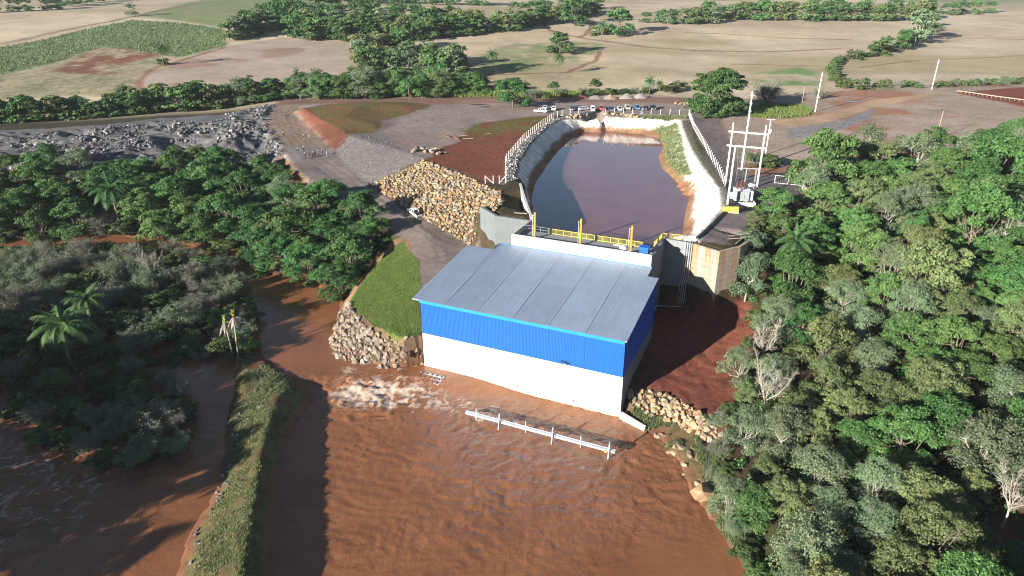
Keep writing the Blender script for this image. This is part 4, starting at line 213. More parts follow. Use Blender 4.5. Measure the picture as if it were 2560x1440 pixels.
 'island': (('S',-112.3,144.3,4.88,5.79),('S',-108.4,151.5,5.07,6.03),('S',-111,163.9,4.25,5.05),('S',-91.4,146.6,4.93,5.86),('S',-102.6,137.3,4.27,5.07),('S',-82,142.3,4.82,5.72),('S',-95.8,158.4,4.13,4.9),('U',-85.1,156.7,3.86,4.42),('S',-75.2,145.4,4.48,5.32),('U',-76.6,157.5,3.43,3.92),('S',-63.6,136.9,4.46,5.3),('U',-61.1,126,3.79,4.34),('S',-68.1,125.1,4.15,4.92),('U',-76.3,133.8,3.99,4.55),('P',-80,106.7,5.33,9.91),('P',-84.5,121.5,4.11,7.64),('U',-81.5,96.2,3.69,4.21),('L',-77.3,97.9,3.24,6.81),('U',-73.6,104.1,3.43,3.91),('S',-89,103.7,3.58,4.24),('U',-64,97.4,3.71,4.24),('S',-61.5,88.8,3.61,4.28),('S',-55.2,88.7,3.75,4.45),('S',-55.6,82.9,3.16,3.75),('S',-51.1,84.8,2.52,2.99),('U',-62.6,115.7,3.74,4.26),('U',-55.1,114.5,3.69,4.22),('S',-106.9,131.9,4.32,5.13),('U',-97,123,4.09,4.67),('S',-88.3,133.9,4.38,5.2),('U',-79.5,123.4,4.11,4.68),('S',-72,114.6,3.88,4.6),('S',-56.5,124.6,3.39,4.02),('U',-60.9,138.9,3.09,3.53),('U',-77.3,113,3.48,3.98),('U',-95.8,113.8,3.84,4.39),('U',-72.4,94.4,3.48,3.98),('S',-64.2,85.5,2.82,3.34),('U',-73.2,87.9,2.88,3.29),('U',-69.5,119.2,3.63,4.15),('S',-66.4,130.9,3.92,4.65),('B',-83.7,146.1,3.62,8.93),('U',-50.9,115.4,2.66,3.03),('S',-59.6,113.4,2.29,2.71),('U',-103.5,123,4.09,4.67),('S',-119.2,142.2,4.6,5.46),('U',-98.1,110.7,4.28,4.88),('U',-97.4,145.3,4.27,4.87),('U',-62.2,152.3,2.68,3.07),('S',-71.1,155.9,3.17,3.77),('S',-119.2,159,3.92,4.65),('S',-124.4,156.3,3.86,4.58),('U',-55.5,128.6,3.29,3.75),('U',-80.3,133.2,3.58,4.08),('U',-101.1,143.6,3.81,4.34),('U',-64.4,112.2,3.14,3.58),('U',-143.7,152.1,2.14,2.64),('U',-53.6,94.5,2.17,2.96),('U',-85.4,110.2,2.31,2.88),('U',-139.6,148.3,2.93,3.55),('S',-121.8,127.2,2.78,3.67),('U',-113,168.6,2.21,2.82),('S',-67.3,91.3,2.73,3.64),('U',-144.9,156.4,2.29,3.11),('U',-102.9,167,2.69,3.35),('S',-91.1,124.9,2.34,3.04),('U',-121.7,133,2.03,2.47),('U',-100.1,102.2,2.67,3.2),('U',-65.6,105.2,2.08,2.43),('U',-114.3,136.3,2.77,3.62),('U',-84.5,136.9,2.04,2.8),('S',-143.1,160.7,2.11,2.73),('U',-100,117.3,2.35,2.69),('S',-122.3,166.2,2.86,3.85),('U',-115.6,130.8,2.54,2.95),('S',-94.6,130.8,2.96,3.93),('U',-90.9,160.7,2.38,3.25),('S',-103.4,158.1,2.88,3.38),('U',-108.5,107.7,2.17,2.92),('S',-116.1,123.8,2.12,2.61),('S',-89,166.2,2.71,3.87),('S',-106.6,111.6,2.66,3.2),('U',-128.5,131.2,2.68,3.62),('U',-134.9,159.4,2.48,2.86),('S',-102,128.8,2.38,3.38),('S',-152.3,162.5,2.49,3.01),('U',-91.4,111.7,2.24,3.03),('U',-82.3,152,2.38,3.06),('S',-113.5,121.8,2.1,2.81),('S',-69.6,147.8,2.67,3.46),('S',-128.9,140.9,2.73,3.22),('U',-133.7,143.6,2.8,3.76),('U',-119,149.5,2,2.58),('S',-69.8,139.2,2.95,4),('S',-131.6,153.5,2.38,2.99),('U',-93.5,136.9,2.14,2.84),('S',-107.5,159.8,2.39,2.92),('S',-69.2,107,2.52,3.18),('U',-139.3,142.2,2.1,2.68),('U',-86.3,128.3,2.8,3.82),('S',-123.2,151,2.42,3.26),('U',-73.2,109.5,2.08,2.41),('U',-120.6,153.6,2.2,2.68),('U',-134.9,140.1,2.07,2.83),('U',-139.9,152.7,2.01,2.31),('U',-130.3,166.5,2.69,3.04),('U',-128.6,161.1,2.89,3.32),('U',-96.2,167.5,2.24,2.6),('U',-127.2,152.8,2.24,3.01),('U',-59.7,131.2,2.28,3.09),('U',-99.6,155.1,2.14,2.44),('U',-115.4,117,2.53,3.23),('S',-136.8,166,2.11,2.86),('S',-112.4,126.6,2.39,2.89),('U',-106.4,142.1,2.45,2.96),('U',-113.8,156.6,2.52,3.23),('S',-90.6,156.4,2.58,3.54),('S',-88,139.9,2.38,2.95),('U',-109.3,119.8,2.92,3.75),('U',-91,121,2.4,2.76),('S',-75.2,120,2.23,2.71),('U',-123.5,146.1,2.51,3.31),('S',-79.9,160.7,2.53,3.06),('U',-108.1,127,2.02,2.59),('S',-125,163.7,2.08,2.63),('U',-115.5,150.3,2.31,2.7),('S',-130,146,2.21,2.65),('U',-105.6,106.2,2.03,2.65),('S',-58.1,100.6,2.41,3.05),('S',-128.7,136.7,2.48,3.24),('U',-148.8,155.5,2.53,3.31),('S',-73.8,124.3,2.17,2.97),('S',-71.7,133.9,2.11,2.75),('S',-73.4,152.1,2.08,2.76),('S',-95.3,151.5,2.59,3.42),('U',-139.7,156.2,2.68,3.34),('S',-95.5,100.9,2.19,3.07),('U',-68.8,98.8,2.43,3.31),('U',-93.3,104.7,2.34,2.83),('S',-57.9,119.6,2.01,2.6),('S',-77.1,92.6,2.82,3.49),('U',-147.5,160.3,2.35,2.76),('S',-122.8,122.3,2.29,2.71),('U',-92,116.9,2.25,2.82),('U',-105.1,116.3,2.58,3.25),('U',-107.8,169.1,2.55,3.06),('S',-81.5,117.4,2.39,2.97),('U',-84.3,114.2,2.75,3.36),('S',-63.6,145.1,2.53,3.55),('S',-110.3,114.9,2.74,3.54),('U',-111.7,131.4,2.2,2.85),('U',-100.3,160.7,2,2.4),('S',-97.5,133.4,2.17,2.61),('S',-77,127.2,2.01,2.8),('U',-145.4,163.5,2.32,2.76),('S',-111.7,110.3,2.02,2.83),('U',-103.8,109,2.32,2.61),('S',-68.4,143.9,2.11,2.74),('S',-111.1,159,2.22,3.16),('U',-93.2,164.7,2.08,2.61),('U',-76.7,140.4,2.49,2.89),('S',-132.4,149.6,2.99,3.92),('S',-124.9,131.9,2.14,2.91),('S',-110.5,139.2,2.3,2.81),('S',-99.8,151.1,2.41,2.99),('S',-139.9,163.4,2.09,2.73),('S',-125.2,136.7,2.19,3.04),('U',-69.1,87.1,2.25,2.98),('U',-118.2,167.4,2.51,2.97),('U',-81.3,128.5,2.32,2.74),('S',-61.1,103.6,2.19,2.92),('U',-87.1,151.2,2.33,3.12),('U',-63.8,120.5,2.23,2.59),('U',-133.9,167.1,2.07,2.45),('U',-77,150.2,2.17,2.53),('U',-118.7,163.9,2.14,2.87),('S',-84,161.7,2.53,3.58),('U',-58,135.5,2.08,2.52),('U',-68.9,102.4,2.18,2.86),('S',-128.1,149.2,2.56,3.2),('S',-132.4,136.1,2.08,2.6),('U',-72.6,130.4,2.11,2.67),('U',-102.3,105.8,2.17,2.75),('S',-135.1,153.9,2.16,2.55),('S',-88.2,115.3,2.21,3.01),('U',-95.8,140.1,2.52,2.9),('S',-79.7,137.6,2.23,3.1),('S',-117.2,127.2,2.3,3.2),('U',-104.7,161.9,2.04,2.45),('U',-104.9,146.1,2.13,2.55),('S',-152.5,158.9,2.19,2.69),('S',-53.6,119.8,2.91,3.42),('S',-97,105.6,2.32,3.3),('U',-118.9,120.3,2.21,2.7),('S',-99.5,164.5,2.46,3.39),('U',-68,110.9,2.01,2.41),('U',-135.5,162.8,2.04,2.54),('S',-78.4,153.5,2.17,2.77),('S',-126.8,127.4,2.31,3.11),('U',-118.3,136,2.01,2.46),('U',-83.8,102.2,2.01,2.71),('U',-105.2,102,2.56,3.12),('U',-130.2,156.9,2.22,2.79),('S',-61.6,93.4,2.48,3.03),('S',-56.8,93.3,2.46,3.03),('S',-121.8,136.7,2.13,2.54),('U',-61.1,82,2.16,2.87),('U',-155.9,162.7,2.39,3.01),('U',-125.6,167.9,2.18,2.81)),
 'west_bank': (('L',-92.8,29.8,5.62,15.17),('D',-100.7,44.2,6.56,17.71),('D',-90.5,45.3,5.92,16),('L',-81.7,50.3,6.64,17.92),('D',-84.1,58.8,6.35,17.14),('D',-97.8,72,6.99,18.89),('L',-101.2,80.4,6.92,18.67),('D',-105.3,89.9,6.06,16.37),('D',-109.6,97.2,5.89,15.92),('L',-113.1,105.7,6.37,17.19),('D',-120.6,112.7,6.1,16.46),('D',-93.9,56.5,6.98,18.86),('L',-98.7,62.4,6.82,18.4),('D',-111.5,79.4,6.72,18.13),('D',-118.6,91.1,6.5,17.54),('L',-126.3,103.8,6.07,16.39),('D',-107.3,60.9,6.51,17.56),('D',-119,75.6,6.97,18.81)),
 'rubble_strip': (('D',-233.5,260.3,4.24,9.18),('D',-231.4,260.4,4.81,10.07),('U',-227.6,260.7,4.09,5.15),('O',-224.8,262.5,4.92,11.69),('U',-223.4,263.6,4.67,6.15),('D',-218.7,266.9,4.93,9.82),('U',-216,266.3,4.33,5.39),('D',-210.4,267.5,4.48,10.24),('O',-211,274.8,5.4,11.4),('D',-203.6,271.5,5.21,13.07),('L',-206.5,271.9,4.89,10.96),('D',-197.4,274.6,4.11,9.6),('U',-195.9,277.7,5.12,5.9),('D',-192.9,275.1,5.07,11.69),('L',-196.4,275.2,4.35,9.48),('O',-190.6,276.5,4.13,8.76),('O',-184.2,280.3,4.88,11.07),('D',-187.9,277.4,4.13,9.23),('D',-185.1,280.9,4.42,10.19),('U',-176.5,282.6,4.2,5.43),('U',-177.9,281.5,5.39,5.91),('D',-170.2,283.2,4.1,8.27),('U',-174.4,281.8,4.16,4.9),('U',-171.2,286.8,5.4,7.35),('D',-163.7,291.6,4.76,10.58),('D',-162.2,290.8,4.14,9.23),('D',-157.6,290.6,4.83,9.84),('U',-160.6,292.7,4.04,4.41),('D',-157,291,4.83,10.95),('U',-151.5,298.1,5.02,6.67),('D',-153.2,295.8,5.31,12.61),('O',-149.6,298.3,5.26,13.76),('L',-142.5,296.1,5.5,11.45),('D',-144,301.6,4.31,9.95),('L',-139.1,295,5.45,12.74),('D',-136.9,296.9,5.25,12.65),('O',-135.5,301.8,5.28,11.04),('D',-135.6,303.6,5.59,13.52),('O',-128.8,299.9,5.32,12.61),('D',-127.1,305.2,4.02,8.87),('D',-226.1,270.1,4.69,10.51),('L',-219.8,270.6,3.79,9.38),('L',-214.3,274.6,4.02,9.78),('D',-211.6,272.4,3.44,7.59),('D',-212.9,276.6,3.21,7.61),('L',-205.4,278.4,3.79,9.09),('D',-203,282.1,3.3,7.42),('D',-199,281.7,4.57,10.26),('U',-195.1,284.3,4.45,5.43),('G',-188.9,285.9,4.14,9.33),('U',-188.7,280.6,3.95,4.49),('D',-182.5,282.1,4.41,10.43),('D',-176.7,284.3,3.46,8.65),('D',-180.4,287,4.08,9.18),('G',-177.7,288,3.55,8.3),('U',-172.1,291.7,4.47,5.46),('D',-164.6,288.6,4.97,10.48),('G',-163,295.8,4.6,12.22),('U',-162.8,298.9,4.9,6.08),('D',-154.1,294.6,3.36,8.3),('D',-151.8,294.8,3.23,7.91),('U',-155.3,303.4,4.75,5.67),('D',-145.2,299.2,4.32,8.72),('D',-140.5,302.8,3.29,7.44),('D',-142.1,305.3,4,10.11),('L',-136.8,301.4,3.23,7.2),('U',-129.8,306.1,3.39,4.55),('D',-123.6,305.7,3.75,9.14),('U',-120.6,311.4,4.34,5.75),('G',-123.5,304.3,4.33,10.99),('G',-117.4,310.2,4.11,8.85),('D',-117,312.9,3.68,9.26),('G',-112.6,307.6,3.64,8.5),('D',-110,312.7,3.7,7.43)),
 'lot_strip': (('G',-127,304,3.72,8.6),('G',-119.2,305.4,4.69,12.58),('L',-116.8,309.2,4.71,9.98),('G',-115.5,311.8,3.72,9.79),('G',-114.5,312.9,4.55,9.72),('D',-115,307.8,5.16,11.97),('L',-108.3,313.4,4.23,9.79),('D',-107.3,309.5,4.48,11.15),('G',-107.6,315,3.6,8.22),('D',-105.4,314.1,3.98,8.84),('L',-97.1,313.3,3.57,8.3),('L',-97.1,313.7,3.72,8.61),('L',-97.6,313.2,4.46,10.5),('G',-93.9,311,4.04,10.52),('L',-85.3,314.3,4.61,9.05),('L',-83.8,309.7,5.2,12.92),('D',-87.2,310.2,3.56,8.92),('G',-85.2,306.8,5.2,12.25),('L',-84,305.6,5.33,11.92),('D',-78.5,308.6,4.06,8.23),('L',-72.9,306.5,4.11,10.23),('L',-74.3,306.1,5.38,11.73),('L',-67.5,312.4,3.57,7.55),('D',-70.7,307.7,4.86,10.92),('L',-62.8,312.1,4.22,9.78),('G',-64.3,306.2,5.47,14.81),('D',-59.3,307.9,4.75,9.43),('L',-57.6,307.9,3.68,7.74),('L',-65,311.4,5.04,11.46),('D',-67.9,312.8,3.97,9.61),('O',-57.9,312.2,4.6,9.76),('O',-59.7,311,3.8,8.59),('D',-54.5,311.4,4.04,8.87),('O',-52.7,311.9,4.43,10.56),('O',-51.6,314.6,5.11,11.09),('L',-49.2,310.9,4.15,8.85),('D',-50.7,312.8,5.73,14.15),('D',-48.6,314.4,4.89,12.17),('L',-44.7,307.6,4.63,9.46),('L',-43.6,312.7,5.1,9.98),('D',-37.5,308.7,4.85,9.84),('D',-39.3,308.5,5,12.49),('O',-37.8,310.1,4.17,11.01),('D',-31.4,307.4,4.3,9.01),('O',-31.1,306.6,5.15,13.24),('D',-24.4,312.2,3.78,7.88),('L',-25.6,307.8,4.34,8.51),('D',-24,312,5.46,11.65),('D',-20.1,310.9,4.11,8.29),('D',-16.4,310.8,4.94,9.82),('D',-16.2,311,5.63,11.46),('L',-13,308.7,3.73,7.97),('D',-106.5,317.4,3.74,9.33),('P',-98.1,323.7,2.01,8.82),('D',-99,320.3,3.8,9.51),('D',-95.6,324.1,5.34,11.38),('P',-89.5,321.9,2.07,8.93),('O',-91.2,322.6,4.26,10.75),('D',-82.7,326.8,3.67,7.31),('U',-81.8,323,3.71,5.06),('P',-74.4,329.3,2.24,8.28),('P',-68.6,323.3,2.57,10.86),('O',-66.8,326.2,4.89,10.71),('O',-68.5,329.2,4.49,11.14),('U',-63.4,329.4,4.99,6.02),('U',-60.3,328.3,4.67,5.33),('U',-56,323.5,3.66,4.38),('U',-56.1,322.7,3.73,4.54),('D',-50.4,325.3,4.4,10.87),('P',-43.2,327.7,2.51,9.28),('G',-39.7,322.8,4.08,9.31),('U',-40.7,321.2,3.88,4.42),('P',-32.2,325.4,2.5,10.98),('D',-28.9,327.1,4.45,8.81),('D',-26.7,325.9,3.81,7.88),('D',-25,320.9,4.52,10.86),('U',-17,320.8,3.79,4.07),('G',-20.5,323.7,3.68,9.92),('D',0.3,277.1,5.97,13.74),('P',-43.5,297.4,3.37,7.75),('U',-11.6,312.7,3.91,4.89)),
 'lot_hedge': (('S',9.9,300,2.75,3.31),('S',7.5,300,2.71,3.35),('U',14.4,303,2.49,2.86),('S',19.7,303.9,2.53,3.27),('U',19.1,304.9,2.18,2.6),('U',21.6,308.9,2.21,2.63),('U',22.3,305.3,2.25,2.49),('U',28.4,306.9,2.16,2.52),('U',25.8,309.4,1.84,2.42),('U',34.6,307.8,1.88,2.53),('S',31.4,312.2,2.45,3.26),('U',38.5,312.6,2.5,2.81),('U',39,312.5,2.39,2.83),('U',38.8,313.3,1.95,2.53),('U',43.4,313.3,2.77,3.68),('U',48.8,314.2,2.51,3.18),('U',47.3,318.1,2.21,2.67),('S',55.1,317.6,2.47,3.05),('U',52.5,315.7,2.1,2.57),('U',60.1,315.4,2.49,3.21),('S',61.4,318.7,2.65,2.95),('U',61.3,320.4,2.46,2.99),('U',68.9,319.7,2.88,3.26),('U',68.2,321.2,2.45,2.82),('S',71.2,317.9,1.8,2.29),('U',74.1,320.4,1.65,1.9),('D',37.2,315.5,3.04,6.99),('P',58.9,301.2,2.9,6.67),('P',65.5,312.4,2.12,4.89),('U',20.8,304.5,3.12,3.9),('U',75.8,318.4,4.33,5.41),('D',18.7,313.4,2.49,5.73)),
 'lot_tree': (('D',76.1,258.2,8.19,18.84),('S',104.7,287.4,5.89,7.66),('U',77.7,283.3,3.88,4.85),('S',127.7,291,2.98,3.88)),
 'field_wood': (('O',-75.8,355.2,5.44,13.18),('D',-71.7,356.4,6.68,16.36),('G',-59.8,358.4,5.43,12.76),('L',-61.9,364.1,5.61,11.91),('O',-58.6,362.5,5.28,11.46),('G',-59.2,364.3,6.06,13.39),('D',-62.2,359.9,6.13,13.06),('G',-52.7,359.6,5.84,13.14),('L',-56.8,361.6,5.69,13.43),('L',-44.3,361,4.66,10.19),('O',-45.4,358.1,4.53,10.87),('L',-38.6,351.2,5.73,12.96),('D',-36.2,351.5,5.09,11.75),('G',-41.6,356.9,4.99,12.19),('L',-35.4,350.3,6.53,15.12),('G',-29.8,350.8,6.31,16.74),('G',-34.3,363.5,5.66,12.96),('O',-25.6,355.6,4.81,11.41),('O',-28.6,364.3,6.47,16.67),('L',-27.3,356.7,5.77,13.74),('G',-81.5,385.6,5.99,14.99),('L',-76.5,387.3,6.2,12.15),('O',-73.2,384.7,6.41,13.89),('O',-74.1,381.5,4.66,9.8),('O',-63.8,381.7,5.19,11.02),('D',-61.1,382.2,4.59,10.52),('D',-57.2,390.6,6.14,14.5),('O',-63.5,381.6,4.99,12.73),('G',-55.3,382,5.77,15.11),('G',-53.4,380.2,5.09,11.63),('G',-45.6,388.8,5.93,14.84),('D',-43.7,379.3,5.08,11.44),('D',-44.8,381.2,5.44,13.33),('O',-43.2,384.3,6.14,13.59),('G',-38.2,383.1,4.61,12.09),('G',-31,383.1,5.49,13.65),('O',-88.8,413.3,5.63,14.66),('O',-82.3,416.4,4.98,11.14),('O',-87.3,427,5.86,12.04),('O',-80.4,423.7,4.53,11.63),('O',-77.6,430,4.92,11.83),('O',-81.5,434,5.16,12.58),('L',-72.4,430.9,4.34,9.06),('O',-76.7,431.9,5.29,11.74),('D',-67.9,443.8,5.69,13.48),('D',-70.3,435.8,4.7,11.82),('O',-70.1,439.8,4.2,11.06),('L',-65.3,438.2,5.47,13.55),('L',-66.6,442.6,5.77,13.91)),
 'far_wood': (('L',-183.3,470.1,5.75,13.24),('G',-180.2,477,6.35,16.07),('D',-179.1,481.8,6.17,13.67),('D',-176.4,479.6,6.07,13.26),('G',-179.2,481.6,4.89,13.02),('D',-174.3,487.4,6.15,12.07),('D',-181.7,493.5,6.77,13.86),('L',-180.1,496.9,6.85,15.53),('L',-175,498.3,5.78,14.45),('G',-174.5,505.4,6.21,16.03),('L',-174.5,503.6,6.09,11.96),('L',-169.4,502.6,5.55,11.82),('D',-162.9,513.4,6.88,15.29),('D',-162.8,512,6.82,15.18),('D',-164.2,515.1,5.06,12.29),('L',-157.2,518,5.67,13.63),('D',-160.4,516.9,6.46,13.57),('D',-152.7,523.3,4.96,10.73),('D',-141.6,481.2,5.8,13.54),('D',-144,483.4,7.32,18.13),('L',-131.1,471.2,5.35,10.5),('L',-127.3,478.3,6.64,16.24),('D',-131.5,475.6,6.13,13.87),('D',-120.2,481.6,6.72,16.18),('D',-117.8,478.7,5.49,12.13),('L',-115.6,479.3,6.39,14.23),('D',-108.9,470.9,6.21,12.73),('D',-103.1,474.2,6.84,15.58),('L',-105,481.8,7.1,16.64),('D',-108.4,468.5,5.9,14.04),('D',-95.5,475,7.02,17.35),('D',-97,480.3,6.8,14.72),('D',-92.8,473.3,6.31,13.26),('L',-82.7,474.3,5.72,12.85),('D',-80.8,480,6.27,13.44),('O',-72.6,470.8,5.75,15.16),('D',-74.6,470.9,6.39,13.59),('D',-71.2,479.8,5.47,13.19),('O',-71.4,481,6.53,16.02),('D',-60.6,478.5,5.21,12.46),('D',-62.6,473.7,5.45,13.58),('D',-54.1,480.8,7.18,15.1),('L',-61.4,483.9,6.05,13.85),('O',-57,481.3,6.24,15.77),('D',-54.6,490.9,7.3,16.76),('D',-45.2,490.4,6.65,13.39),('D',-41.1,492.4,5.53,10.84),('D',-43.9,490.6,7.47,16.63),('D',-34.8,493.2,6.42,12.74),('D',-31,495.2,6.78,15.71),('L',-25.8,497.1,6.15,12.14),('O',-36.1,501.9,7.21,17.86),('O',-140.7,498.1,7.15,18.66),('L',-141.4,504.7,6.17,13.36),('O',-132.9,504.3,6.57,15.2),('D',-132.7,494.1,6.89,17.32),('D',-119.2,503.3,7.07,13.88),('G',-123.1,505.5,7.08,16.72),('L',-112.1,496.8,6.5,12.72),('G',-107.9,503.4,6.06,15.83),('G',-114.6,506.3,5.35,14.04),('O',-106.9,493.7,6.94,16.47),('L',-102.7,493.9,5.5,12.01),('G',-92.8,504.7,7.31,17.65),('D',-98,502.1,7.02,17.34),('O',-87.7,497.7,6.3,13.67),('D',-88.2,503,7.01,15.34),('D',-75.1,502.8,5.37,13.18),('D',-82.3,504.8,6.16,13.26),('D',-77.2,509.3,5.05,11.52),('D',-70.2,512,5.53,13.26),('D',-60.2,505.8,7.41,18.72),('D',-61.9,514.5,5.07,11.25),('D',-52.5,514.1,7.27,18.08),('D',-53.9,515.7,5.22,13.09),('O',-46.5,513.8,5.98,13.05),('D',-41.5,511.5,5.43,12.34),('D',-42.1,521.5,7.3,16.98),('L',-42.5,515.1,5.14,10.64),('O',-33.4,518,6.47,14.47),('O',-36.6,523.9,5.31,13.41),('O',-26.5,523.4,7.23,14.91)),
 'back_wood': (('D',-138.3,536.8,5.55,12.28),('D',-141,542.2,7.32,15.74),('D',-141.9,540.2,6.19,12.31),('D',-133.1,540,6.38,14.01),('D',-132.1,540.9,5.06,11.33),('D',-130.4,547.5,7.26,16.82),('G',-113.5,542.7,7.31,18.99),('D',-105.9,556.6,6.08,12.23),('D',-106.5,557.3,7.24,14.76),('D',-105.9,548.2,6.11,14.71),('D',-101.6,555.2,5.72,11.89),('D',-97.1,544,5.35,10.99),('G',-88.7,542.7,7.07,15.63),('D',-86.8,542.7,6.57,13.09),('D',-83.1,544.6,6.02,12.75),('D',-87.1,553.2,7.36,16.41),('D',-73,553.9,5.67,11.2),('D',-72.5,552.7,6.44,16.17),('D',-186.8,565.7,5.89,12.61),('D',-190.9,563.3,5.95,14.14),('D',-193,582.1,5.06,10.55),('D',-182.2,586.9,5.26,10.34),('D',-186.4,591.4,6.85,15.66),('D',-179.1,587.7,6.76,13.9),('D',-180.7,593.2,6.16,15.18),('D',-176.4,608,5.57,13.28),('O',-163.9,611.5,7.07,16.97),('D',-157.7,611.4,7.43,15.54),('D',-150.4,625,6.09,12.09),('D',-153.3,623.4,7.39,17.15),('D',-147.4,623.7,6.33,14.8),('O',-135.4,639.5,6.05,14.64),('D',-137.9,634.6,7.21,15.2),('D',-122.4,626.9,5.68,12.81),('D',-125.1,627,7.38,15.13),('D',-120.8,629.7,7.4,18.43),('D',-98.7,627.3,6.28,13.27),('D',-91.5,625.7,6.85,15.64),('D',-154,727.6,5.6,11.93),('D',-150.4,714.5,7.46,16.77),('D',-130.2,713.6,6.76,16.91),('D',-136.3,730.4,5.98,12.7),('D',-120.3,718,5.48,12.78),('D',-112.1,713.5,7.5,15.64),('D',-109,724.2,7.22,14.69),('D',-98.4,720.2,6.83,16.26),('D',-100,718.7,7.28,16.88),('D',-99,718.8,6.24,14.3),('D',-90.6,718.3,7.89,16.69),('D',-72.5,704.2,5.33,11.51),('D',-73.5,702.8,6.58,15.84),('D',-66,703.4,6.5,15.71),('D',-65.7,710,6.13,13.13),('D',-54.1,698.6,7.51,18.63),('D',-38,695.6,5.14,11.64),('D',-36.9,698.5,6.86,16.11),('D',-26.4,695.9,6.07,11.91),('D',-27.2,694,5.69,12.96),('O',2.2,590.6,5.88,13.63),('D',10,590.9,5.3,13.15),('D',17.2,605.3,5.93,13.05),('D',24.3,614.2,4.81,12.01),('O',30.8,615.2,4.96,11.4),('D',26.2,632.5,5.2,12.12),('D',45.4,641,6.25,12.35),('L',44.3,635.9,6.05,14.25),('D',44.4,641.8,6,14.98),('O',56.9,655.2,6.36,13.76),('D',67.1,652.1,6.19,15.5),('D',77.7,668.9,5.62,13.04),('D',210.2,614.5,6.12,15.09),('O',224,617.1,5.31,11.37),('D',223.5,622,5.1,11.91),('D',243.9,616.3,4.65,9.56),('D',256.2,626.9,6.47,15.34),('D',266.2,621.9,6.18,12.99),('D',258.1,618.1,4.83,9.57),('D',279.8,629.8,6.29,13),('D',278.1,632.5,6.43,15.8),('D',287.1,628.9,4.77,9.37),('D',296.6,629.2,4.56,10.61),('D',303.5,629.5,5.86,14.13),('O',323.1,621,5.73,14.91),('D',330.5,628.1,4.55,9.04),('D',330.9,611.5,5.95,12.35),('D',349.6,616.8,6.18,14),('D',349.6,619.5,5.61,13.59),('D',364.4,618.1,4.56,10.77),('D',365.5,609,5.22,11.64),('D',375.3,618.5,6.05,13.22),('D',386,616.6,6.37,13.21),('D',403.3,622,5.02,12.32),('D',-460.4,581.1,5.45,11.11),('D',-464.4,596.8,5.67,11.48),('D',-444.5,602.3,6.99,15.07),('D',-442.6,609.7,5.99,12.76),('D',-436.1,617.1,6.51,16.08),('D',-425.6,630.5,5.45,13.7),('D',-415.3,627.7,6.89,14.85),('D',-408,646,5.66,12.03),('D',-399.9,643.3,6.12,12.53),('D',-405.3,658.2,5.07,11.8),('D',-413.3,677.9,6.16,14.63),('D',-410.9,694,6.33,15.54),('D',-415.9,697.6,5.3,10.82),('D',-411.3,706.5,6.08,13.76),('D',-415.8,727.1,5.73,14.47),('D',-414.1,748.4,6.45,12.67)),
 'far_hedge': (('O',-25,506.6,6.26,15.12),('D',-21.2,506.8,5.19,13.06),('D',-11.8,507.5,5.53,11.89),('O',-6.3,511,5.52,13.96),('O',-8.7,512.6,6.29,15.1),('D',0.2,511,6.49,12.69),('D',1.7,517.2,5.61,11.01),('D',8,527.1,4.85,10.92),('D',4.5,527.8,4.9,11.01),('O',14.4,532.5,4.65,11.74),('D',11.1,533,4.52,9.56),('D',16.5,539.1,5.76,12.53),('D',20.9,545,6.28,13.18),('L',22.9,552,6.36,15.42),('O',33.2,549,5.71,13.96),('O',30.5,562.8,5.67,13.21),('L',32.4,562.7,4.99,9.77),('D',35.1,569,5.29,11.52),('D',40.1,575.5,4.63,10.53),('D',41.2,571.1,5.43,12.7),('L',42.7,577.7,4.81,11.72),('L',45.9,582.2,5.39,12.77),('L',50.9,588.8,6.42,13.3),('D',57.2,595,5.85,14.77),('L',53.9,601.8,5.31,12.45),('O',54.2,604.7,6.2,13.2),('L',63.5,604.5,5.92,12.22),('D',67,618.3,4.64,9.58),('D',61.9,622.2,4.68,9.9),('L',71.4,620.6,6.32,13.68)),
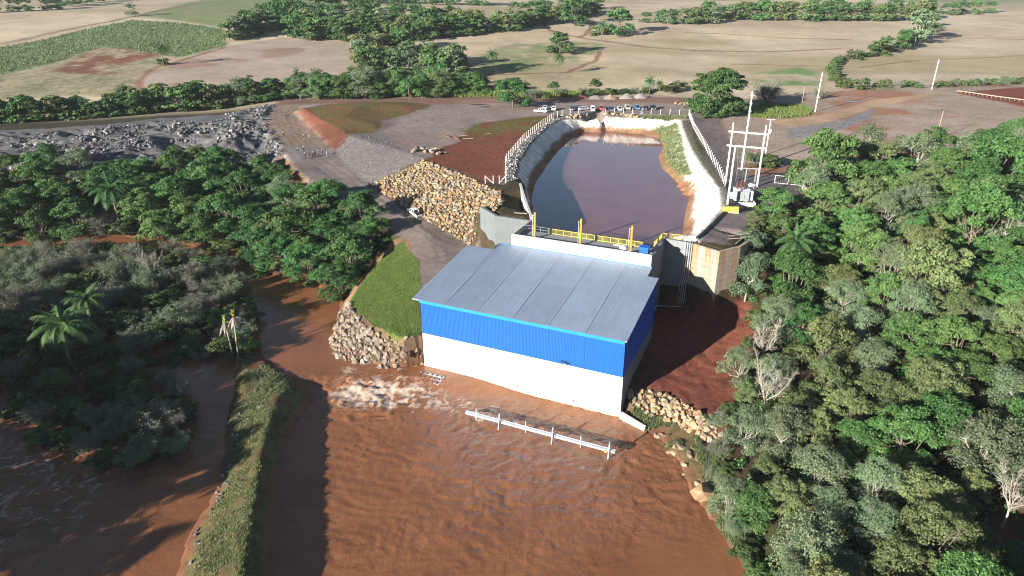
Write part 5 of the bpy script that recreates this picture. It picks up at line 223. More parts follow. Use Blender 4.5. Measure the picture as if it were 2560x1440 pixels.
 'far_hedge_east': (('D',102,559.7,4.5,9.04),('G',111.1,556.9,4.27,9.73),('L',114,554.4,4.89,11.55),('D',115.2,560.4,4.48,9.2),('G',121.7,554.7,5.2,11.71),('G',117,549.1,4.02,9.26),('G',127.8,549.5,5.4,12.98),('D',120.5,551.4,4.58,11.53),('L',134.6,552.5,5.49,11.09),('O',135.3,550.2,4.87,10.98),('L',135.9,547.6,4.57,10.9),('O',134.5,549.4,4.79,11.61),('O',137.4,556.7,5.85,13.03),('L',142.5,552.9,4.76,10.81),('O',141.9,550.2,5.66,14.28),('G',156.5,561.1,6,14.6),('L',155,557.6,4.31,8.79),('G',151.3,551,4.28,10.26),('D',155.1,582.4,6.45,15.69),('D',167.1,580.8,5.29,11.62),('O',173.4,576.8,5.88,13.03),('D',174.9,579.2,6.13,13.89),('O',183.1,582.6,5.86,15.37),('D',187.4,576.5,6.24,14.56),('D',188,579.3,5.84,12.43),('D',195.4,574.6,6.77,16.12),('O',196.4,577.6,5.29,12.12),('L',199.3,573.6,6.13,15.4),('O',208.6,573.6,6.5,13.63),('L',208,575,5.5,12.47),('O',216.5,578.4,6.47,15.84),('O',221.2,576.6,5.27,13.14),('O',218.8,577.5,6.98,15.88),('O',227.2,569.7,6.92,15.67),('D',232.3,568.3,5.81,13.34),('O',235.9,576.7,5.6,13.51),('D',240.2,574.8,6.13,13.18),('D',243.9,570.9,6.36,15.13),('D',256.1,570.6,6.44,13.92),('D',259.5,573.8,6.21,13.04),('O',258.7,574.8,5.89,13.75),('O',263.9,569.7,5.52,13.53),('D',269.4,573.6,5.29,12.8),('D',280.6,571.4,5.03,11.23),('D',273.7,574.7,6.67,15.66),('O',284.6,570.8,5.95,12.96),('D',287.5,568.9,6.03,14.9),('O',295.6,574.7,5.09,11.39),('D',291.4,574.1,6.87,14.76),('O',294.7,570.4,5.92,14.46),('O',309.4,573.7,5.55,13.22),('D',314.2,580.4,5.28,10.61),('O',314.5,575.7,5.85,12.93),('O',321.5,576.6,6.75,16.85),('O',322.4,580,6.02,13.74),('D',329.8,582.8,5.67,12.74)),
 'field_hedge': (('D',308,535.8,4.76,10.51),('U',307.3,526.6,3.63,4.09),('D',295.8,522.4,3.25,7.11),('G',293.2,517.6,3.32,9.02),('U',286,510.6,3.65,4.15),('G',287,502.2,3.85,10.58),('L',281.2,501.4,4.34,10.4),('U',271.5,486.1,3.47,4.22),('G',266,477.7,3.52,9.21),('D',265.5,477.9,4.67,9.62),('U',259.5,470.9,5.19,5.76),('U',249.9,463.6,3.47,3.79),('D',249.9,460.2,4.57,10.67),('D',245.1,449,3.87,8.96),('L',241.4,448.4,3.47,8.24),('D',237.8,437.8,4.99,11.15),('L',226,435.1,4.06,9.41),('U',222.9,431,5.19,5.64),('L',213.8,417.9,4.91,10.09),('D',206.9,413.7,3.34,8.04),('U',199.8,411.7,3.73,4.6),('U',192.7,406.1,4.58,5.47),('U',185.6,403.8,2.39,3.21),('U',183.3,401,2.24,3.07),('U',181.5,397.2,2.66,3.59),('U',180.1,394.5,2.69,3.42),('U',177.6,391.5,2.58,3.15),('U',175.6,387.4,2.99,4),('U',173.1,384.2,2.06,2.4),('U',172,380.2,2.54,2.91),('U',168.6,374.6,2.86,3.23),('U',168,373.2,2.93,3.85),('U',165,370.8,2.17,2.89),('U',163.8,365.3,2.91,3.84),('U',163,361.3,2.15,2.73),('U',160.6,356,2.3,2.77),('U',161.5,352.9,2.63,3.36),('U',159.2,349.9,2.52,3.31),('U',157.7,344.6,2.56,2.86),('U',154.8,340.1,2.27,2.73),('U',153.9,337.4,2.49,3.27),('U',155.2,332.9,2.37,2.55),('U',154,330.2,2.97,3.48),('U',154.8,327.6,2.58,3.21),('G',258,463.2,9.11,22.77),('U',155.2,313.3,4.26,5.32),('U',149.1,317.3,3.59,4.49)),
 'hill_hedge': (('U',163.9,317.5,1.88,2.23),('U',168.1,317.3,2.91,3.94),('S',172.3,313.4,2.21,2.73),('U',177,317.1,2.65,3.15),('U',180.4,316.7,2.55,2.81),('U',180,311.8,1.71,2.22),('U',187.6,313.3,1.68,1.81),('U',192.7,316,2.19,2.92),('U',189.6,314.8,2.07,2.53),('U',194.7,315.4,2.14,2.55),('S',199.2,318.3,2.03,2.41),('U',203.4,318.1,1.67,2.15),('U',201.9,320.5,2.9,3.59),('U',206,319.1,2.04,2.37),('U',208.4,318,2.71,3.71),('S',212.3,319.2,2.17,2.52),('U',219.8,319.7,1.77,2.22),('U',219,323.8,2.89,3.68),('U',220.1,326.5,1.9,2.14),('U',227.5,324.4,1.73,2.2),('S',226.1,323.5,2.87,3.82),('U',232.2,329.3,2.77,3.63),('U',237.7,327.7,2.61,3.46),('U',236.2,326.6,2.72,3.21)),
 'field_trees': (('D',28.2,425.7,6.11,14.05),('D',73.1,500.8,8.73,20.08),('U',58.8,498.3,5.47,6.84),('P',59.1,479.2,4.2,9.67),('P',-9.7,371.4,3.73,8.58),('P',23.4,364,3.66,8.42),('G',-300.9,581.2,4.41,11.03),('P',-186.5,382.2,3.82,8.79),('U',-188.5,385.4,3.45,4.31),('D',-169,528.2,8.59,19.77),('D',-161.8,565.4,6.13,14.1),('D',-175.2,486.6,7.96,18.31),('L',47.1,543.3,9.42,21.67),('U',23.9,429.8,3.82,4.77),('U',34.4,444.3,3.94,4.92))}
DYING_PALMS = ((-51.94,112.67,1.11,9),(-53.21,113.23,1.13,7.6))
UNDERGROWTH = {'woods': ((46.18,121.39),(47.96,127.71),(56.63,139.75),(71.79,157.09),(80.19,178.57),(95.35,188.74),(138.92,182.38),(167.32,172.93),(67.87,52.66),(52.69,42.66),(28.2,48.39),(30.1,62.23),(29.92,71.11),(31.03,79.58),(34.27,87.59),(40.6,100.15)),
 'bank': ((-187.49,197.7),(-154.28,201.31),(-119.3,203.32),(-87.99,204.12),(-71.7,199.58),(-56.21,178.3),(-40.22,163.8),(-34.3,157.19),(-37.19,154.56),(-39.49,142.37),(-50.42,151.92),(-62.87,157.18),(-73.51,169.92),(-84.57,173.47),(-96.06,179.64),(-119.56,183.69),(-142.64,179.13),(-175.42,178.33)),
 'island': ((-161.71,162.07),(-134.44,167.1),(-112.25,170.6),(-88.23,167.1),(-79.83,162.07),(-70.89,154.67),(-63.38,144.89),(-54.13,128.69),(-49.15,115.22),(-51.52,112.14),(-58.91,115.37),(-67.76,117.85),(-72.02,115.27),(-60.54,103.51),(-51.55,93.13),(-49.66,85.58),(-52.57,79.34),(-60.76,80.49),(-74.91,88.98),(-84.46,99.9),(-110.17,101.48))}
REEDS = {'lot_grass': ((-64.32,308.61),(-50.11,313.71),(-31.62,307.66),(-6.96,304.79),(8.56,299.5),(29.46,303.46),(31.19,312.53),(10.63,310.57),(-32.66,318.35),(-65.99,317.04)),
 'rim_grass': ((48.13,256.39),(64.36,256.14),(63.59,252.21),(47.89,254.74))}
PUDDLES = ((-13.81,283.28,20.2),(-10.88,278.54,20.2),(23.97,282.32,20.2),(137.84,283.3,21.47),(45.25,387.93,23.35))
# ---------------------------------------------------------------- mesh and tag helpers
def tag(o, label=None, cat=None, group=None, kind=None):
    if label: o['label'] = label
    if cat: o['category'] = cat
    if group: o['group'] = group
    if kind: o['kind'] = kind
    return o
def empty(name, loc=(0, 0, 0), rz=0, parent=None):
    o = bpy.data.objects.new(name, None); COL.objects.link(o); o.location = loc; o.rotation_euler = (0, 0, rz); o.empty_display_size = .3
    if parent: o.parent = parent
    return o
def link(name, me, parent=None, loc=None):
    o = bpy.data.objects.new(name, me); COL.objects.link(o)
    if parent: o.parent = parent
    if loc is not None: o.location = loc
    return o
def np_mesh(name, V, F, mats=(), smooth=False, col=None, mi=None):
    """V (n,3), F list of arrays with equal row length (m,3) or (m,4)"""
    me = bpy.data.meshes.new(name); V = np.asarray(V, np.float32)
    if not isinstance(F, list): F = [F]
    F = [np.asarray(f, np.int32) for f in F if len(f)]
    me.vertices.add(len(V)); me.vertices.foreach_set('co', V.ravel())
    nl = sum(f.size for f in F); npo = sum(len(f) for f in F)
    me.loops.add(nl); me.loops.foreach_set('vertex_index', np.concatenate([f.ravel() for f in F]))
    me.polygons.add(npo); tot = np.concatenate([np.full(len(f), f.shape[1], np.int32) for f in F])
    me.polygons.foreach_set('loop_start', np.concatenate([[0], np.cumsum(tot)[:-1]]).astype(np.int32))
    me.polygons.foreach_set('loop_total', tot)
    me.polygons.foreach_set('use_smooth', np.full(npo, smooth))
    for m in mats: me.materials.append(m)
    if mi is not None: me.polygons.foreach_set('material_index', np.asarray(mi, np.int32))
    if col is not None:
        a = me.color_attributes.new('Col', 'FLOAT_COLOR', 'POINT'); a.data.foreach_set('color', np.asarray(col, np.float32).ravel())
    me.update(calc_edges=True); me.validate(); return me
class MB:
    def __init__(s): s.v = []; s.f = []
    def add(s, v, f):
        n = len(s.v); s.v += [tuple(p) for p in v]; s.f += [tuple(i + n for i in q) for q in f]; return s
    def hexa(s, b, t):                                # four bottom, four top corners, counter-clockwise from above
        return s.add(list(b) + list(t), [(3, 2, 1, 0), (4, 5, 6, 7), (0, 1, 5, 4), (1, 2, 6, 5), (2, 3, 7, 6), (3, 0, 4, 7)])
    def box(s, x0, x1, y0, y1, z0, z1):
        return s.hexa([(x0, y0, z0), (x1, y0, z0), (x1, y1, z0), (x0, y1, z0)], [(x0, y0, z1), (x1, y0, z1), (x1, y1, z1), (x0, y1, z1)])
    def bar(s, a, b, w, h=None, up=(0, 0, 1)):        # square bar from a to b
        a, b = Vector(a), Vector(b); d = (b - a).normalized(); u = Vector(up)
        if abs(d.dot(u)) > .98: u = Vector((1, 0, 0))
        x = d.cross(u).normalized() * (w / 2); y = x.cross(d).normalized() * ((h or w) / 2)
        c = [-x - y, x - y, x + y, -x + y]
        return s.add([a + k for k in c] + [b + k for k in c], [(3, 2, 1, 0), (4, 5, 6, 7), (0, 1, 5, 4), (1, 2, 6, 5), (2, 3, 7, 6), (3, 0, 4, 7)])
    def tube(s, pts, rad, n=6, cap=True):
        pts = [Vector(p) for p in pts]; rad = rad if hasattr(rad, '__len__') else [rad] * len(pts); V = []; F = []
        ref = Vector((.31, .17, .93))
        for i, p in enumerate(pts):
            d = (pts[min(i + 1, len(pts) - 1)] - pts[max(i - 1, 0)]).normalized()
            r = ref if abs(d.dot(ref)) < .95 else Vector((1, 0, 0)); x = d.cross(r).normalized(); y = d.cross(x)
            for k in range(n): a = 2 * math.pi * k / n; V.append(p + (x * math.cos(a) + y * math.sin(a)) * rad[i])
        for i in range(len(pts) - 1):
            for k in range(n): F.append((i * n + k, i * n + (k + 1) % n, (i + 1) * n + (k + 1) % n, (i + 1) * n + k))
        if cap: F += [tuple(range(n)), tuple(range((len(pts) - 1) * n, len(pts) * n))[::-1]]
        return s.add(V, F)
    def prism(s, poly, z0, z1):                       # polygon (x, y) extruded
        n = len(poly)
        return s.add([(x, y, z0) for x, y in poly] + [(x, y, z1) for x, y in poly], [tuple(range(n))[::-1], tuple(range(n, 2 * n))] + [(i, (i + 1) % n, n + (i + 1) % n, n + i) for i in range(n)])
    def loft(s, rings, cap=True):
        n = len(rings[0]); V = [p for r in rings for p in r]; F = []
        for i in range(len(rings) - 1):
            for k in range(n): F.append((i * n + k, i * n + (k + 1) % n, (i + 1) * n + (k + 1) % n, (i + 1) * n + k))
        if cap: F += [tuple(range(n))[::-1], tuple(range((len(rings) - 1) * n, len(rings) * n))]
        return s.add(V, F)
    def mesh(s, name, m, smooth=False, bevel=0):
        me = bpy.data.meshes.new(name); me.from_pydata([tuple(p) for p in s.v], [], s.f)
        bm = bmesh.new(); bm.from_mesh(me); bmesh.ops.recalc_face_normals(bm, faces=bm.faces)
        if bevel: bmesh.ops.bevel(bm, geom=[e for e in bm.edges if e.calc_face_angle(0) > .6], offset=bevel, segments=1, affect='EDGES')
        bm.to_mesh(me); bm.free()
        if m: me.materials.append(m)
        if smooth: me.polygons.foreach_set('use_smooth', [True] * len(me.polygons))
        me.update(); return me
    def build(s, name, m, parent=None, smooth=False, bevel=0, loc=None): return link(name, s.mesh(name, m, smooth, bevel), parent, loc)
def copy_tree(o, parent=None):
    c = o.copy(); COL.objects.link(c); c.parent = parent
    for ch in KIDS.get(o.name, ()): copy_tree(ch, c)
    return c
KIDS = {}
def remember(root):                                   # note the parts of a prototype once, for copy_tree
    for o in [root] + list(root.children_recursive): KIDS[o.name] = list(o.children)
# ---------------------------------------------------------------- materials
def new_mat(name):
    m = bpy.data.materials.new(name); m.use_nodes = True; n = m.node_tree.nodes; return m, m.node_tree, n['Principled BSDF']
def N(nt, t, **k):
    n = nt.nodes.new('ShaderNode' + t)
    for a, b in k.items(): setattr(n, a, b)
    return n
def noise(nt, vec, scale, detail=3, rough=.55, dist=0):
    n = N(nt, 'TexNoise'); n.inputs['Scale'].default_value = scale; n.inputs['Detail'].default_value = detail; n.inputs['Roughness'].default_value = rough
    n.inputs['Distortion'].default_value = dist
    if vec: nt.links.new(vec, n.inputs['Vector'])
    return n.outputs[0]
def ramp(nt, fac, *stops):
    r = N(nt, 'ValToRGB'); e = r.color_ramp.elements
    while len(e) < len(stops): e.new(.5)
    for k, (p, c) in enumerate(stops): e[k].position = p; e[k].color = (*c, 1) if hasattr(c, '__len__') else (c, c, c, 1)
    nt.links.new(fac, r.inputs[0]); return r.outputs[0]
def mixc(nt, fac, a, b, mode='MIX'):
    m = N(nt, 'Mix', data_type='RGBA', blend_type=mode)
    for i, v in ((0, fac), (6, a), (7, b)):
        if isinstance(v, (int, float)): m.inputs[i].default_value = v
        elif isinstance(v, tuple): m.inputs[i].default_value = (*v, 1)
        else: nt.links.new(v, m.inputs[i])
    return m.outputs[2]
def maths(nt, op, a, b=None):
    m = N(nt, 'Math', operation=op)
    for i, v in enumerate((a, b)):
        if v is None: continue
        if isinstance(v, (int, float)): m.inputs[i].default_value = v
        else: nt.links.new(v, m.inputs[i])
    return m.outputs[0]
def bump(nt, bs, h, strength, dist=.05):
    b = N(nt, 'Bump'); b.inputs['Strength'].default_value = strength; b.inputs['Distance'].default_value = dist
    nt.links.new(h, b.inputs['Height']); nt.links.new(b.outputs[0], bs.inputs['Normal']); return b
def simple(name, c, rough=.7, metal=0., spec=.4, var=.15, scale=1.5, bmp=0., space='Object', streak=0.):
    """plain material with mottled tone, optional vertical streaks of dirt and fine relief"""
    m, nt, bs = new_mat(name); tc = N(nt, 'TexCoord'); v = tc.outputs[space]
    n1 = noise(nt, v, scale, 4); f = ramp(nt, n1, (.25, 1 - var), (.75, 1 + var * .6))
    out = mixc(nt, 1.0, tuple(c), f, 'MULTIPLY')
    if streak:
        mp = N(nt, 'Mapping'); mp.inputs['Scale'].default_value = (1.3, 1.3, .07); nt.links.new(v, mp.inputs[0])
        s = ramp(nt, noise(nt, mp.outputs[0], 1.6, 4), (.5, 0.), (.75, 1.))
        out = mixc(nt, maths(nt, 'MULTIPLY', s, streak), out, (c[0] * .55, c[1] * .48, c[2] * .42))
    nt.links.new(out, bs.inputs['Base Color']); bs.inputs['Roughness'].default_value = rough; bs.inputs['Metallic'].default_value = metal
    bs.inputs['Specular IOR Level'].default_value = spec
    if bmp: bump(nt, bs, noise(nt, v, scale * 9, 4), bmp, .03)
    return m
def by_object(name, cols, rough=.85, scale=2.5, bmp=.5, spec=.25):
    """one of several colours per object, mottled: stones, sheets, planks"""
    m, nt, bs = new_mat(name); oi = N(nt, 'ObjectInfo'); tc = N(nt, 'TexCoord')
    c = ramp(nt, oi.outputs['Random'], *[(i / (len(cols) - 1), k) for i, k in enumerate(cols)])
    n1 = noise(nt, tc.outputs['Object'], scale, 4); c = mixc(nt, 1.0, c, ramp(nt, n1, (.3, .65), (.7, 1.2)), 'MULTIPLY')
    nt.links.new(c, bs.inputs['Base Color']); bs.inputs['Roughness'].default_value = rough; bs.inputs['Specular IOR Level'].default_value = spec
    if bmp: bump(nt, bs, noise(nt, tc.outputs['Object'], scale * 4, 4), bmp, .05)
    return m
def by_vertex(name, rough=.85, bmp=.4, scale=2.5):
    m, nt, bs = new_mat(name); a = N(nt, 'VertexColor', layer_name='Col'); g = N(nt, 'NewGeometry')
    c = mixc(nt, 1.0, a.outputs[0], ramp(nt, noise(nt, g.outputs['Position'], scale, 4), (.3, .65), (.7, 1.2)), 'MULTIPLY')
    nt.links.new(c, bs.inputs['Base Color']); bs.inputs['Roughness'].default_value = rough; bs.inputs['Specular IOR Level'].default_value = .25
    if bmp: bump(nt, bs, noise(nt, g.outputs['Position'], scale * 4, 4), bmp, .05)
    return m
def leaf_mat(name, lo, hi, tip, trans=.22):
    """leaf colour between lo and hi by leaf, shifted by tree"""
    m, nt, bs = new_mat(name); a = N(nt, 'VertexColor', layer_name='Col'); oi = N(nt, 'ObjectInfo')
    sp = N(nt, 'SeparateColor'); nt.links.new(a.outputs[0], sp.inputs[0])
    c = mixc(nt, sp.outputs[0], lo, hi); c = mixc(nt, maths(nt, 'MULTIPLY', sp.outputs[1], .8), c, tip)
    hs = N(nt, 'HueSaturation'); nt.links.new(c, hs.inputs['Color'])
    nt.links.new(maths(nt, 'ADD', maths(nt, 'MULTIPLY', oi.outputs['Random'], .045), .478), hs.inputs['Hue'])
    nt.links.new(maths(nt, 'ADD', maths(nt, 'MULTIPLY', maths(nt, 'FRACT', maths(nt, 'MULTIPLY', oi.outputs['Random'], 7.3)), .55), .90), hs.inputs['Value'])
    nt.links.new(hs.outputs[0], bs.inputs['Base Color']); bs.inputs['Roughness'].default_value = .55; bs.inputs['Specular IOR Level'].default_value = .25
    tr = N(nt, 'BsdfTranslucent'); nt.links.new(hs.outputs[0], tr.inputs[0]); mx = N(nt, 'MixShader'); mx.inputs[0].default_value = trans
    nt.links.new(bs.outputs[0], mx.inputs[1]); nt.links.new(tr.outputs[0], mx.inputs[2])
    nt.links.new(mx.outputs[0], nt.nodes['Material Output'].inputs[0]); return m
M = {}
# ---------------------------------------------------------------- the land
def wz(x, y):                                        # level of the running water: the stream drops over a rapid into the tailrace
    a = .9 * sstep(101, 107, y); b = .9 * sstep(62, 98, y); k = sstep(-46, -40, x)
    return a * k + b * (1 - k)
LX, LY = np.meshgrid(GX, GY)
LZ = blur(build_tin(SURVEY), 1)
RIV = np.array(RIVER_EDGE); SID = np.array(SIDE_CHANNEL_EDGE)
carve(LZ, LX, LY, [RIV, SID], wz)
WX = LX + 2.2 * (fbm(LX * .22, LY * .22, 4, 21) - .5) + 1.0 * (fbm(LX * .9, LY * .9, 2, 23) - .5)
WY = LY + 2.2 * (fbm(LX * .22, LY * .22, 4, 31) - .5) + 1.0 * (fbm(LX * .9, LY * .9, 2, 33) - .5)
def zmask(name, soft=.8, warp=True):
    p = np.array(ZONES[name]); m = np.zeros(LX.shape)
    s = (LX > p[:, 0].min() - 5) & (LX < p[:, 0].max() + 5) & (LY > p[:, 1].min() - 5) & (LY < p[:, 1].max() + 5)
    sdv = poly_sd(WX[s] if warp else LX[s], WY[s] if warp else LY[s], p); m[s] = sstep(-soft, soft, sdv); return m
C = np.zeros(LX.shape + (4,)); C[..., 3] = .5
n_lo = fbm(LX * .02, LY * .02, 4, 3); n_mid = fbm(LX * .12, LY * .12, 4, 7); n_hi = fbm(LX * .7, LY * .7, 3, 13); n_fine = fbm(LX * 2.1, LY * 2.1, 2, 19)
def paint(mask, c, c2=None, n=None, grain=.5):
    c = np.array(c); v = c if c2 is None else c + (np.array(c2) - c) * np.clip((n - .28) / .44, 0, 1)[..., None]
    C[..., :3] += (v - C[..., :3]) * mask[..., None]; C[..., 3] += (grain - C[..., 3]) * mask
one = np.ones(LX.shape)
paint(one, (.055, .035, .022), (.05, .055, .022), n_mid, .6)                     # leaf litter and weeds near the river
far = sstep(262, 300, LY + .25 * np.abs(LX) * 0)
paint(far, (.47, .38, .27), (.37, .285, .195), n_lo, .25)                       # harvested stubble
# faint tillage lines that follow the slope
till = .5 + .5 * np.sin((LY * .92 + LX * .38 + 40 * n_lo) * 1.1 + 5 * n_mid)
paint(far * .22 * till, (.33, .26, .19), grain=.25)
paint(far * sstep(.55, .7, fbm(LX * .008 + 3, LY * .016, 3, 41)) * .5, (.24, .2, .1), grain=.25)
hills = sstep(620, 820, LY)
paint(hills * sstep(.45, .6, fbm(LX * .006, LY * .006, 3, 44)) * .8, (.14, .16, .075), grain=.3)
paint(zmask('pasture', 3), (.21, .2, .1), (.14, .19, .08), n_mid, .3)
paint(zmask('green_crop', 2), (.085, .15, .05), (.19, .24, .11), n_hi * .6 + n_mid * .4, 1.)
paint(zmask('weedy_fallow', 2), (.38, .30, .20), (.13, .15, .07), n_hi * .65 + n_mid * .35, 1.)
paint(zmask('red_patch', 3) * sstep(.36, .5, n_mid * .6 + n_hi * .4), (.15, .045, .03), (.19, .1, .06), n_hi, .8)
paint(zmask('brown_field', 2), (.32, .245, .195), (.38, .30, .24), n_lo * .5 + n_mid * .3 + till * .2, .3)
paint(zmask('brown_field', 6) * sstep(.55, .75, fbm(LX * .03, LY * .03, 3, 48)) * .6, (.2, .1, .065), grain=.3)
paint(zmask('green_strip', 3) * sstep(.25, .6, n_mid), (.15, .2, .075), (.22, .2, .1), n_hi, .5)
paint(zmask('green_strip_low', 3) * sstep(.3, .6, n_mid) * .7, (.17, .2, .09), grain=.5)
paint(zmask('pasture_east', 4) * sstep(.3, .6, n_mid), (.13, .21, .07), grain=.5)
for k, w in (('field_track', 1.6), ('field_track_b', 1.6), ('contour_a', 1.), ('contour_b', 1.), ('contour_c', 1.4), ('contour_d', .8), ('contour_e', .8), ('field_edge', 3.), ('field_edge_b', 1.6)):
    d = line_dist(WX, WY, TRACKS[k]); paint((1 - sstep(w * .5, w * 1.6, d)) * .8, (.19, .085, .05) if k != 'field_edge' else (.16, .12, .09), grain=.3)
DIRT = ((.34, .26, .21), (.28, .20, .155))
paint(zmask('dirt_hill', 2), *DIRT, n_mid * .6 + n_hi * .4, .7)
paint(zmask('dirt_hill', 3) * sstep(.55, .7, fbm(LX * .05, LY * .05, 3, 51)) * .8, (.27, .12, .07), grain=.6)
paint(zmask('dirt_hill', 3) * sstep(.6, .72, fbm(LX * .09 + 9, LY * .09, 3, 57)) * .5, (.16, .16, .07), grain=.6)
paint(zmask('hill_tan', 1.5), (.42, .29, .18), (.34, .22, .14), n_mid, .4)
paint(zmask('hill_grass', 1), (.13, .19, .05), (.22, .2, .09), n_hi, 1.)
paint(zmask('hill_gravel', 1.2), (.25, .225, .22), (.18, .16, .155), n_hi, 1.)
paint(zmask('red_pad', 1), (.19, .055, .035), (.15, .05, .035), n_mid, .5)
paint(zmask('lot', 1.2), (.27, .215, .19), (.21, .16, .14), n_mid * .5 + n_hi * .5, .8)
paint(zmask('lot', 3) * sstep(.55, .72, fbm(LX * .05 + 2, LY * .08, 3, 61)) * .6, (.25, .15, .115), grain=.6)
for kk_ in ('lot_drive', 'lot_drive_b', 'lot_drive_c'):
    dd = line_dist(WX, WY, TRACKS[kk_])
    paint((1 - sstep(1.2, 3.2, dd)) * .55, (.31, .24, .205), grain=.5); paint((1 - sstep(.15, .6, np.abs(dd - 1.1))) * .5, (.15, .12, .115), grain=.5)
paint(zmask('red_strip', 1.5), (.23, .125, .09), (.19, .12, .095), n_mid, .5)
paint(zmask('mound_grass', .6), (.2, .08, .042), (.12, .125, .037), n_hi * .6 + n_mid * .4, 1.)
paint(zmask('red_plateau', .8), (.19, .06, .034), (.15, .055, .032), n_hi, .95)
paint(zmask('red_plateau', 1) * sstep(.6, .75, n_hi * .6 + n_fine * .4) * .5, (.13, .1, .035), grain=.9)
paint(zmask('olive_plateau', 3) * sstep(.35, .55, n_hi * .6 + n_mid * .4), (.13, .1, .03), (.1, .12, .03), n_hi, .9)
paint(zmask('gravel_slope', .6), (.2, .175, .165), (.145, .125, .12), n_fine, 1.)
paint(zmask('cut_face', .5), (.165, .06, .037), (.13, .05, .032), n_hi, .6)
paint(zmask('rubble', 1.5), (.135, .125, .13), (.085, .08, .085), n_hi * .5 + n_fine * .5, 1.)
paint(zmask('rubble', 2) * sstep(.58, .7, fbm(LX * .14, LY * .14, 3, 66)) * .8, (.26, .245, .225), (.17, .155, .145), n_fine, 1.)
paint(zmask('rubble_track', .8), (.15, .135, .14), (.12, .105, .11), n_mid, .6)
paint(zmask('orange_bank', 1.2), (.2, .09, .045), (.13, .1, .045), n_hi, .8)
paint(zmask('road', .6), (.22, .18, .16), (.17, .135, .12), n_mid * .6 + n_hi * .4, .55)
paint(zmask('road_tan', 3) * sstep(.25, .55, n_mid), (.31, .2, .125), (.24, .155, .105), n_mid, .4)
paint(zmask('road', 1.5) * (1 - sstep(.25, .5, np.abs(fbm(LX * .1, LY * .03, 3, 71) - .5) * 4)) * .35, (.24, .18, .15), grain=.4)
for kk_ in ('road_rut', 'road_rut_b'):
    dd = line_dist(WX + .6 * (n_mid - .5), WY, TRACKS[kk_]); paint((1 - sstep(.2, .75, np.abs(dd - .95))) * .5, (.105, .085, .08), grain=.5); paint((1 - sstep(.0, .6, dd)) * .3, (.25, .2, .17), grain=.5)
paint(zmask('riprap_slope', .5), (.09, .06, .04), (.06, .042, .03), n_fine, .8)
paint(zmask('service_road', 1), (.185, .155, .15), (.15, .115, .105), n_mid, .7)
paint(zmask('substation_pad', 1), (.145, .125, .125), (.12, .1, .1), n_hi, .7)
cz = zmask('canal', .5); low = 17.0 + 1.0 * (n_mid - .5) + .5 * (n_hi - .5)
paint(cz * (1 - sstep(19.75, 20.1, LZ) * .9), (.74, .70, .64), (.58, .53, .46), n_hi, .6)
paint(cz * (1 - sstep(-.35, .35, LZ - low)), (.21, .1, .06), (.27, .16, .09), n_hi, .7)
paint(zmask('canal_path', .5), (.12, .105, .1), (.2, .18, .17), n_fine, 1.)
paint(zmask('canal_grass', 1) * sstep(.3, .5, n_hi), (.14, .18, .05), (.2, .17, .07), n_fine, 1.)
paint(zmask('lawn_rim', .6), (.28, .15, .09), (.22, .13, .08), n_hi, .7)
paint(zmask('lawn', .5), (.11, .16, .032), (.13, .115, .04), n_hi * .4 + n_fine * .6, 1.)
paint(zmask('rock_toe', .4), (.13, .085, .06), (.09, .06, .045), n_fine, .8)
paint(zmask('red_ground', .6), (.185, .062, .04), (.14, .048, .033), n_hi, .9)
paint(zmask('river_bank', .6), (.17, .1, .06), (.12, .12, .045), n_hi * .6 + n_mid * .4, .9)
paint(zmask('rock_step', .4), (.12, .075, .05), (.08, .05, .035), n_fine, .8)
paint(zmask('spit', .6), (.10, .115, .042), (.12, .072, .042), n_hi * .5 + n_fine * .5, 1.)
paint(zmask('woods_floor', 3), (.16, .065, .04), (.09, .05, .03), n_mid, .7)
# mud where the water laps the banks
for e in (RIV, SID):
    s = (LX > e[:, 0].min() - 4) & (LX < e[:, 0].max() + 4) & (LY > max(20, e[:, 1].min())) & (LY < e[:, 1].max() + 4)
    m = np.zeros(LX.shape); m[s] = 1 - sstep(.2, .9, LZ[s] - wz(LX[s], LY[s])); m *= (LY < 215) & (LZ < 2.5)
    paint(m, (.19, .085, .045), (.13, .06, .035), n_hi, .4)
# relief
rub = zmask('rubble', 2) * (1 - .85 * zmask('rubble_track', 1.5))
rid = lambda s, f, o=4: 1 - np.abs(2 * fbm(LX * f, LY * f, o, s) - 1)
LZ += rub * (2.6 * (fbm(LX * .22, LY * .22, 4, 81) - .45) + 1.7 * (rid(83, .5) - .7) + .35 * (n_fine - .5))
soft = np.clip(1 - rub, 0, 1)
LZ += soft * (.10 * (n_hi - .5) + .05 * (n_fine - .5)) * (1 - cz)
bank = cz * sstep(15.4, 16.2, LZ) * (1 - sstep(20.2, 20.45, LZ) * .6)
LZ += bank * (1 - sstep(19.3, 20.2, LZ)) * (.7 * (rid(87, .32) - .72) + .4 * (rid(89, .9, 3) - .7) + .25 * (n_fine - .5))
LZ += zmask('cut_face', 1.) * .35 * (rid(91, .5) - .7) + zmask('gravel_slope', 1.) * .12 * (n_fine - .5)
LZ += zmask('red_ground', 1.) * (.35 * (n_hi - .5) + .15 * (n_fine - .5)) + zmask('spit', 1) * (.3 * (n_hi - .5) + .16 * (n_fine - .5)) * sstep(.3, 1.2, LZ)
LZ += far * (1.2 * (n_lo - .5)) + zmask('green_crop', 3) * .5 * (n_hi - .3)
def hgt(x, y): return sample(LZ, x, y)
def hz(x, y): return float(sample(LZ, np.array([x]), np.array([y]))[0])
m, nt_, bs = new_mat('earth'); a = N(nt_, 'VertexColor', layer_name='Col'); g = N(nt_, 'NewGeometry'); pos = g.outputs['Position']
nA = noise(nt_, pos, .9, 5, .6); nB = noise(nt_, pos, 4.5, 4, .65); nC = noise(nt_, pos, .06, 4, .6)
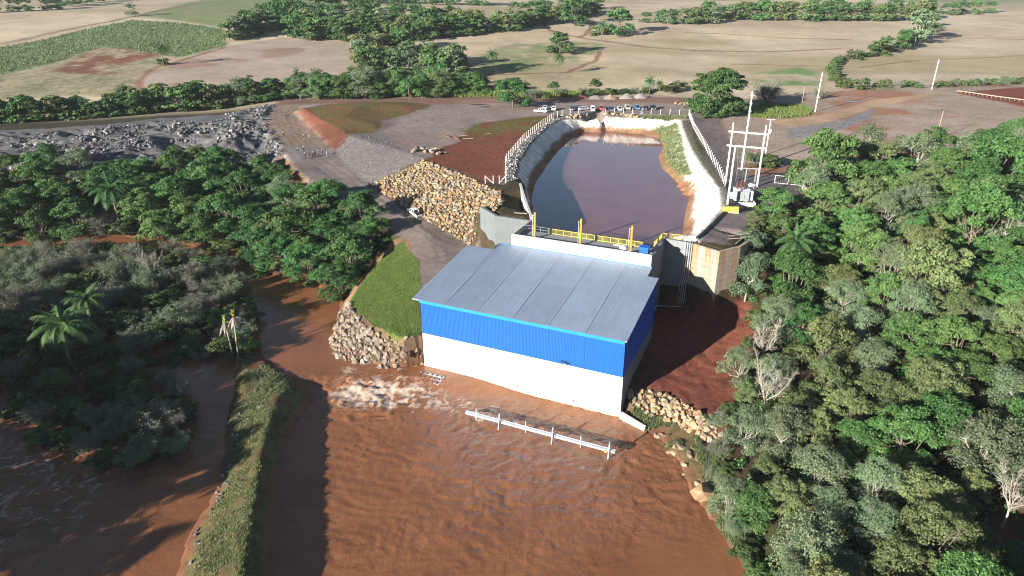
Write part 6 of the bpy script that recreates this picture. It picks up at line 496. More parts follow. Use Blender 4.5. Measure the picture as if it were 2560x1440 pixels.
k = mixc(nt_, a.outputs[1], ramp(nt_, nA, (.3, .88), (.7, 1.1)), mixc(nt_, 1., ramp(nt_, nA, (.3, .72), (.7, 1.22)), ramp(nt_, nB, (.3, .68), (.7, 1.3)), 'MULTIPLY'))
mpf = N(nt_, 'Mapping'); mpf.inputs['Scale'].default_value = (.10, .34, .34); mpf.inputs['Rotation'].default_value = (0, 0, R(14)); nt_.links.new(pos, mpf.inputs[0])
drill = N(nt_, 'TexWave', wave_type='BANDS', bands_direction='Y'); drill.inputs['Scale'].default_value = 1.; drill.inputs['Distortion'].default_value = 7.; drill.inputs['Detail'].default_value = 3.; drill.inputs['Detail Scale'].default_value = .25; nt_.links.new(mpf.outputs[0], drill.inputs['Vector'])
k = mixc(nt_, ramp(nt_, a.outputs[1], (.3, 1.), (.36, 0.)), k, mixc(nt_, 1., k, ramp(nt_, drill.outputs[1], (.15, .86), (.7, 1.06)), 'MULTIPLY'))   # drill rows of the stubble
c = mixc(nt_, 1., a.outputs[0], k, 'MULTIPLY'); c = mixc(nt_, 1., c, ramp(nt_, nC, (.3, .86), (.7, 1.1)), 'MULTIPLY')
nt_.links.new(c, bs.inputs['Base Color']); bs.inputs['Roughness'].default_value = .95; bs.inputs['Specular IOR Level'].default_value = .12
b = bump(nt_, bs, maths(nt_, 'ADD', maths(nt_, 'MULTIPLY', nA, .6), maths(nt_, 'MULTIPLY', nB, .35)), .5, .35)
nt_.links.new(maths(nt_, 'MULTIPLY', a.outputs[1], .75), b.inputs['Strength']); M['earth'] = m
# the sheet is cut into named pieces of ground that share their edges
nx, ny = len(GX), len(GY); fi = np.arange(nx * ny).reshape(ny, nx)
Q = np.stack([fi[:-1, :-1], fi[:-1, 1:], fi[1:, 1:], fi[1:, :-1]], -1).reshape(-1, 4)
cx = (LX[:-1, :-1] + LX[1:, 1:]).ravel() / 2; cyy = (LY[:-1, :-1] + LY[1:, 1:]).ravel() / 2
zid = np.zeros(len(Q), int)
PIECES = [('ground', None), ('field', None), ('hillside_field', 'brown_field'), ('crop_field', 'green_crop'), ('dirt_ground', 'dirt_hill'), ('parking_ground', 'lot'), ('soil_mound', 'mound_grass'), ('soil_cutting', 'cut_face'), ('soil_terrace', 'red_plateau'), ('gravel_embankment', 'gravel_slope'), ('rubble_ground', 'rubble'), ('access_road', 'road'), ('service_road', 'service_road'), ('canal_bank', 'canal'), ('lawn', 'lawn'), ('soil_slope', 'red_ground'), ('river_bank', 'river_bank'), ('river_spit', 'spit'), ('riprap_slope', 'riprap_slope'), ('riprap_toe', 'rock_toe'), ('riprap_step', 'rock_step')]
zid[cyy > 285] = 1
for i, (n, zn) in enumerate(PIECES):
    if zn: zid[in_poly(cx, cyy, ZONES[zn])] = i
LABELS = {'ground': 'bare earth and leaf litter under the trees along the river', 'field': 'wide tan stubble fields rolling up to the far woods', 'hillside_field': 'brownish harvested field behind the dark tree strip', 'crop_field': 'bright green crop field on the far slope', 'dirt_ground': 'bare brown dirt hill beyond the substation poles', 'parking_ground': 'grey gravel ground where the cars are parked', 'soil_mound': 'olive grassy mound beside the bend of the road', 'soil_cutting': 'steep red earth cutting above the road bend', 'soil_terrace': 'red soil terrace between riprap and canal fence', 'gravel_embankment': 'grey gravel embankment sloping to the road', 'rubble_ground': 'dark grey heap of blasted rock rubble beside the road', 'access_road': 'grey gravel road winding down to the powerhouse', 'service_road': 'gravel service road between canal fence and substation', 'canal_bank': 'pale sprayed concrete banks of the canal', 'lawn': 'green grass lawn beside the powerhouse', 'soil_slope': 'dark red soil slope below the concrete wing wall', 'river_bank': 'grassy muddy river bank below the stone step', 'river_spit': 'long grassy spit of earth between the two channels', 'riprap_slope': 'tall slope of yellow quarry stones below the terrace', 'riprap_toe': 'grey boulder bank between lawn and rapid', 'riprap_step': 'low step of tan boulders under the red soil slope'}
LAND = {}
V = np.stack([LX, LY, LZ], -1).reshape(-1, 3); CF = C.reshape(-1, 4)
CF = np.concatenate([CF[:, :3], np.clip(CF[:, 3:], 0, 1)], 1)
for i, (n, zn) in enumerate(PIECES):
    f = Q[zid == i]
    if not len(f): continue
    u, inv = np.unique(f, return_inverse=True)
    o = link(n, np_mesh(n, V[u], inv.reshape(-1, 4), [M['earth']], True, CF[u])); tag(o, LABELS[n], None, None, 'structure'); LAND[n] = o
# ---------------------------------------------------------------- running water
def water_mat(name, base, rough, foamc=(.48, .37, .29), bscale=1.6, bstr=.35, bdist=.12):
    m, nt, bs = new_mat(name); a = N(nt, 'VertexColor', layer_name='Col'); g = N(nt, 'NewGeometry'); pos = g.outputs['Position']
    sp = N(nt, 'SeparateColor'); nt.links.new(a.outputs[0], sp.inputs[0])
    n1 = noise(nt, pos, bscale * 2.2, 6, .7, 1.2); n2 = noise(nt, pos, .12, 3, .5)
    c = mixc(nt, 1., base, ramp(nt, n2, (.3, .86), (.7, 1.12)), 'MULTIPLY')
    fo = ramp(nt, maths(nt, 'ADD', sp.outputs[0], maths(nt, 'MULTIPLY', maths(nt, 'SUBTRACT', n1, .5), .9)), (.40, 0.), (.78, 1.))
    c = mixc(nt, fo, c, foamc); nt.links.new(c, bs.inputs['Base Color'])
    nt.links.new(maths(nt, 'ADD', maths(nt, 'MULTIPLY', fo, .5), rough), bs.inputs['Roughness'])
    bs.inputs['IOR'].default_value = 1.36
    h = maths(nt, 'ADD', noise(nt, pos, bscale, 4, .6, .6), maths(nt, 'MULTIPLY', n1, .35))
    b = bump(nt, bs, h, bstr, bdist)
    nt.links.new(maths(nt, 'ADD', maths(nt, 'MULTIPLY', sp.outputs[1], bstr * 2.5), bstr * .35), b.inputs['Strength']); return m
M['river'] = water_mat('river_water', (.215, .088, .040), .12, bstr=.5)
M['canal'] = water_mat('canal_water', (.165, .078, .074), .02, bscale=.9, bstr=.10, bdist=.05)
M['canal'].node_tree.nodes['Principled BSDF'].inputs['IOR'].default_value = 1.55
st = .36
wx = np.arange(-150, 44, st); wy = np.concatenate([np.arange(24, 150, st), np.arange(150, 190, .6)]); PX, PY = np.meshgrid(wx, wy)
sdr = np.maximum(poly_sd(PX, PY, RIV), poly_sd(PX, PY, SID))
RAP = (-24.5, 102.0)                                 # where the stream falls into the tailrace
dr = np.hypot((PX - RAP[0]) / 1.9, PY - RAP[1] - .1 * (PX - RAP[0]))
rap = np.exp(-(dr / 5.2) ** 2)
run = np.exp(-(((PX + 8) / 17) ** 2 + ((PY - 97.5 + .35 * (PX + 8)) / 4.5) ** 2))        # white water carried along the wall
side = sstep(-44, -52, PX) * (1 - sstep(84, 100, PY)); mid = sstep(-36, -20, PX) * (1 - sstep(96, 104, PY))
ups = sstep(106, 114, PY)
calm = sstep(.36, .62, fbm(PX * .04 + 7, PY * .05, 3, 99))
turb = np.clip(.10 + .34 * calm + 1.0 * rap + .8 * side + .35 * mid * sstep(60, 86, PY) + .4 * run - .14 * ups - .12 * mid * (1 - sstep(58, 72, PY)), .05, 1.3)
def ridge(x, y, o, s): return 1 - np.abs(2 * fbm(x, y, o, s) - 1)
wa = 5. * (fbm(PX * .11, PY * .11, 4, 101) - .5); wb = 5. * (fbm(PX * .11, PY * .11, 4, 103) - .5)
swx = 3. * (fbm(PX * .3, PY * .3, 3, 105) - .5); swy = 3. * (fbm(PX * .3, PY * .3, 3, 107) - .5)
patch = sstep(.38, .62, fbm(PX * .07, PY * .07, 3, 109))
r1 = ridge((PX + wa + swx) * .42, (PY + wb + swy) * .78, 4, 111); r2 = ridge((PX + 2 * wb + swx) * .95, (PY - wa + swy) * 1.5, 3, 113)
r3 = ridge((PX + 2 * wa + 1.6 * swx) * .34, (PY + 2 * wb + 1.6 * swy) * .34, 3, 115) ** 3
wv = turb * (.44 * (r1 - .7) + .2 * (r2 - .7) * (.4 + .9 * patch) + .16 * r3) + rap * .8 * (fbm(PX * .75, PY * .75, 4, 117) - .4) + side * .7 * (fbm(PX * .2, PY * .3, 3, 119) - .45)
wv += mid * .035 * patch * np.sin((PY * .93 + .28 * PX) * 4.2 + 5 * fbm(PX * .16, PY * .16, 3, 121) * 3) * sstep(62, 80, PY)
HZW = wz(PX, PY) + wv
fl = ridge((PX + 2.4 * wa + 2 * swx) * .22, (PY + 2.4 * wb + 2 * swy) * .22, 4, 131)
ff = ridge((PX + swx) * .8, (PY + swy) * 1.0, 3, 133)
foam = 1.12 * rap * (.05 + .75 * ff ** 2 + .45 * fbm(PX * .5, PY * .7, 3, 135)) + .62 * run * sstep(.62, .96, ff) + .62 * side * sstep(.74, .98, r1) * sstep(.45, .65, fbm(PX * .06, PY * .06, 3, 137)) * (.5 + .6 * ff) + .42 * mid * sstep(.93, 1., fl) * sstep(.52, .66, fbm(PX * .05 + 4, PY * .05, 2, 139))
edge = np.exp(-(np.hypot(PX + 30.5, PY - 109) / 2.2) ** 2); foam = np.clip(foam + .6 * edge * ff, 0, .95)
keep = (sdr > -1.6); idx = np.arange(PX.size).reshape(PX.shape)
kq = keep[:-1, :-1] | keep[1:, 1:] | keep[1:, :-1] | keep[:-1, 1:]
Q2 = np.stack([idx[:-1, :-1], idx[:-1, 1:], idx[1:, 1:], idx[1:, :-1]], -1)[kq]
u, inv = np.unique(Q2, return_inverse=True)
WV = np.stack([PX, PY, HZW], -1).reshape(-1, 3)[u]; WC = np.stack([foam, np.clip(turb, 0, 1), foam * 0, foam * 0 + 1], -1).reshape(-1, 4)[u]
tag(link('river', np_mesh('river', WV, inv.reshape(-1, 4), [M['river']], True, WC)), 'brown muddy river water in front of the powerhouse and round the spit', None, None, 'structure')
# still water in the canal
def LW(x, y): c, s = math.cos(R(-24)), math.sin(R(-24)); return (18.05 + c * x - s * y, 95.16 + s * x + c * y)
kx = np.arange(-10, 75, 1.2); ky = np.arange(108, 262, 1.2); KX, KY = np.meshgrid(kx, ky)
cp = np.array(list(ZONES['canal'])); lx = (KX - 18.05) * math.cos(R(-24)) + (KY - 95.16) * math.sin(R(-24)); ly = -(KX - 18.05) * math.sin(R(-24)) + (KY - 95.16) * math.cos(R(-24))
kk = (poly_sd(KX, KY, cp) > -1.5) & (ly > 31.2) & ((ly > 40) | ((lx > -30.3) & (lx < -2.7)))
idx = np.arange(KX.size).reshape(KX.shape); kq = kk[:-1, :-1] & kk[1:, 1:] & kk[1:, :-1] & kk[:-1, 1:]
Q2 = np.stack([idx[:-1, :-1], idx[:-1, 1:], idx[1:, 1:], idx[1:, :-1]], -1)[kq]; 
V3 = np.stack([KX, KY, KX * 0 + 15.3], -1).reshape(-1, 3); base = len(V3)
ext = [LW(-30.4, 30.6), LW(-2.6, 30.6), LW(-2.6, 40), LW(-30.4, 40)]
V3 = np.concatenate([V3, np.array([(x, y, 15.296) for x, y in ext])]); 
fac = [Q2, np.array([[base, base + 1, base + 2, base + 3]])]
tag(link('canal_water', np_mesh('canal_water', V3, np.concatenate(fac), [M['canal']], True, np.tile((0., .3, 0., 1.), (len(V3), 1)))), 'still purplish brown water of the canal', None, None, 'structure')

M['puddle'] = water_mat('puddle_water', (.12, .08, .07), .02, bscale=.9, bstr=.03, bdist=.02)
for i, (x, y, z) in enumerate(PUDDLES):
    rr_ = random.Random(i); n = 18; a_, b_ = ((3.4, 1.5), (2.2, 1.2), (3.6, 1.3), (3., 2.), (2.6, 1.3))[i]
    pv_ = [(x, y, hz(x, y) + .09)] + [(x + a_ * math.cos(t) * q, y + b_ * math.sin(t) * q, hz(x, y) + .09) for t, q in [(2 * math.pi * k / n, rr_.uniform(.7, 1.15)) for k in range(n)]]
    tag(link('puddle', np_mesh('puddle', np.array(pv_), np.array([(0, 1 + k, 1 + (k + 1) % n) for k in range(n)]), [M['puddle']], True, np.tile((0., .2, 0., 1.), (n + 1, 1)))), 'shallow puddle reflecting the sky on the bare ground', None, None, 'structure')
# ---------------------------------------------------------------- building materials
M['white'] = simple('white_render', (.80, .78, .74), .8, var=.06, scale=.35, streak=.16)
_n = M['white'].node_tree; _b = _n.nodes['Principled BSDF']; _s = _b.inputs['Base Color'].links[0].from_socket; _t = N(_n, 'TexCoord'); _z = N(_n, 'SeparateXYZ'); _n.links.new(_t.outputs['Object'], _z.inputs[0])
_f = ramp(_n, maths(_n, 'ADD', maths(_n, 'DIVIDE', _z.outputs[2], 3.), maths(_n, 'MULTIPLY', noise(_n, _t.outputs['Object'], .9, 4), .5)), (.25, 1.), (.75, 0.))   # splash of silt above the water line
_n.links.new(mixc(_n, maths(_n, 'MULTIPLY', _f, .75), _s, (.52, .36, .22)), _b.inputs['Base Color'])
M['blue'] = simple('blue_sheet', (.008, .095, .47), .42, var=.08, scale=.5, spec=.5)
M['cyan'] = simple('cyan_flashing', (.02, .23, .52), .4, var=.12, scale=.8, spec=.5)
M['galv'] = simple('galvanised', (.52, .54, .56), .42, .55, var=.12, scale=2.)
M['steel'] = simple('grey_steel', (.36, .39, .41), .5, .3, var=.15, scale=2.)
M['concrete'] = simple('concrete', (.20, .212, .215), .9, var=.12, scale=.4, streak=.3, bmp=.15)
M['concrete_w'] = simple('wing_concrete', (.135, .15, .152), .9, var=.12, scale=.4, streak=.35, bmp=.15)
M['concrete_lt'] = simple('pale_concrete', (.48, .47, .45), .9, var=.1, scale=.8, streak=.2)
M['deckc'] = simple('deck_concrete', (.22, .225, .23), .9, var=.14, scale=.5)
M['yellow'] = simple('yellow_paint', (.55, .45, .07), .5, var=.1)
M['orange'] = simple('orange_paint', (.80, .22, .02), .5, var=.1)
M['black'] = simple('black_plastic', (.02, .02, .022), .5, var=.2)
M['wood'] = simple('weathered_wood', (.36, .28, .2), .85, var=.25, scale=3.)
M['pole'] = simple('concrete_pole', (.74, .72, .68), .85, var=.1, scale=1.)
M['tank'] = simple('transformer_paint', (.62, .66, .68), .45, var=.08)
M['porcelain'] = simple('brown_porcelain', (.12, .05, .03), .25, var=.2)
M['plasticw'] = simple('white_sack', (.72, .71, .69), .7, var=.1)
# roof sheets: zinc, each sheet weathered a little differently, streaked along the fall
m, nt_, bs = new_mat('zinc_roof'); tc = N(nt_, 'TexCoord'); oi = N(nt_, 'ObjectInfo')
mp = N(nt_, 'Mapping'); mp.inputs['Scale'].default_value = (2.2, .06, 1); nt_.links.new(tc.outputs['Object'], mp.inputs[0])
c = mixc(nt_, 1., (.27, .325, .42), ramp(nt_, noise(nt_, mp.outputs[0], 1.4, 5, .6), (.3, .88), (.7, 1.07)), 'MULTIPLY')
c = mixc(nt_, 1., c, ramp(nt_, oi.outputs['Random'], (0., .88), (1., 1.06)), 'MULTIPLY')
c = mixc(nt_, 1., c, ramp(nt_, noise(nt_, tc.outputs['Object'], .35, 4), (.3, .93), (.7, 1.06)), 'MULTIPLY')
nt_.links.new(c, bs.inputs['Base Color']); bs.inputs['Metallic'].default_value = .1; bs.inputs['Roughness'].default_value = .5; M['roof'] = m
# stained board-marked concrete of the wing wall
m, nt_, bs = new_mat('stained_concrete'); tc = N(nt_, 'TexCoord'); v = tc.outputs['Object']
mp = N(nt_, 'Mapping'); mp.inputs['Scale'].default_value = (.9, .9, .05); nt_.links.new(v, mp.inputs[0])
s = ramp(nt_, noise(nt_, mp.outputs[0], 1.3, 5, .65), (.40, 0.), (.62, 1.))
sep = N(nt_, 'SeparateXYZ'); nt_.links.new(v, sep.inputs[0])
hgtf = ramp(nt_, maths(nt_, 'DIVIDE', sep.outputs[2], 20.), (.35, .15), (.9, 1.))
c = mixc(nt_, maths(nt_, 'MULTIPLY', s, hgtf), (.31, .285, .245), (.33, .165, .075))
c = mixc(nt_, 1., c, ramp(nt_, noise(nt_, v, .8, 4), (.3, .85), (.7, 1.1)), 'MULTIPLY')
wv_ = N(nt_, 'TexWave', wave_type='BANDS', bands_direction='Z'); wv_.inputs['Scale'].default_value = .26; nt_.links.new(v, wv_.inputs['Vector'])
c = mixc(nt_, 1., c, ramp(nt_, wv_.outputs[1], (.0, .72), (.06, 1.)), 'MULTIPLY')
nt_.links.new(c, bs.inputs['Base Color']); bs.inputs['Roughness'].default_value = .9; M['stained'] = m
# ---------------------------------------------------------------- powerhouse (x along the front towards the east corner, y inwards)
ORG = (18.05, 95.16, 0); AZ = R(-24)
PH = tag(empty('powerhouse', ORG, AZ), 'large powerhouse hall with white base, blue cladding and grey shed roof', 'building')
X0, D0 = -37.7, 20.6; ZW = 8.0; SL = .12; ZE = 14.75
zr = lambda y: ZE + SL * y                            # underside of the roof
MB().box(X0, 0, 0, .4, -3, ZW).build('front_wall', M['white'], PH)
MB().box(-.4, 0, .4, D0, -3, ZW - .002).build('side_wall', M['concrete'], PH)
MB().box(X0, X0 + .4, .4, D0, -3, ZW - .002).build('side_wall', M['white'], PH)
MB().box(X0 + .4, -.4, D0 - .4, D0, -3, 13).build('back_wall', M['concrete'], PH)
def corrugated(x0, x1, place, pitch=.26, dep=.035, top=None, bot=None):
    """trapezoid sheet: place(s, h, d) -> point at s along, h 0 bottom / 1 top, d outwards"""
    prof = []; s = x0; k = 0
    while s < x1 - 1e-6:
        for a, d in ((0, 0), (.28, 0), (.42, dep), (.86, dep)):
            if s + a * pitch < x1: prof.append((s + a * pitch, d))
        s += pitch
    prof.append((x1, 0)); mb = MB(); V = []; F = []
    for q, d in prof: V += [place(q, 0, d), place(q, 1, d)]
    for i in range(len(prof) - 1): F.append((2 * i, 2 * i + 2, 2 * i + 3, 2 * i + 1))
    return mb.add(V, F)
bays = [X0, -32.7, -26.2, -19.6, -13.1, -6.65, 0.]
for i in range(6):
    a, b = bays[i], bays[i + 1]
    corrugated(a + .01, b - .01, lambda s, h, d: (s, -.05 - d, ZW - .15 if h == 0 else ZE - .12)).build('cladding_sheet', M['blue'], PH)
    MB().hexa([(a, -.42, ZE - .62), (b - .015, -.42, ZE - .62), (b - .015, -.1, ZE - .62), (a, -.1, ZE - .62)], [(a, -.5, ZE - .03), (b - .015, -.5, ZE - .03), (b - .015, -.1, ZE - .03), (a, -.1, ZE - .03)]).build('gutter', M['cyan'], PH)
for sx in (0, 1):
    xx = .05 if sx == 0 else X0 - .05; sg = 1 if sx == 0 else -1
    for a, b in ((-.04, 6.9), (6.9, 13.8), (13.8, D0)):
        corrugated(a + .01, b - .01, lambda s, h, d: (xx + sg * d, s, ZW - .15 if h == 0 else zr(s) - .1)).build('cladding_sheet', M['blue'], PH)
def roof_sheet(x0, x1, y0, y1, lift):
    n = max(2, int(round((x1 - x0) / .30))); pr = []
    for k in range(n):
        a = x0 + (x1 - x0) * k / n; w = (x1 - x0) / n
        pr += [(a, 0), (a + .55 * w, 0), (a + .66 * w, .045), (a + .88 * w, .045)]
    pr.append((x1, 0)); V = []; F = []
    for x, d in pr: V += [(x, y0, zr(y0) + lift + d), (x, y1, zr(y1) + lift + d)]
    for i in range(len(pr) - 1): F.append((2 * i, 2 * i + 2, 2 * i + 3, 2 * i + 1))
    o = MB().add(V, F).build('roof_sheet', M['roof'], PH); return o
xs = [-39.2, -32.7, -26.2, -19.6, -13.1, -6.65]
for i in range(5): roof_sheet(xs[i], xs[i + 1] - .06, -.36, 12.35, .05); 
roof_sheet(-6.65, .3, -.36, 12.35, .05)
roof_sheet(-39.2, -33.2, 12.2, 21.3, .075); roof_sheet(-33.14, -26.26, 12.2, 24.1, .075)
for i in (2, 3, 4): roof_sheet(xs[i], xs[i + 1] - .06, 12.2, 24.1, .075)
roof_sheet(-6.65, -1.75, 12.2, 24.1, .075); roof_sheet(-1.69, .3, 12.2, 20.6, .075)
MB().hexa([(-39.2, -.4, zr(-.4) - .16), (.3, -.4, zr(-.4) - .16), (.3, 20.6, zr(20.6) - .16), (-39.2, 20.6, zr(20.6) - .16)], [(-39.2, -.4, zr(-.4) + .03), (.3, -.4, zr(-.4) + .03), (.3, 20.6, zr(20.6) + .03), (-39.2, 20.6, zr(20.6) + .03)]).build('roof_deck', M['steel'], PH)
MB().hexa([(-33.1, 20.62, zr(20.6) - .14), (-1.76, 20.62, zr(20.6) - .14), (-1.76, 24.1, zr(24.1) - .14), (-33.1, 24.1, zr(24.1) - .14)], [(-33.1, 20.62, zr(20.6) + .03), (-1.76, 20.62, zr(20.6) + .03), (-1.76, 24.1, zr(24.1) + .03), (-33.1, 24.1, zr(24.1) + .03)]).build('roof_deck', M['steel'], PH)
for x in xs[1:]: MB().hexa([(x - .07, -.43, zr(-.4) + .1), (x + .03, -.43, zr(-.4) + .1), (x + .03, 24.0 if x > -33 else 21.3, zr(24) + .125), (x - .07, 24., zr(24) + .125)], [(x - .07, -.43, zr(-.4) + .135), (x + .03, -.43, zr(-.4) + .135), (x + .03, 24., zr(24) + .16), (x - .07, 24., zr(24) + .16)]).build('lap_strip', M['roof'], PH)
MB().box(-33.3, -1.75, 24.0, 24.22, zr(24) - .05, zr(24) + .16).build('back_flashing', M['cyan'], PH)
MB().hexa([(-33.26, 21.3, zr(21.3) - .2), (-33.15, 21.3, zr(21.3) - .2), (-33.15, 24.2, zr(24.2) - .2), (-33.26, 24.2, zr(24.2) - .2)], [(-33.26, 21.3, zr(21.3) + .16), (-33.15, 21.3, zr(21.3) + .16), (-33.15, 24.2, zr(24.2) + .16), (-33.26, 24.2, zr(24.2) + .16)]).build('verge_trim', M['blue'], PH)
MB().box(-32.9, -1.9, 20.62, 23.9, 8, zr(20.6) - .2).build('back_bay', M['concrete'], PH)
for x, z, w in ((-10.2, 8.35, .45), (-9.5, 8.2, .28)):
    MB().box(x - w, x + w, -.32, -.1, z, z + .22).build('floodlight', M['black'], PH)
for x in (-29.2, -18.7, -8.3):                        # outlets that spill down the white wall
    MB().tube([(x, -.12, .9), (x, -.12, 1.4)], .12, 8).build('drain_spout', M['steel'], PH)
# ---------------------------------------------------------------- intake deck above the hall
IN = tag(empty('intake_deck', ORG, AZ), 'concrete intake deck with white parapet between hall roof and canal', 'deck')
MB().box(-30.4, -2.5, 24.7, 30.5, 18.5, 19.0).build('slab', M['deckc'], IN)
MB().box(-30.7, -2.1, 24.3, 24.68, 10, 20.0).build('front_parapet', M['white'], IN)
MB().box(-30.7, -30.42, 24.7, 35.6, 10, 20.0).build('side_parapet', M['concrete_lt'], IN)
MB().box(-30.4, -2.5, 30.1, 30.5, 8, 18.49).build('intake_wall', M['concrete'], IN)
MB().box(-2.5, -2.05, 24.7, 35.4, 3, 19.6).build('side_wall', M['concrete'], IN)
for x in (-25.5, -15.6, -5.7): MB().box(x - .3, x + .3, 25.3, 25.9, 19.002, 19.18).build('floor_hatch', M['steel'], IN)
def railing(pts, label, post_every=1.7, z=19.0, hgt_=1.1, wire=False):
    t = tag(empty('railing', ORG, AZ), label, 'railing'); mt = M['yellow'] if not wire else M['steel']; r = .035 if not wire else .02
    for (xa, ya), (xb, yb) in zip(pts[:-1], pts[1:]):
        L = math.hypot(xb - xa, yb - ya); n = max(1, round(L / post_every))
        for k in range(n + 1):
            x, y = xa + (xb - xa) * k / n, ya + (yb - ya) * k / n
            MB().bar((x, y, z), (x, y, z + hgt_), .09 if not wire else .05).build('post', mt, t)
        for zz in ((z + .12, z + hgt_) if not wire else (z + .5, z + hgt_)): MB().bar((xa, ya, zz), (xb, yb, zz), .08 if not wire else .04).build('rail', mt, t)
        if not wire:
            nb = int(L / .22)
            for k in range(nb):
                f = (k + .5) / nb; x, y = xa + (xb - xa) * f, ya + (yb - ya) * f
                MB().bar((x, y, z + .12), (x, y, z + hgt_), .04).build('baluster', mt, t)
    return t
railing([(-25., 30.3), (-5.2, 30.3)], 'long yellow railing on the canal edge of the deck')
railing([(-3.2, 31.), (-2.9, 36.6), (1.0, 37.)], 'short yellow railing at the corner of the concrete wall', z=19.2)
railing([(-30.2, 30.4), (-25.1, 30.4)], 'thin grey wire railing at the open end of the deck', wire=True)
for k, (x, lb) in enumerate(((-26.4, 'beside the side parapet'), (-16.7, 'in the middle of the deck'), (-6.6, 'next to the blue cabinet'))):
    t = tag(empty('hoist_post', (*LW(x, 26.2), 19.0), AZ), 'tall orange hoist post with grey guide, ' + lb, 'post', 'orange hoist posts on the intake deck')
    MB().box(-.19, .19, -.19, .19, 0, 5.6).build('column', M['orange'], t, bevel=.03)
    MB().box(-.3, .3, -.3, .3, 0, .12).build('base_plate', M['steel'], t)
    MB().tube([(-.5, -.05, 0), (-.5, -.05, 5.1)], .055, 6).build('guide_tube', M['galv'], t)
    MB().bar((-.5, -.05, 5.0), (0, -.05, 5.0), .07).build('bracket', M['steel'], t); MB().bar((-.5, -.05, .6), (0, -.05, .6), .07).build('bracket', M['steel'], t)
    MB().box(-.75, -.45, -.2, .12, .05, .5).build('winch', M['galv'], t)
t = tag(empty('control_cabinet', (*LW(-4.0, 26.3), 19.0), AZ), 'bright blue metal cabinet at the end of the deck', 'cabinet')
MB().box(-.85, .85, -.6, .6, .1, 1.75).build('body', M['blue'], t, bevel=.03); MB().box(-.95, .95, -.7, .7, 1.75, 1.83).build('lid', M['blue'], t)
for x in (-.7, .7): MB().box(x - .06, x + .06, -.5, .5, 0, .1).build('foot', M['steel'], t)
for x in (1.2, 1.5): MB().tube([(x, .2, 0), (x, .2, .8), (x, -.5, .8)], .05, 6).build('conduit', M['galv'], t)
for x, y, lb in ((-8.4, 27.6, 'plump white sack lying near the last orange post'), (-9.2, 29.4, 'flat pale sheet of sacking lying along the railing')):
    rg = random.Random(int(-x * 10)); rings = []
    for k in range(5):
        f = k / 4; a = math.sin(math.pi * (.12 + .76 * f)); w, h = (.55 * a, .5 * a) if x > -9 else (.5 * a, .12 * a)
        rings.append([((f - .5) * (1.5 if x > -9 else 3.4), w * math.cos(q) + rg.uniform(-.05, .05), max(0, h * math.sin(q) + h * .9)) for q in [2 * math.pi * j / 8 for j in range(8)]])
    tag(MB().loft(rings).build('sack', M['plasticw'], None, True), lb, 'sack'); o = bpy.data.objects[-1] if False else COL.objects[-1]
    o.location = (*LW(x, y), 19.0); o.rotation_euler = (0, 0, AZ)
# ---------------------------------------------------------------- wing walls
def wall_run(parent, pts, z0, z1s, th, mt, name='wall_panel'):
    for i in range(len(pts) - 1):
        (xa, ya), (xb, yb) = pts[i], pts[i + 1]; d = Vector((xb - xa, yb - ya, 0)).normalized(); nn = Vector((-d.y, d.x, 0)) * th
        a, b = Vector((xa, ya, 0)), Vector((xb, yb, 0)); q = .002 * i
        P_ = [a, b, b + nn, a + nn]; zt = [z1s[i], z1s[i + 1], z1s[i + 1], z1s[i]]
        MB().hexa([(p.x, p.y, z0) for p in P_], [(p.x, p.y, z + q) for p, z in zip(P_, zt)]).build(name, mt, parent)
t = tag(empty('wing_wall', ORG, AZ), 'bent grey concrete wing wall at the foot of the yellow stones', 'wall')
wall_run(t, [(-44., 36.9), (-38.4, 33.0), (-30.75, 33.5)], 6, [20.4, 20.2, 20.0], .7, M['concrete_w'])
t = tag(empty('canal_wall', (0, 0, 0)), 'low pale concrete wall along the canal entrance', 'wall')
wall_run(t, [LW(-30.7, 35.7), (3.4, 152), (2.3, 166.5)], 14, [20.05, 20.25, 20.3], .55, M['concrete_lt'])
t = tag(empty('retaining_wall', ORG, AZ), 'high angled concrete retaining wall with rusty orange stains', 'wall')
wall_run(t, [(-2.05, 35.4), (3.3, 35.0)], 2, [19.6, 19.6], .6, M['concrete'])
wall_run(t, [(3.302, 35.0), (9.05, 32.7), (12.4, 37.3), (13.4, 41.)], 2, [19.6, 19.5, 19.5, 19.4], .6, M['stained'])
MB().hexa([(0, -.4, -2), (4.7, -2.3, -2), (4.9, -1.8, -2), (.2, .39, -2)], [(0.002, -.4, 1.05), (4.7, -2.3, .9), (4.9, -1.8, .9), (.2, .39, 1.05)]).build('training_wall', M['white'])
tag(COL.objects[-1], 'low white wall running from the hall corner to the river bank', 'wall'); COL.objects[-1].location = ORG; COL.objects[-1].rotation_euler = (0, 0, AZ)
for k in range(4):
    x = 2.2 + .42 * k; zb = 5.55 + .16 * k; y = 34.72 - .02 * k
    mbp = MB(); pp = [(x, y + 1.2, 19.75), (x, y - .1, 19.75), (x, y - .12, 12.), (x - .25, y - .25, 11.2), (x - .25, y - .3, zb), (-2.0 - .0, y - .9 - .45 * k, zb), (-1.6, 21. + .5 * k, zb)]
    for p0, p1 in zip(pp[:-1], pp[1:]): mbp.tube([p0, p1], .09, 7)
    o = mbp.build('water_pipe', M['galv'])
    o.location = ORG; o.rotation_euler = (0, 0, AZ)
    tag(o, 'grey steel pipe running down the concrete wall to the hall', 'pipe', 'pipes down the concrete wall')
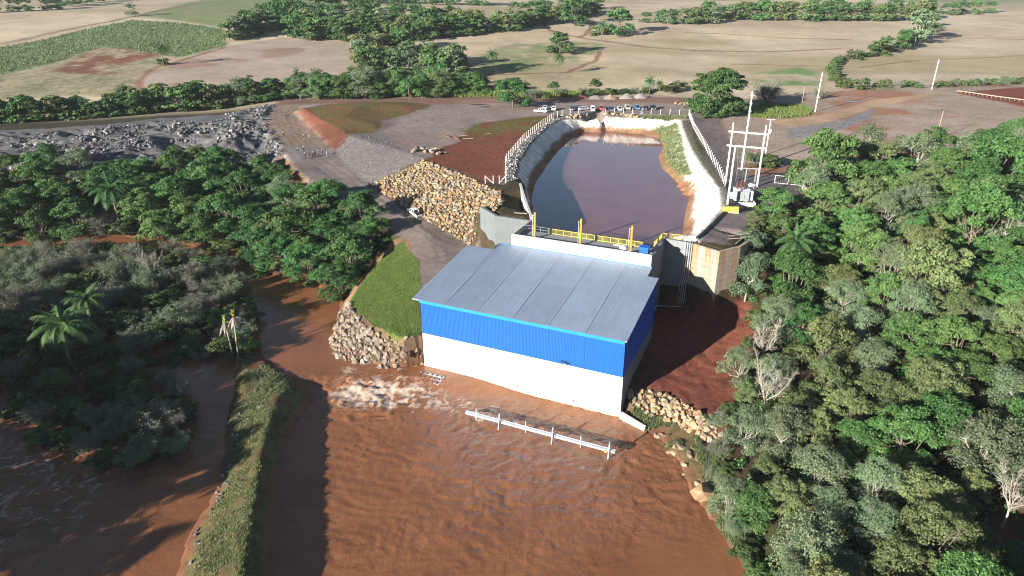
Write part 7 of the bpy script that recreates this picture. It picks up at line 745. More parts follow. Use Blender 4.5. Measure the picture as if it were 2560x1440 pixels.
for k, off in enumerate((0., .35, .7)):
    a = np.array([LW(3.4, 36.2)[0] + off, LW(3.4, 36.2)[1]]); pl = [(a[0], a[1]), (43.5 + off, 139.), (50.6 + off, 151.), (52.4 + off, 158.5), (52.6 + off, 166)]
    tag(MB().tube([(x, y, hz(x, y) + .16) for x, y in np.array(densify([(*p, 0) for p in pl], 2.))[:, :2]], .11, 6).build('cable_duct', M['black'], None, True), 'long black duct lying beside the pale canal bank', 'duct', 'black ducts along the canal bank')
# ---------------------------------------------------------------- boom in the tailrace, stop logs, odd timber
t = tag(empty('debris_boom', (*LW(-10.6, -10.75), 0), AZ), 'long grey steel beam on uprights standing in the river', 'boom')
MB().box(-12.8, 12.85, -.2, .2, 1.05, 1.45).build('beam', M['galv'], t)
MB().box(-12.8, 12.85, .202, .26, 1.0, 1.5).build('beam_flange', M['galv'], t)
for x in (-6.5, 2.75, 11.95):
    MB().hexa([(x - .09, -.95, -1.2), (x + .09, -.95, -1.2), (x + .09, -.62, -1.2), (x - .09, -.62, -1.2)], [(x - .09, -.3, 2.9), (x + .09, -.3, 2.9), (x + .09, .1, 2.9), (x - .09, .1, 2.9)]).build('upright', M['steel'], t)
    MB().bar((x, -.75, .1), (x, .2, 1.2), .12).build('brace', M['steel'], t)
for x in (-11., -2.1, 7.2):
    MB().hexa([(x - .08, .27, .1), (x + .08, .27, .1), (x + .08, .52, .1), (x - .08, .52, .1)], [(x - .08, .3, 2.3), (x + .08, .3, 2.3), (x + .08, .5, 2.3), (x - .08, .5, 2.3)]).build('back_upright', M['steel'], t)
MB().box(11.2, 11.6, -.42, -.202, 1.0, 1.35).build('lamp_box', M['yellow'], t)
t = tag(empty('stop_log_stack', (*LW(-34.7, -3.1), 0), AZ + .03), 'stack of dark grey steel beams standing in water against the white wall', 'beams')
for y, zt in ((-1.15, .75), (-.25, .95), (.7, 1.05)):
    b = MB().box(-2.6, 2.5, y - .3, y + .3, -.8, zt).build('beam', M['steel'], t, bevel=.02)
    for x in (-1.9, -.9, .1, 1.1, 2.0): MB().box(x - .08, x + .08, y - .22, y + .22, zt + .002, zt + .16).build('lug', M['black'], b)
    MB().box(-2.62, 2.52, y - .34, y - .302, zt - .3, zt - .2).build('seal', M['black'], b)
rg = random.Random(3)
for k in range(9):
    x, y = 46.5 + rg.uniform(-2.5, 2.), 128.5 + rg.uniform(-2, 2); a = rg.uniform(-.5, .9); L = rg.uniform(1.2, 2.4); z = hz(x, y)
    c = Vector((math.cos(a), math.sin(a), 0)) * L
    tag(MB().bar((x - c.x, y - c.y, z + .1 + .05 * k), (x + c.x, y + c.y, z + .35 + .07 * k), .16, .07).build('timber_plank', M['wood']), 'weathered timber plank thrown on the pile above the concrete wall', 'plank', 'planks piled above the retaining wall')
x, y = LW(-34.2, 37.2); tag(MB().bar((x - 1.4, y + .2, hz(x, y) + .15), (x + 1.4, y - .3, hz(x, y) + .15), .3, .12).build('timber_board', M['wood']), 'pale board lying on gravel behind the grey wing wall', 'board')
# ---------------------------------------------------------------- quarry stones
def stone_mesh(name, seed, mt, n=11, flat=.8):
    rg = random.Random(seed); bm = bmesh.new()
    for k in range(n):
        z = 1 - 2 * (k + .5) / n; a = k * 2.4 + rg.uniform(-.5, .5); r = math.sqrt(1 - z * z); q = rg.uniform(.72, 1.18)
        bm.verts.new((r * math.cos(a) * q * rg.uniform(.85, 1.25), r * math.sin(a) * q * rg.uniform(.8, 1.1), z * q * flat))
    bmesh.ops.convex_hull(bm, input=bm.verts); bmesh.ops.recalc_face_normals(bm, faces=bm.faces)
    me = bpy.data.meshes.new(name); bm.to_mesh(me); bm.free(); me.materials.append(mt); return me
YEL = [(.32, .205, .10), (.255, .155, .075), (.36, .265, .165), (.19, .16, .13), (.29, .18, .085), (.40, .32, .22), (.22, .195, .17), (.33, .22, .11)]
GRY = [(.24, .185, .135), (.175, .14, .11), (.29, .23, .175), (.21, .14, .09), (.33, .28, .225), (.14, .115, .095)]
TAN = [(.38, .26, .145), (.31, .195, .105), (.42, .31, .19), (.25, .2, .155), (.35, .23, .12)]
RUB = [(.12, .115, .12), (.085, .08, .085), (.17, .165, .16), (.10, .095, .10), (.30, .285, .26), (.14, .13, .125)]
for k, c in (('yel', YEL), ('gry', GRY), ('tan', TAN), ('rub', RUB)):
    M['st_' + k] = by_object('stone_' + k, c); 
M['st_v'] = by_vertex('stone_mixed')
STN = {k: [stone_mesh('stone_' + k, i * 7 + j, M['st_' + k]) for i in range(9)] for j, k in enumerate(('yel', 'gry', 'tan', 'rub'))}
def scatter(poly, spacing, seed, jitter=.35, use_slope=True):
    p = np.array(poly); rg = random.Random(seed); out = []
    y = p[:, 1].min(); row = 0
    xs_, ys_ = [], []
    while y < p[:, 1].max():
        x = p[:, 0].min() + (row % 2) * spacing / 2
        while x < p[:, 0].max(): xs_.append(x + rg.uniform(-jitter, jitter) * spacing); ys_.append(y + rg.uniform(-jitter, jitter) * spacing); x += spacing
        y += spacing * .87; row += 1
    xs_, ys_ = np.array(xs_), np.array(ys_); m = in_poly(xs_, ys_, p); xs_, ys_ = xs_[m], ys_[m]
    return np.stack([xs_, ys_, hgt(xs_, ys_)], -1)
def nrm(x, y):
    e = .5; dx = (hz(x + e, y) - hz(x - e, y)) / (2 * e); dy = (hz(x, y + e) - hz(x, y - e)) / (2 * e); return Vector((-dx, -dy, 1)).normalized()
def joined_stones(name, items, kind, cols, parent):
    """the stones past the ones that are separate objects: one mesh, real stones all the same"""
    V, F, CC = [], [], []; n0 = 0; rg = random.Random(5)
    base = []
    for me in STN[kind]:
        v = np.zeros(len(me.vertices) * 3); me.vertices.foreach_get('co', v); base.append((v.reshape(-1, 3), np.array([p.vertices[:] for p in me.polygons])))
    for (loc, rot, sc) in items:
        v, f = base[rg.randrange(len(base))]; mt_ = np.array(rot.to_matrix()) * sc
        V.append(v @ mt_.T + np.array(loc)); F.append(f + n0); n0 += len(v); CC.append(np.tile((*rg.choice(cols), 1.), (len(v), 1)))
    if not V: return
    o = link(name, np_mesh(name, np.concatenate(V), np.concatenate(F), [M['st_v']], False, np.concatenate(CC)), parent); o['kind'] = 'stuff'
def riprap(parent, poly, kind, spacing, r0, r1, cols, seed, limit=300, sink=.25):
    from mathutils import Euler
    P_ = scatter(poly, spacing, seed); rg = random.Random(seed + 1); items = []
    for x, y, z in P_:
        r = rg.uniform(r0, r1) if rg.random() < .75 else rg.uniform(r0 * .5, r0); n = nrm(x, y)
        l = Vector((x, y, z)) + n * (r * (.55 - sink)); rot = n.to_track_quat('Z', 'Y').to_euler(); rot.rotate_axis('Z', rg.uniform(0, 6.28)); rot.rotate_axis('X', rg.uniform(-.5, .5))
        items.append((l, rot, r))
    items.sort(key=lambda t: -t[2] / (t[0] - Vector((0, 0, 67))).length)
    for l, rot, r in items[:limit]:
        o = link('stone', rg.choice(STN[kind]), parent); o.location = l; o.rotation_euler = rot; o.scale = (r, r, r)
    joined_stones('stone_fill', items[limit:], kind, cols, parent)
    # small chips that fill the gaps between them
    Q_ = scatter(poly, spacing * .62, seed + 9, .45); it = []
    for x, y, z in Q_:
        n = nrm(x, y); r = rg.uniform(r0 * .25, r0 * .55); e = n.to_track_quat('Z', 'Y').to_euler(); e.rotate_axis('Z', rg.uniform(0, 6.28)); it.append((Vector((x, y, z)) + n * r * .2, e, r))
    joined_stones('stone_chips', it, kind, cols, parent)
riprap(LAND['riprap_slope'], ZONES['riprap_slope'], 'yel', .80, .34, .66, YEL, 11)
riprap(LAND['riprap_toe'], ZONES['rock_toe'], 'gry', .84, .36, .78, GRY, 21)
riprap(LAND['riprap_step'], ZONES['rock_step'], 'tan', .98, .5, .8, TAN, 31)
# blasted rock: countless blocks on the rubble ground
def rubble(name, poly, spacing, r0, r1, kind, cols, seed, prob, label, keepf=None):
    P_ = scatter(poly, spacing, seed, .5); rg = random.Random(seed); it = []
    from mathutils import Euler
    for x, y, z in P_:
        if rg.random() > prob or (keepf and not keepf(x, y)): continue
        r = r0 + (r1 - r0) * rg.random() ** 2.5
        it.append((Vector((x, y, z + r * .15)), Euler((rg.uniform(-.6, .6), rg.uniform(-.6, .6), rg.uniform(0, 6.28))), r))
    V, F, CC = [], [], []; joined_stones(name, it, kind, cols, None); o = COL.objects[-1]; tag(o, label, None, None, 'stuff'); return o
trk = ZONES['rubble_track']
dens = lambda x, y: float(fbm(np.array([x * .09]), np.array([y * .09]), 3, 201)[0]) > .42 and not bool(in_poly(np.array([x]), np.array([y]), trk)[0])
rubble('rubble', ZONES['rubble'], 1.0, .18, .85, 'rub', RUB, 41, .8, 'loose grey blocks of blasted rock heaped beside the road', dens)
rubble('gravel', ZONES['gravel_slope'], .8, .1, .3, 'rub', [(.19, .17, .16), (.15, .135, .13), (.24, .22, .205)], 43, .6, 'loose pale stones on the grey gravel embankment')
rubble('bank_rubble', ZONES['canal_path'], .6, .12, .38, 'rub', [(.3, .27, .25), (.15, .14, .14), (.5, .47, .43)], 45, .7, 'broken stone along the top of the canal bank')
# boulders that can be told apart
def boulder_row(key, n, kind, r0, r1, name, label, group, seed, spread):
    P_ = densify([(x, y, 0) for x, y, z in STONE_ROWS[key]], .5); rg = random.Random(seed)
    for k in range(n):
        p = P_[rg.randrange(len(P_))]; x, y = p[0] + rg.gauss(0, spread), p[1] + rg.gauss(0, spread); r = rg.uniform(r0, r1)
        o = link(name, rg.choice(STN[kind])); o.location = (x, y, hz(x, y) + r * .3); o.scale = (r, r, r); o.rotation_euler = (rg.uniform(-.5, .5), rg.uniform(-.5, .5), rg.uniform(0, 6.28))
        tag(o, label, 'boulder', group)
boulder_row('plateau', 26, 'gry', .35, .95, 'boulder', 'pale boulder in the small pile on the red terrace', 'boulder pile on the red terrace', 51, 1.5)
boulder_row('lot_row', 34, 'tan', .5, 1.1, 'boulder', 'tan boulder in the row below the big round tree', 'boulder row below the big tree', 53, 1.2)
boulder_row('canal_back', 70, 'tan', .45, .9, 'boulder', 'dark capping boulder on the far rim of the canal', 'boulders along the far canal rim', 55, .6)
boulder_row('mound', 30, 'rub', .6, 1.3, 'boulder', 'big pale block on the rubble mound by the road', 'blocks on the rubble mound', 57, 2.2)
boulder_row('spit', 46, 'rub', .15, .42, 'boulder', 'wet stone at the water edge of the grassy spit', 'stones along the spit edge', 61, .7)
boulder_row('shore', 26, 'tan', .25, .75, 'boulder', 'flat tan rock along the river bank below the boulder step', 'flat rocks along the river bank', 63, 1.0)
for o in COL.objects:
    if o.get('group') == 'flat rocks along the river bank': o.scale = (o.scale[0] * 1.5, o.scale[1], o.scale[2] * .45); o.location.z -= .1
boulder_row('big', 1, 'tan', 1.7, 1.71, 'boulder', 'large lone tan boulder at the river edge below the wood', None, 65, .1)
# tipped heaps of broken rock at the edge of the lot
for k, (key, t, lb, n, c0) in enumerate((('lot_pile_a', 0., 'low heap of reddish spoil tipped by the hedge', 1.3, (.24, .1, .06)), ('lot_pile_a', 1., 'grey heap of spoil beside the reddish heap', 1.6, (.2, .18, .17)), ('lot_pile_b', 0., 'brown heap of broken rock behind the parked cars', 1.7, (.27, .2, .16)), ('lot_pile_b', .55, 'grey ridge of broken rock behind the parked cars', 2., (.24, .21, .2)), ('lot_pile_b', 1., 'tall end heap of broken rock behind the parked cars', 2.1, (.25, .22, .21)))):
    a, b = np.array(STONE_ROWS[key][0]), np.array(STONE_ROWS[key][1]); p = a + (b - a) * t
    gx, gy = np.meshgrid(np.linspace(-1, 1, 26), np.linspace(-1, 1, 20)); rr = np.hypot(gx, gy)
    zz = n * np.clip(1 - rr, 0, 1) ** .9 * (.75 + .6 * fbm(gx * 3 + k * 9, gy * 3, 3, 77)) + .5 * n * .25 * (fbm(gx * 8 + k, gy * 8, 2, 78) - .5) * (rr < .95) - .3 * (rr > .98)
    X_ = p[0] + gx * 3.6; Y_ = p[1] + gy * 2.4; v = np.stack([X_, Y_, hgt(X_, Y_) + zz], -1).reshape(-1, 3); ii = np.arange(gx.size).reshape(gx.shape)
    q = np.stack([ii[:-1, :-1], ii[:-1, 1:], ii[1:, 1:], ii[1:, :-1]], -1).reshape(-1, 4)
    cc = np.tile((*c0, 1.), (len(v), 1)) * (.7 + .6 * fbm(gx * 9, gy * 9, 2, 79).ravel()[:, None]); cc[:, 3] = 1
    tag(link('spoil_heap', np_mesh('spoil_heap', v, q, [M['st_v']], False, cc)), lb, 'heap')
# ---------------------------------------------------------------- trees and shrubs
M['leaf_D'] = leaf_mat('leaf_dark', (.026, .068, .02), (.07, .145, .038), (.11, .19, .06))
M['leaf_L'] = leaf_mat('leaf_light', (.042, .095, .024), (.10, .178, .05), (.15, .22, .08))
M['leaf_O'] = leaf_mat('leaf_olive', (.065, .095, .032), (.135, .175, .065), (.2, .215, .095))
M['leaf_G'] = leaf_mat('leaf_grey', (.065, .105, .048), (.135, .19, .10), (.21, .25, .15))
M['leaf_S'] = leaf_mat('leaf_ashen', (.07, .082, .048), (.125, .14, .085), (.18, .19, .13), .1)
M['leaf_U'] = leaf_mat('leaf_scrub', (.035, .07, .02), (.085, .135, .04), (.13, .17, .06))
M['leaf_P'] = leaf_mat('leaf_palm', (.028, .072, .022), (.062, .125, .04), (.10, .155, .06))
M['leaf_Q'] = leaf_mat('leaf_withered', (.2, .16, .12), (.3, .25, .2), (.36, .31, .26), .1)
M['leaf_Y'] = leaf_mat('leaf_spear', (.2, .26, .03), (.32, .36, .05), (.4, .42, .08))
M['bark'] = simple('pale_bark', (.33, .295, .245), .9, var=.3, scale=2.)
M['bark_d'] = simple('brown_bark', (.16, .125, .095), .9, var=.3, scale=2.)
M['twig'] = simple('grey_twigs', (.20, .185, .165), .9, var=.25, scale=1.)
def leaves_mesh(name, P_, Nn, size, rgv, mt, aspect=.6):
    n = len(P_); rs = np.random.RandomState(len(P_))
    t = np.cross(Nn, rs.normal(size=(n, 3))); t /= np.linalg.norm(t, axis=1)[:, None] + 1e-9; b = np.cross(Nn, t)
    s = size[:, None]; q = s * aspect
    V = np.stack([P_ - t * s * .5, P_ + b * q * .5 + Nn * s * .08, P_ + t * s * .5, P_ - b * q * .5 + Nn * s * .08], 1).reshape(-1, 3)
    F = np.arange(4 * n).reshape(-1, 4); cc = np.repeat(np.concatenate([rgv, np.zeros((n, 1)), np.ones((n, 1))], 1), 4, 0)
    return np_mesh(name, V, F, [mt], False, cc)
def unit(a): return a / (np.linalg.norm(a, axis=1)[:, None] + 1e-9)
def lobes_of(rs, R_, h, n, top, flat):
    C_ = []; nu = int(n * .62)
    for k in range(n):
        a = k * 2.399 + rs.uniform(-.4, .4)
        if k < nu:
            rr = R_ * .66 * math.sqrt((k + .35) / nu) * rs.uniform(.8, 1.12); z = h * (top - flat * (rr / R_) ** 2 + rs.uniform(-.07, .05))
        else:
            rr = R_ * rs.uniform(.5, .74); z = h * (top - flat) * rs.uniform(.42, .95)
        C_.append((rr * math.cos(a), rr * math.sin(a), z, R_ * rs.uniform(.30, .46)))
    return C_
def make_tree(kind, seed, R_=4.5, h=9.6, nl=8, ns=11, nf=75, leaf=.40, top=.74, flat=.34, twig=False, bark='bark_d', leafm=None, spread=.22, trunk=True, lower=.35):
    rs = np.random.RandomState(seed); L = lobes_of(rs, R_, h, nl, top, flat); tb = MB(); fk = h * rs.uniform(.26, .36); lean = rs.uniform(-.35, .35, 2)
    PP, NN, CC, SS = [], [], [], []
    if trunk: tb.tube([(0, 0, -.6), (lean[0] * .3, lean[1] * .3, fk * .5), (lean[0], lean[1], fk)], [R_ * .052, R_ * .042, R_ * .034], 6)
    for (x, y, z, r) in L:
        q_ = rs.uniform(.55, 1.25); st = Vector((lean[0] * q_, lean[1] * q_, fk * q_)); tb.tube([(lean[0] * .5, lean[1] * .5, fk * .5), (lean[0] * 1.25, lean[1] * 1.25, fk * 1.27)], [R_ * .036, R_ * .022], 5, False) if trunk and q_ > 1.2 else None; en = Vector((x * .9, y * .9, z - r * .2)); md = st.lerp(en, .5) + Vector((x * .12, y * .12, -.08 * h * rs.uniform(.2, 1)))
        if trunk: tb.tube([st, st.lerp(md, .5) + Vector(rs.uniform(-.25, .25, 3)), md + Vector(rs.uniform(-.3, .3, 3)), en], [R_ * .022, R_ * .018, R_ * .014, R_ * .008], 5, False)
        cb = rs.uniform(0, 1)
        for s in range(ns):
            u = rs.normal(size=3); u[2] = u[2] * .8 + .25 * (1 - lower); u /= np.linalg.norm(u); sr = R_ * spread * rs.uniform(.7, 1.25)
            c = np.array((x, y, z)) + u * np.array((r, r, r * .72)) * rs.uniform(.62, 1.05)
            if twig: tb.tube([en.lerp(md, rs.uniform(0, .5)), Vector(c) * .5 + en * .5 + Vector((0, 0, -.1)), Vector(c) + Vector(u * sr * .6)], [R_ * .010, R_ * .007, R_ * .003], 3, False)
            k = max(4, int(nf * rs.uniform(.6, 1.4))); d = unit(rs.normal(size=(k, 3))); d[:, 2] = np.abs(d[:, 2]) * .9 - .28
            rad = rs.uniform(.25, 1, (k, 1)) ** .5; p = c + d * sr * rad * np.array((1, 1, .68))
            PP.append(p); NN.append(unit(d * .55 + u * .35 + rs.normal(size=(k, 3)) * .5 + np.array((0, 0, .45))))
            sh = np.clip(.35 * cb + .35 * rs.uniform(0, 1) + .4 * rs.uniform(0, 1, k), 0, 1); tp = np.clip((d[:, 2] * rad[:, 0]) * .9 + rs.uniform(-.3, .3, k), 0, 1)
            CC.append(np.stack([sh, tp], 1)); SS.append(leaf * rs.uniform(.65, 1.35, k))
    cm = leaves_mesh('crown', np.concatenate(PP), np.concatenate(NN), np.concatenate(SS), np.concatenate(CC), M[leafm or 'leaf_' + kind]) if nf else None
    tm = tb.mesh('trunk', M[bark], True) if trunk or twig else None
    return cm, tm, R_, h
def make_bare(seed, R_=4., h=10., n1=7, n2=7, n3=9, leafn=0, bark='twig', leafm='leaf_S', low=False, thick=1.):
    rs = np.random.RandomState(seed); tb = MB(); PP = []; fk = h * (.38 if not low else .05)
    if not low: tb.tube([(0, 0, -.5), (.1, 0, fk * .6), (0, .1, fk)], [.17, .14, .11], 6)
    for a in range(n1):
        az = a * 2.4 + rs.uniform(-.5, .5); rr = R_ * rs.uniform(.35, .85); e = np.array((rr * math.cos(az), rr * math.sin(az), h * rs.uniform(.68, .92) - rr * .12 * (1 + 2 * low)))
        s0 = np.array((0, .1, fk * rs.uniform(.8, 1.))) if not low else np.array((rs.uniform(-.5, .5), rs.uniform(-.5, .5), 0.))
        m1 = s0 * .45 + e * .55 + np.array((0, 0, -.06 * h)); tb.tube([s0, m1, e], [.075 * thick, .05 * thick, .022], 4, False)
        for b in range(n2):
            t = rs.uniform(.3, 1); p0 = (s0 * (1 - t) ** 2 + 2 * m1 * t * (1 - t) + e * t * t); d = unit(rs.normal(size=(1, 3)))[0] * .8 + unit((e - s0)[None])[0] * .7 + np.array((0, 0, .25)); L2 = R_ * rs.uniform(.2, .4); p1 = p0 + d * L2
            tb.tube([p0, p0 * .5 + p1 * .5 + rs.normal(size=3) * .1, p1], [.035 * thick, .026, .014], 3, False)
            for c in range(n3):
                q0 = p0 + (p1 - p0) * rs.uniform(.25, 1); d2 = d * .6 + rs.normal(size=3) * .7; q1 = q0 + d2 / np.linalg.norm(d2) * R_ * rs.uniform(.08, .2); tb.tube([q0, q1], [.02, .012], 3, False); PP.append(q1)
    tm = tb.mesh('trunk', M[bark], False); cm = None
    if leafn:
        PP = np.array(PP); P_ = np.repeat(PP, leafn, 0) + rs.normal(size=(len(PP) * leafn, 3)) * R_ * .07; k = len(P_); P_[:, 2] = np.maximum(P_[:, 2], .1)
        cm = leaves_mesh('crown', P_, unit(rs.normal(size=(k, 3)) + np.array((0, 0, .5))), .24 * rs.uniform(.6, 1.3, k), rs.uniform(0, 1, (k, 2)), M[leafm], .5)
    return cm, tm, R_, h
def make_palm(seed, R_=3.2, h=7.4, nfr=24, withered=False):
    rs = np.random.RandomState(seed); tb = MB(); lean = rs.uniform(-.5, .5, 2)
    tb.tube([(0, 0, -.5), (lean[0] * .25, lean[1] * .25, h * .4), (lean[0], lean[1], h)], [.24, .17, .14] if not withered else [.16, .12, .10], 8)
    PP, NN, CC, SS = [], [], [], []; V, F, CO = [], [], []; ap = np.array((lean[0], lean[1], h))
    def frond(az, el, L_, droop, wl, sh):
        pts = []; p = ap.copy(); d = np.array((math.cos(az) * math.cos(el), math.sin(az) * math.cos(el), math.sin(el))); n = 13
        for k in range(n + 1):
            pts.append(p.copy()); p = p + d * L_ / n; d = d + np.array((0, 0, -droop / n)) ; d /= np.linalg.norm(d)
        pts = np.array(pts); side = np.array((-math.sin(az), math.cos(az), 0.))
        for k in range(n):
            f = k / n; w = wl * math.sin(math.pi * min(1, .15 + .9 * f)) 
            for sg in (-1, 1):
                for j in (0, .5):
                    a = pts[k] * (1 - j) + pts[k + 1] * j; tdir = (pts[k + 1] - pts[k]); tdir /= np.linalg.norm(tdir)
                    e = a + (side * sg * .8 + tdir * .5 + np.array((0, 0, -.35 - rs.uniform(0, .5)))) * w * rs.uniform(.8, 1.1); q = tdir * .075
                    i = len(V); V.extend([a - q, a + q, e + q * .3, e - q * .3]); F.append((i, i + 1, i + 2, i + 3)); cc = (np.clip(sh + rs.uniform(-.3, .3), 0, 1), np.clip(rs.uniform(-.2, .7), 0, 1), 0, 1); CO.extend([cc] * 4)
        i = len(V)
        for k in range(n + 1): V.extend([pts[k] + side * .03, pts[k] - side * .03])
        for k in range(n): F.append((i + 2 * k, i + 2 * k + 2, i + 2 * k + 3, i + 2 * k + 1))
        CO.extend([(.8, .6, 0, 1)] * (2 * (n + 1)))
    if not withered:
        for k in range(nfr):
            f = k / nfr; frond(k * 2.4, R(78 - 80 * f) + rs.uniform(-.1, .1), R_ * rs.uniform(1.15, 1.45), 2.1 + .9 * f, .85, .35 + .4 * rs.uniform())
    else:
        for k in range(11): frond(k * 2.4 + rs.uniform(-.3, .3), R(rs.uniform(-70, -25)) if k else .1, R_ * rs.uniform(.6, 1.0), 1.1, .3, rs.uniform(.2, .8))
    tm = tb.mesh('trunk', M['bark_d'] if not withered else M['bark'], True)
    cm = np_mesh('crown', np.array(V), np.array(F), [M['leaf_P'] if not withered else M['leaf_Q']], False, np.array(CO)); return cm, tm, R_, h
PRO = {}
PRO['D'] = [make_tree('D', s, nl=13, ns=12, nf=82, leaf=.35) for s in (1, 2, 3)] + [make_tree('D', 4, nl=11, ns=13, nf=90, leaf=.35, top=.78, flat=.5)]
PRO['L'] = [make_tree('L', s, nl=12, ns=12, nf=78, leaf=.37, top=.76, flat=.28) for s in (11, 12, 13)]
PRO['O'] = [make_tree('O', s, nl=13, ns=12, nf=74, leaf=.285, twig=True, bark='bark_d') for s in (21, 22, 23)]
PRO['G'] = [make_tree('G', s, nl=13, ns=12, nf=66, leaf=.265, twig=True, bark='bark', spread=.24) for s in (31, 32, 33)]
PRO['B'] = [make_bare(s, bark='bark', n1=8, n2=8, n3=9, thick=1.4) for s in (41, 42)]
PRO['S'] = [make_bare(s, 3.4, 4.4, 16, 9, 7, 4, 'twig', 'leaf_S', True) for s in (51, 52)] + [make_bare(53, 3.4, 4.4, 15, 8, 6, 8, 'twig', 'leaf_G', True)]
PRO['U'] = [make_tree('U', s, 3.4, 4.3, 7, 10, 58, .34, .62, .3, bark='bark_d', trunk=True, lower=.9) for s in (61, 62, 63)]
PRO['P'] = [make_palm(71), make_palm(72)]
FAR = {'D': [make_tree('D', s, nl=12, ns=8, nf=24, leaf=.78, top=.70, flat=.44) for s in (81, 82, 83, 91)], 'L': [make_tree('L', 84, nl=12, ns=8, nf=22, leaf=.8, flat=.4)], 'O': [make_tree('O', s, nl=12, ns=8, nf=22, leaf=.72, flat=.4) for s in (85, 86)], 'G': [make_tree('G', s, nl=12, ns=8, nf=20, leaf=.62, bark='bark', flat=.4) for s in (87, 88)],
       'U': [make_tree('U', s, 3.4, 4.3, 6, 8, 22, .6, .62, .3, lower=.9) for s in (89, 90)]}
BIG = make_tree('D', 5, R_=6., h=11.5, nl=24, ns=12, nf=80, leaf=.52, top=.70, flat=.46)
NAME = {'D': 'evergreen_tree', 'L': 'leafy_tree', 'O': 'olive_green_tree', 'G': 'grey_green_tree', 'B': 'bare_tree', 'S': 'twiggy_shrub', 'U': 'green_shrub', 'P': 'palm_tree'}
LOOK = {'D': 'dense dark green tree', 'L': 'light green leafy tree', 'O': 'olive green airy tree', 'G': 'grey green pale-branched tree', 'B': 'leafless pale tree', 'S': 'ashen twiggy shrub', 'U': 'low green shrub', 'P': 'feathery palm'}
MARKS = {'east_woods': (('beside the substation yard', 68, 168), ('under the dirt hill', 115, 185), ('against the concrete retaining wall', 48, 124), ('beside the red soil slope', 50, 106), ('by the tan boulder step', 42, 90), ('on the river edge', 34, 70), ('deep in the wood', 80, 110), ('high on the wooded slope', 112, 135), ('low in the wood above the river', 52, 66), ('in the hollow of the wood', 62, 88)),
 'north_bank': (('on the stream bank below the rubble', -95, 200), ('at the stream bend', -60, 165), ('between stream and gravel road', -42, 160), ('on the point facing the lawn', -38, 142), ('on the bank under the far end of the rubble', -125, 190), ('under the rubble edge', -100, 220)),
 'island': (('beside the two dying palms', -47, 116), ('round the tall island palms', -72, 118), ('at the island tip over the side channel', -62, 92), ('along the narrow stream on the island', -85, 155), ('in the middle of the island', -65, 135), ('at the far end of the island', -110, 140), ('on the side channel shore of the island', -85, 100))}
PLACE = {'west_bank': 'on the bank of the side channel', 'rubble_strip': 'in the strip behind the rubble', 'lot_strip': 'in the strip behind the gravel lot', 'lot_hedge': 'along the hedge behind the parked cars', 'lot_tree': 'above the boulder row beyond the cars', 'field_wood': 'in the wood jutting into the fields', 'far_wood': 'in the far wood behind the brown field', 'far_hedge': 'in the far hedge above the curved track', 'far_hedge_east': 'in the long far hedge above the stubble', 'field_hedge': 'in the hedge dividing the stubble fields', 'hill_hedge': 'in the hedge along the dirt hill', 'field_trees': 'standing alone in the far fields'}
def where(region, x, y): return min(MARKS[region], key=lambda m_: (m_[1] - x) ** 2 + (m_[2] - y) ** 2)[0] if region in MARKS else PLACE[region]
def sized(kind, Rr):
    a, b = {'S': (2.4, 3.2), 'U': (2.2, 3.), 'P': (1.8, 2.8)}.get(kind, (4.2, 5.6)); return 'small ' if Rr < a else 'big ' if Rr > b else 'middling '
rgT = random.Random(99); cnt = {}
def plant(kind, x, y, Rr, h, region, label=None, group=None, far=False):
    pro = BIG if label and label.startswith('great round') else rgT.choice((FAR if far and kind in FAR else PRO)[kind]); cm, tm, R0, h0 = pro
    t = empty(NAME[kind], (x, y, hz(x, y) - .1), rgT.uniform(0, 6.28)); t.scale = (Rr / R0, Rr / R0, h / h0)
    if cm: link('crown', cm, t)
    if tm: link('trunk', tm, t)
    lb = label or (sized(kind, Rr) + LOOK[kind] + ' ' + where(region, x, y)); tag(t, lb, {'S': 'shrub', 'U': 'shrub', 'P': 'palm'}.get(kind, 'tree'), group or lb.replace(' tree', ' trees', 1).replace(' shrub', ' shrubs', 1).replace(' palm', ' palms', 1))
    return t
SOLO = ['dark round tree on the grassy strip by the curved track', 'big dark tree standing in the stubble near the bare patch', 'bushy green clump beside the tall far palm', 'slender palm beside the bushy green clump', 'palm standing at the edge of the green strip near the wood', 'palm standing below the grassy strip of the stubble field', 'slim pale tree alone at the edge of the green crop', 'palm rising beside the bush between green crop and brown field', 'bush at the foot of the palm by the brown field', 'large dark tree at the upper end of the field wood', 'rounded dark tree next to the pasture edge', 'spreading dark tree at the corner of the green crop', 'yellowish green tree standing before the far hedge', 'low bush on the grassy strip in the stubble', 'long low bush at the tip of the grassy strip']
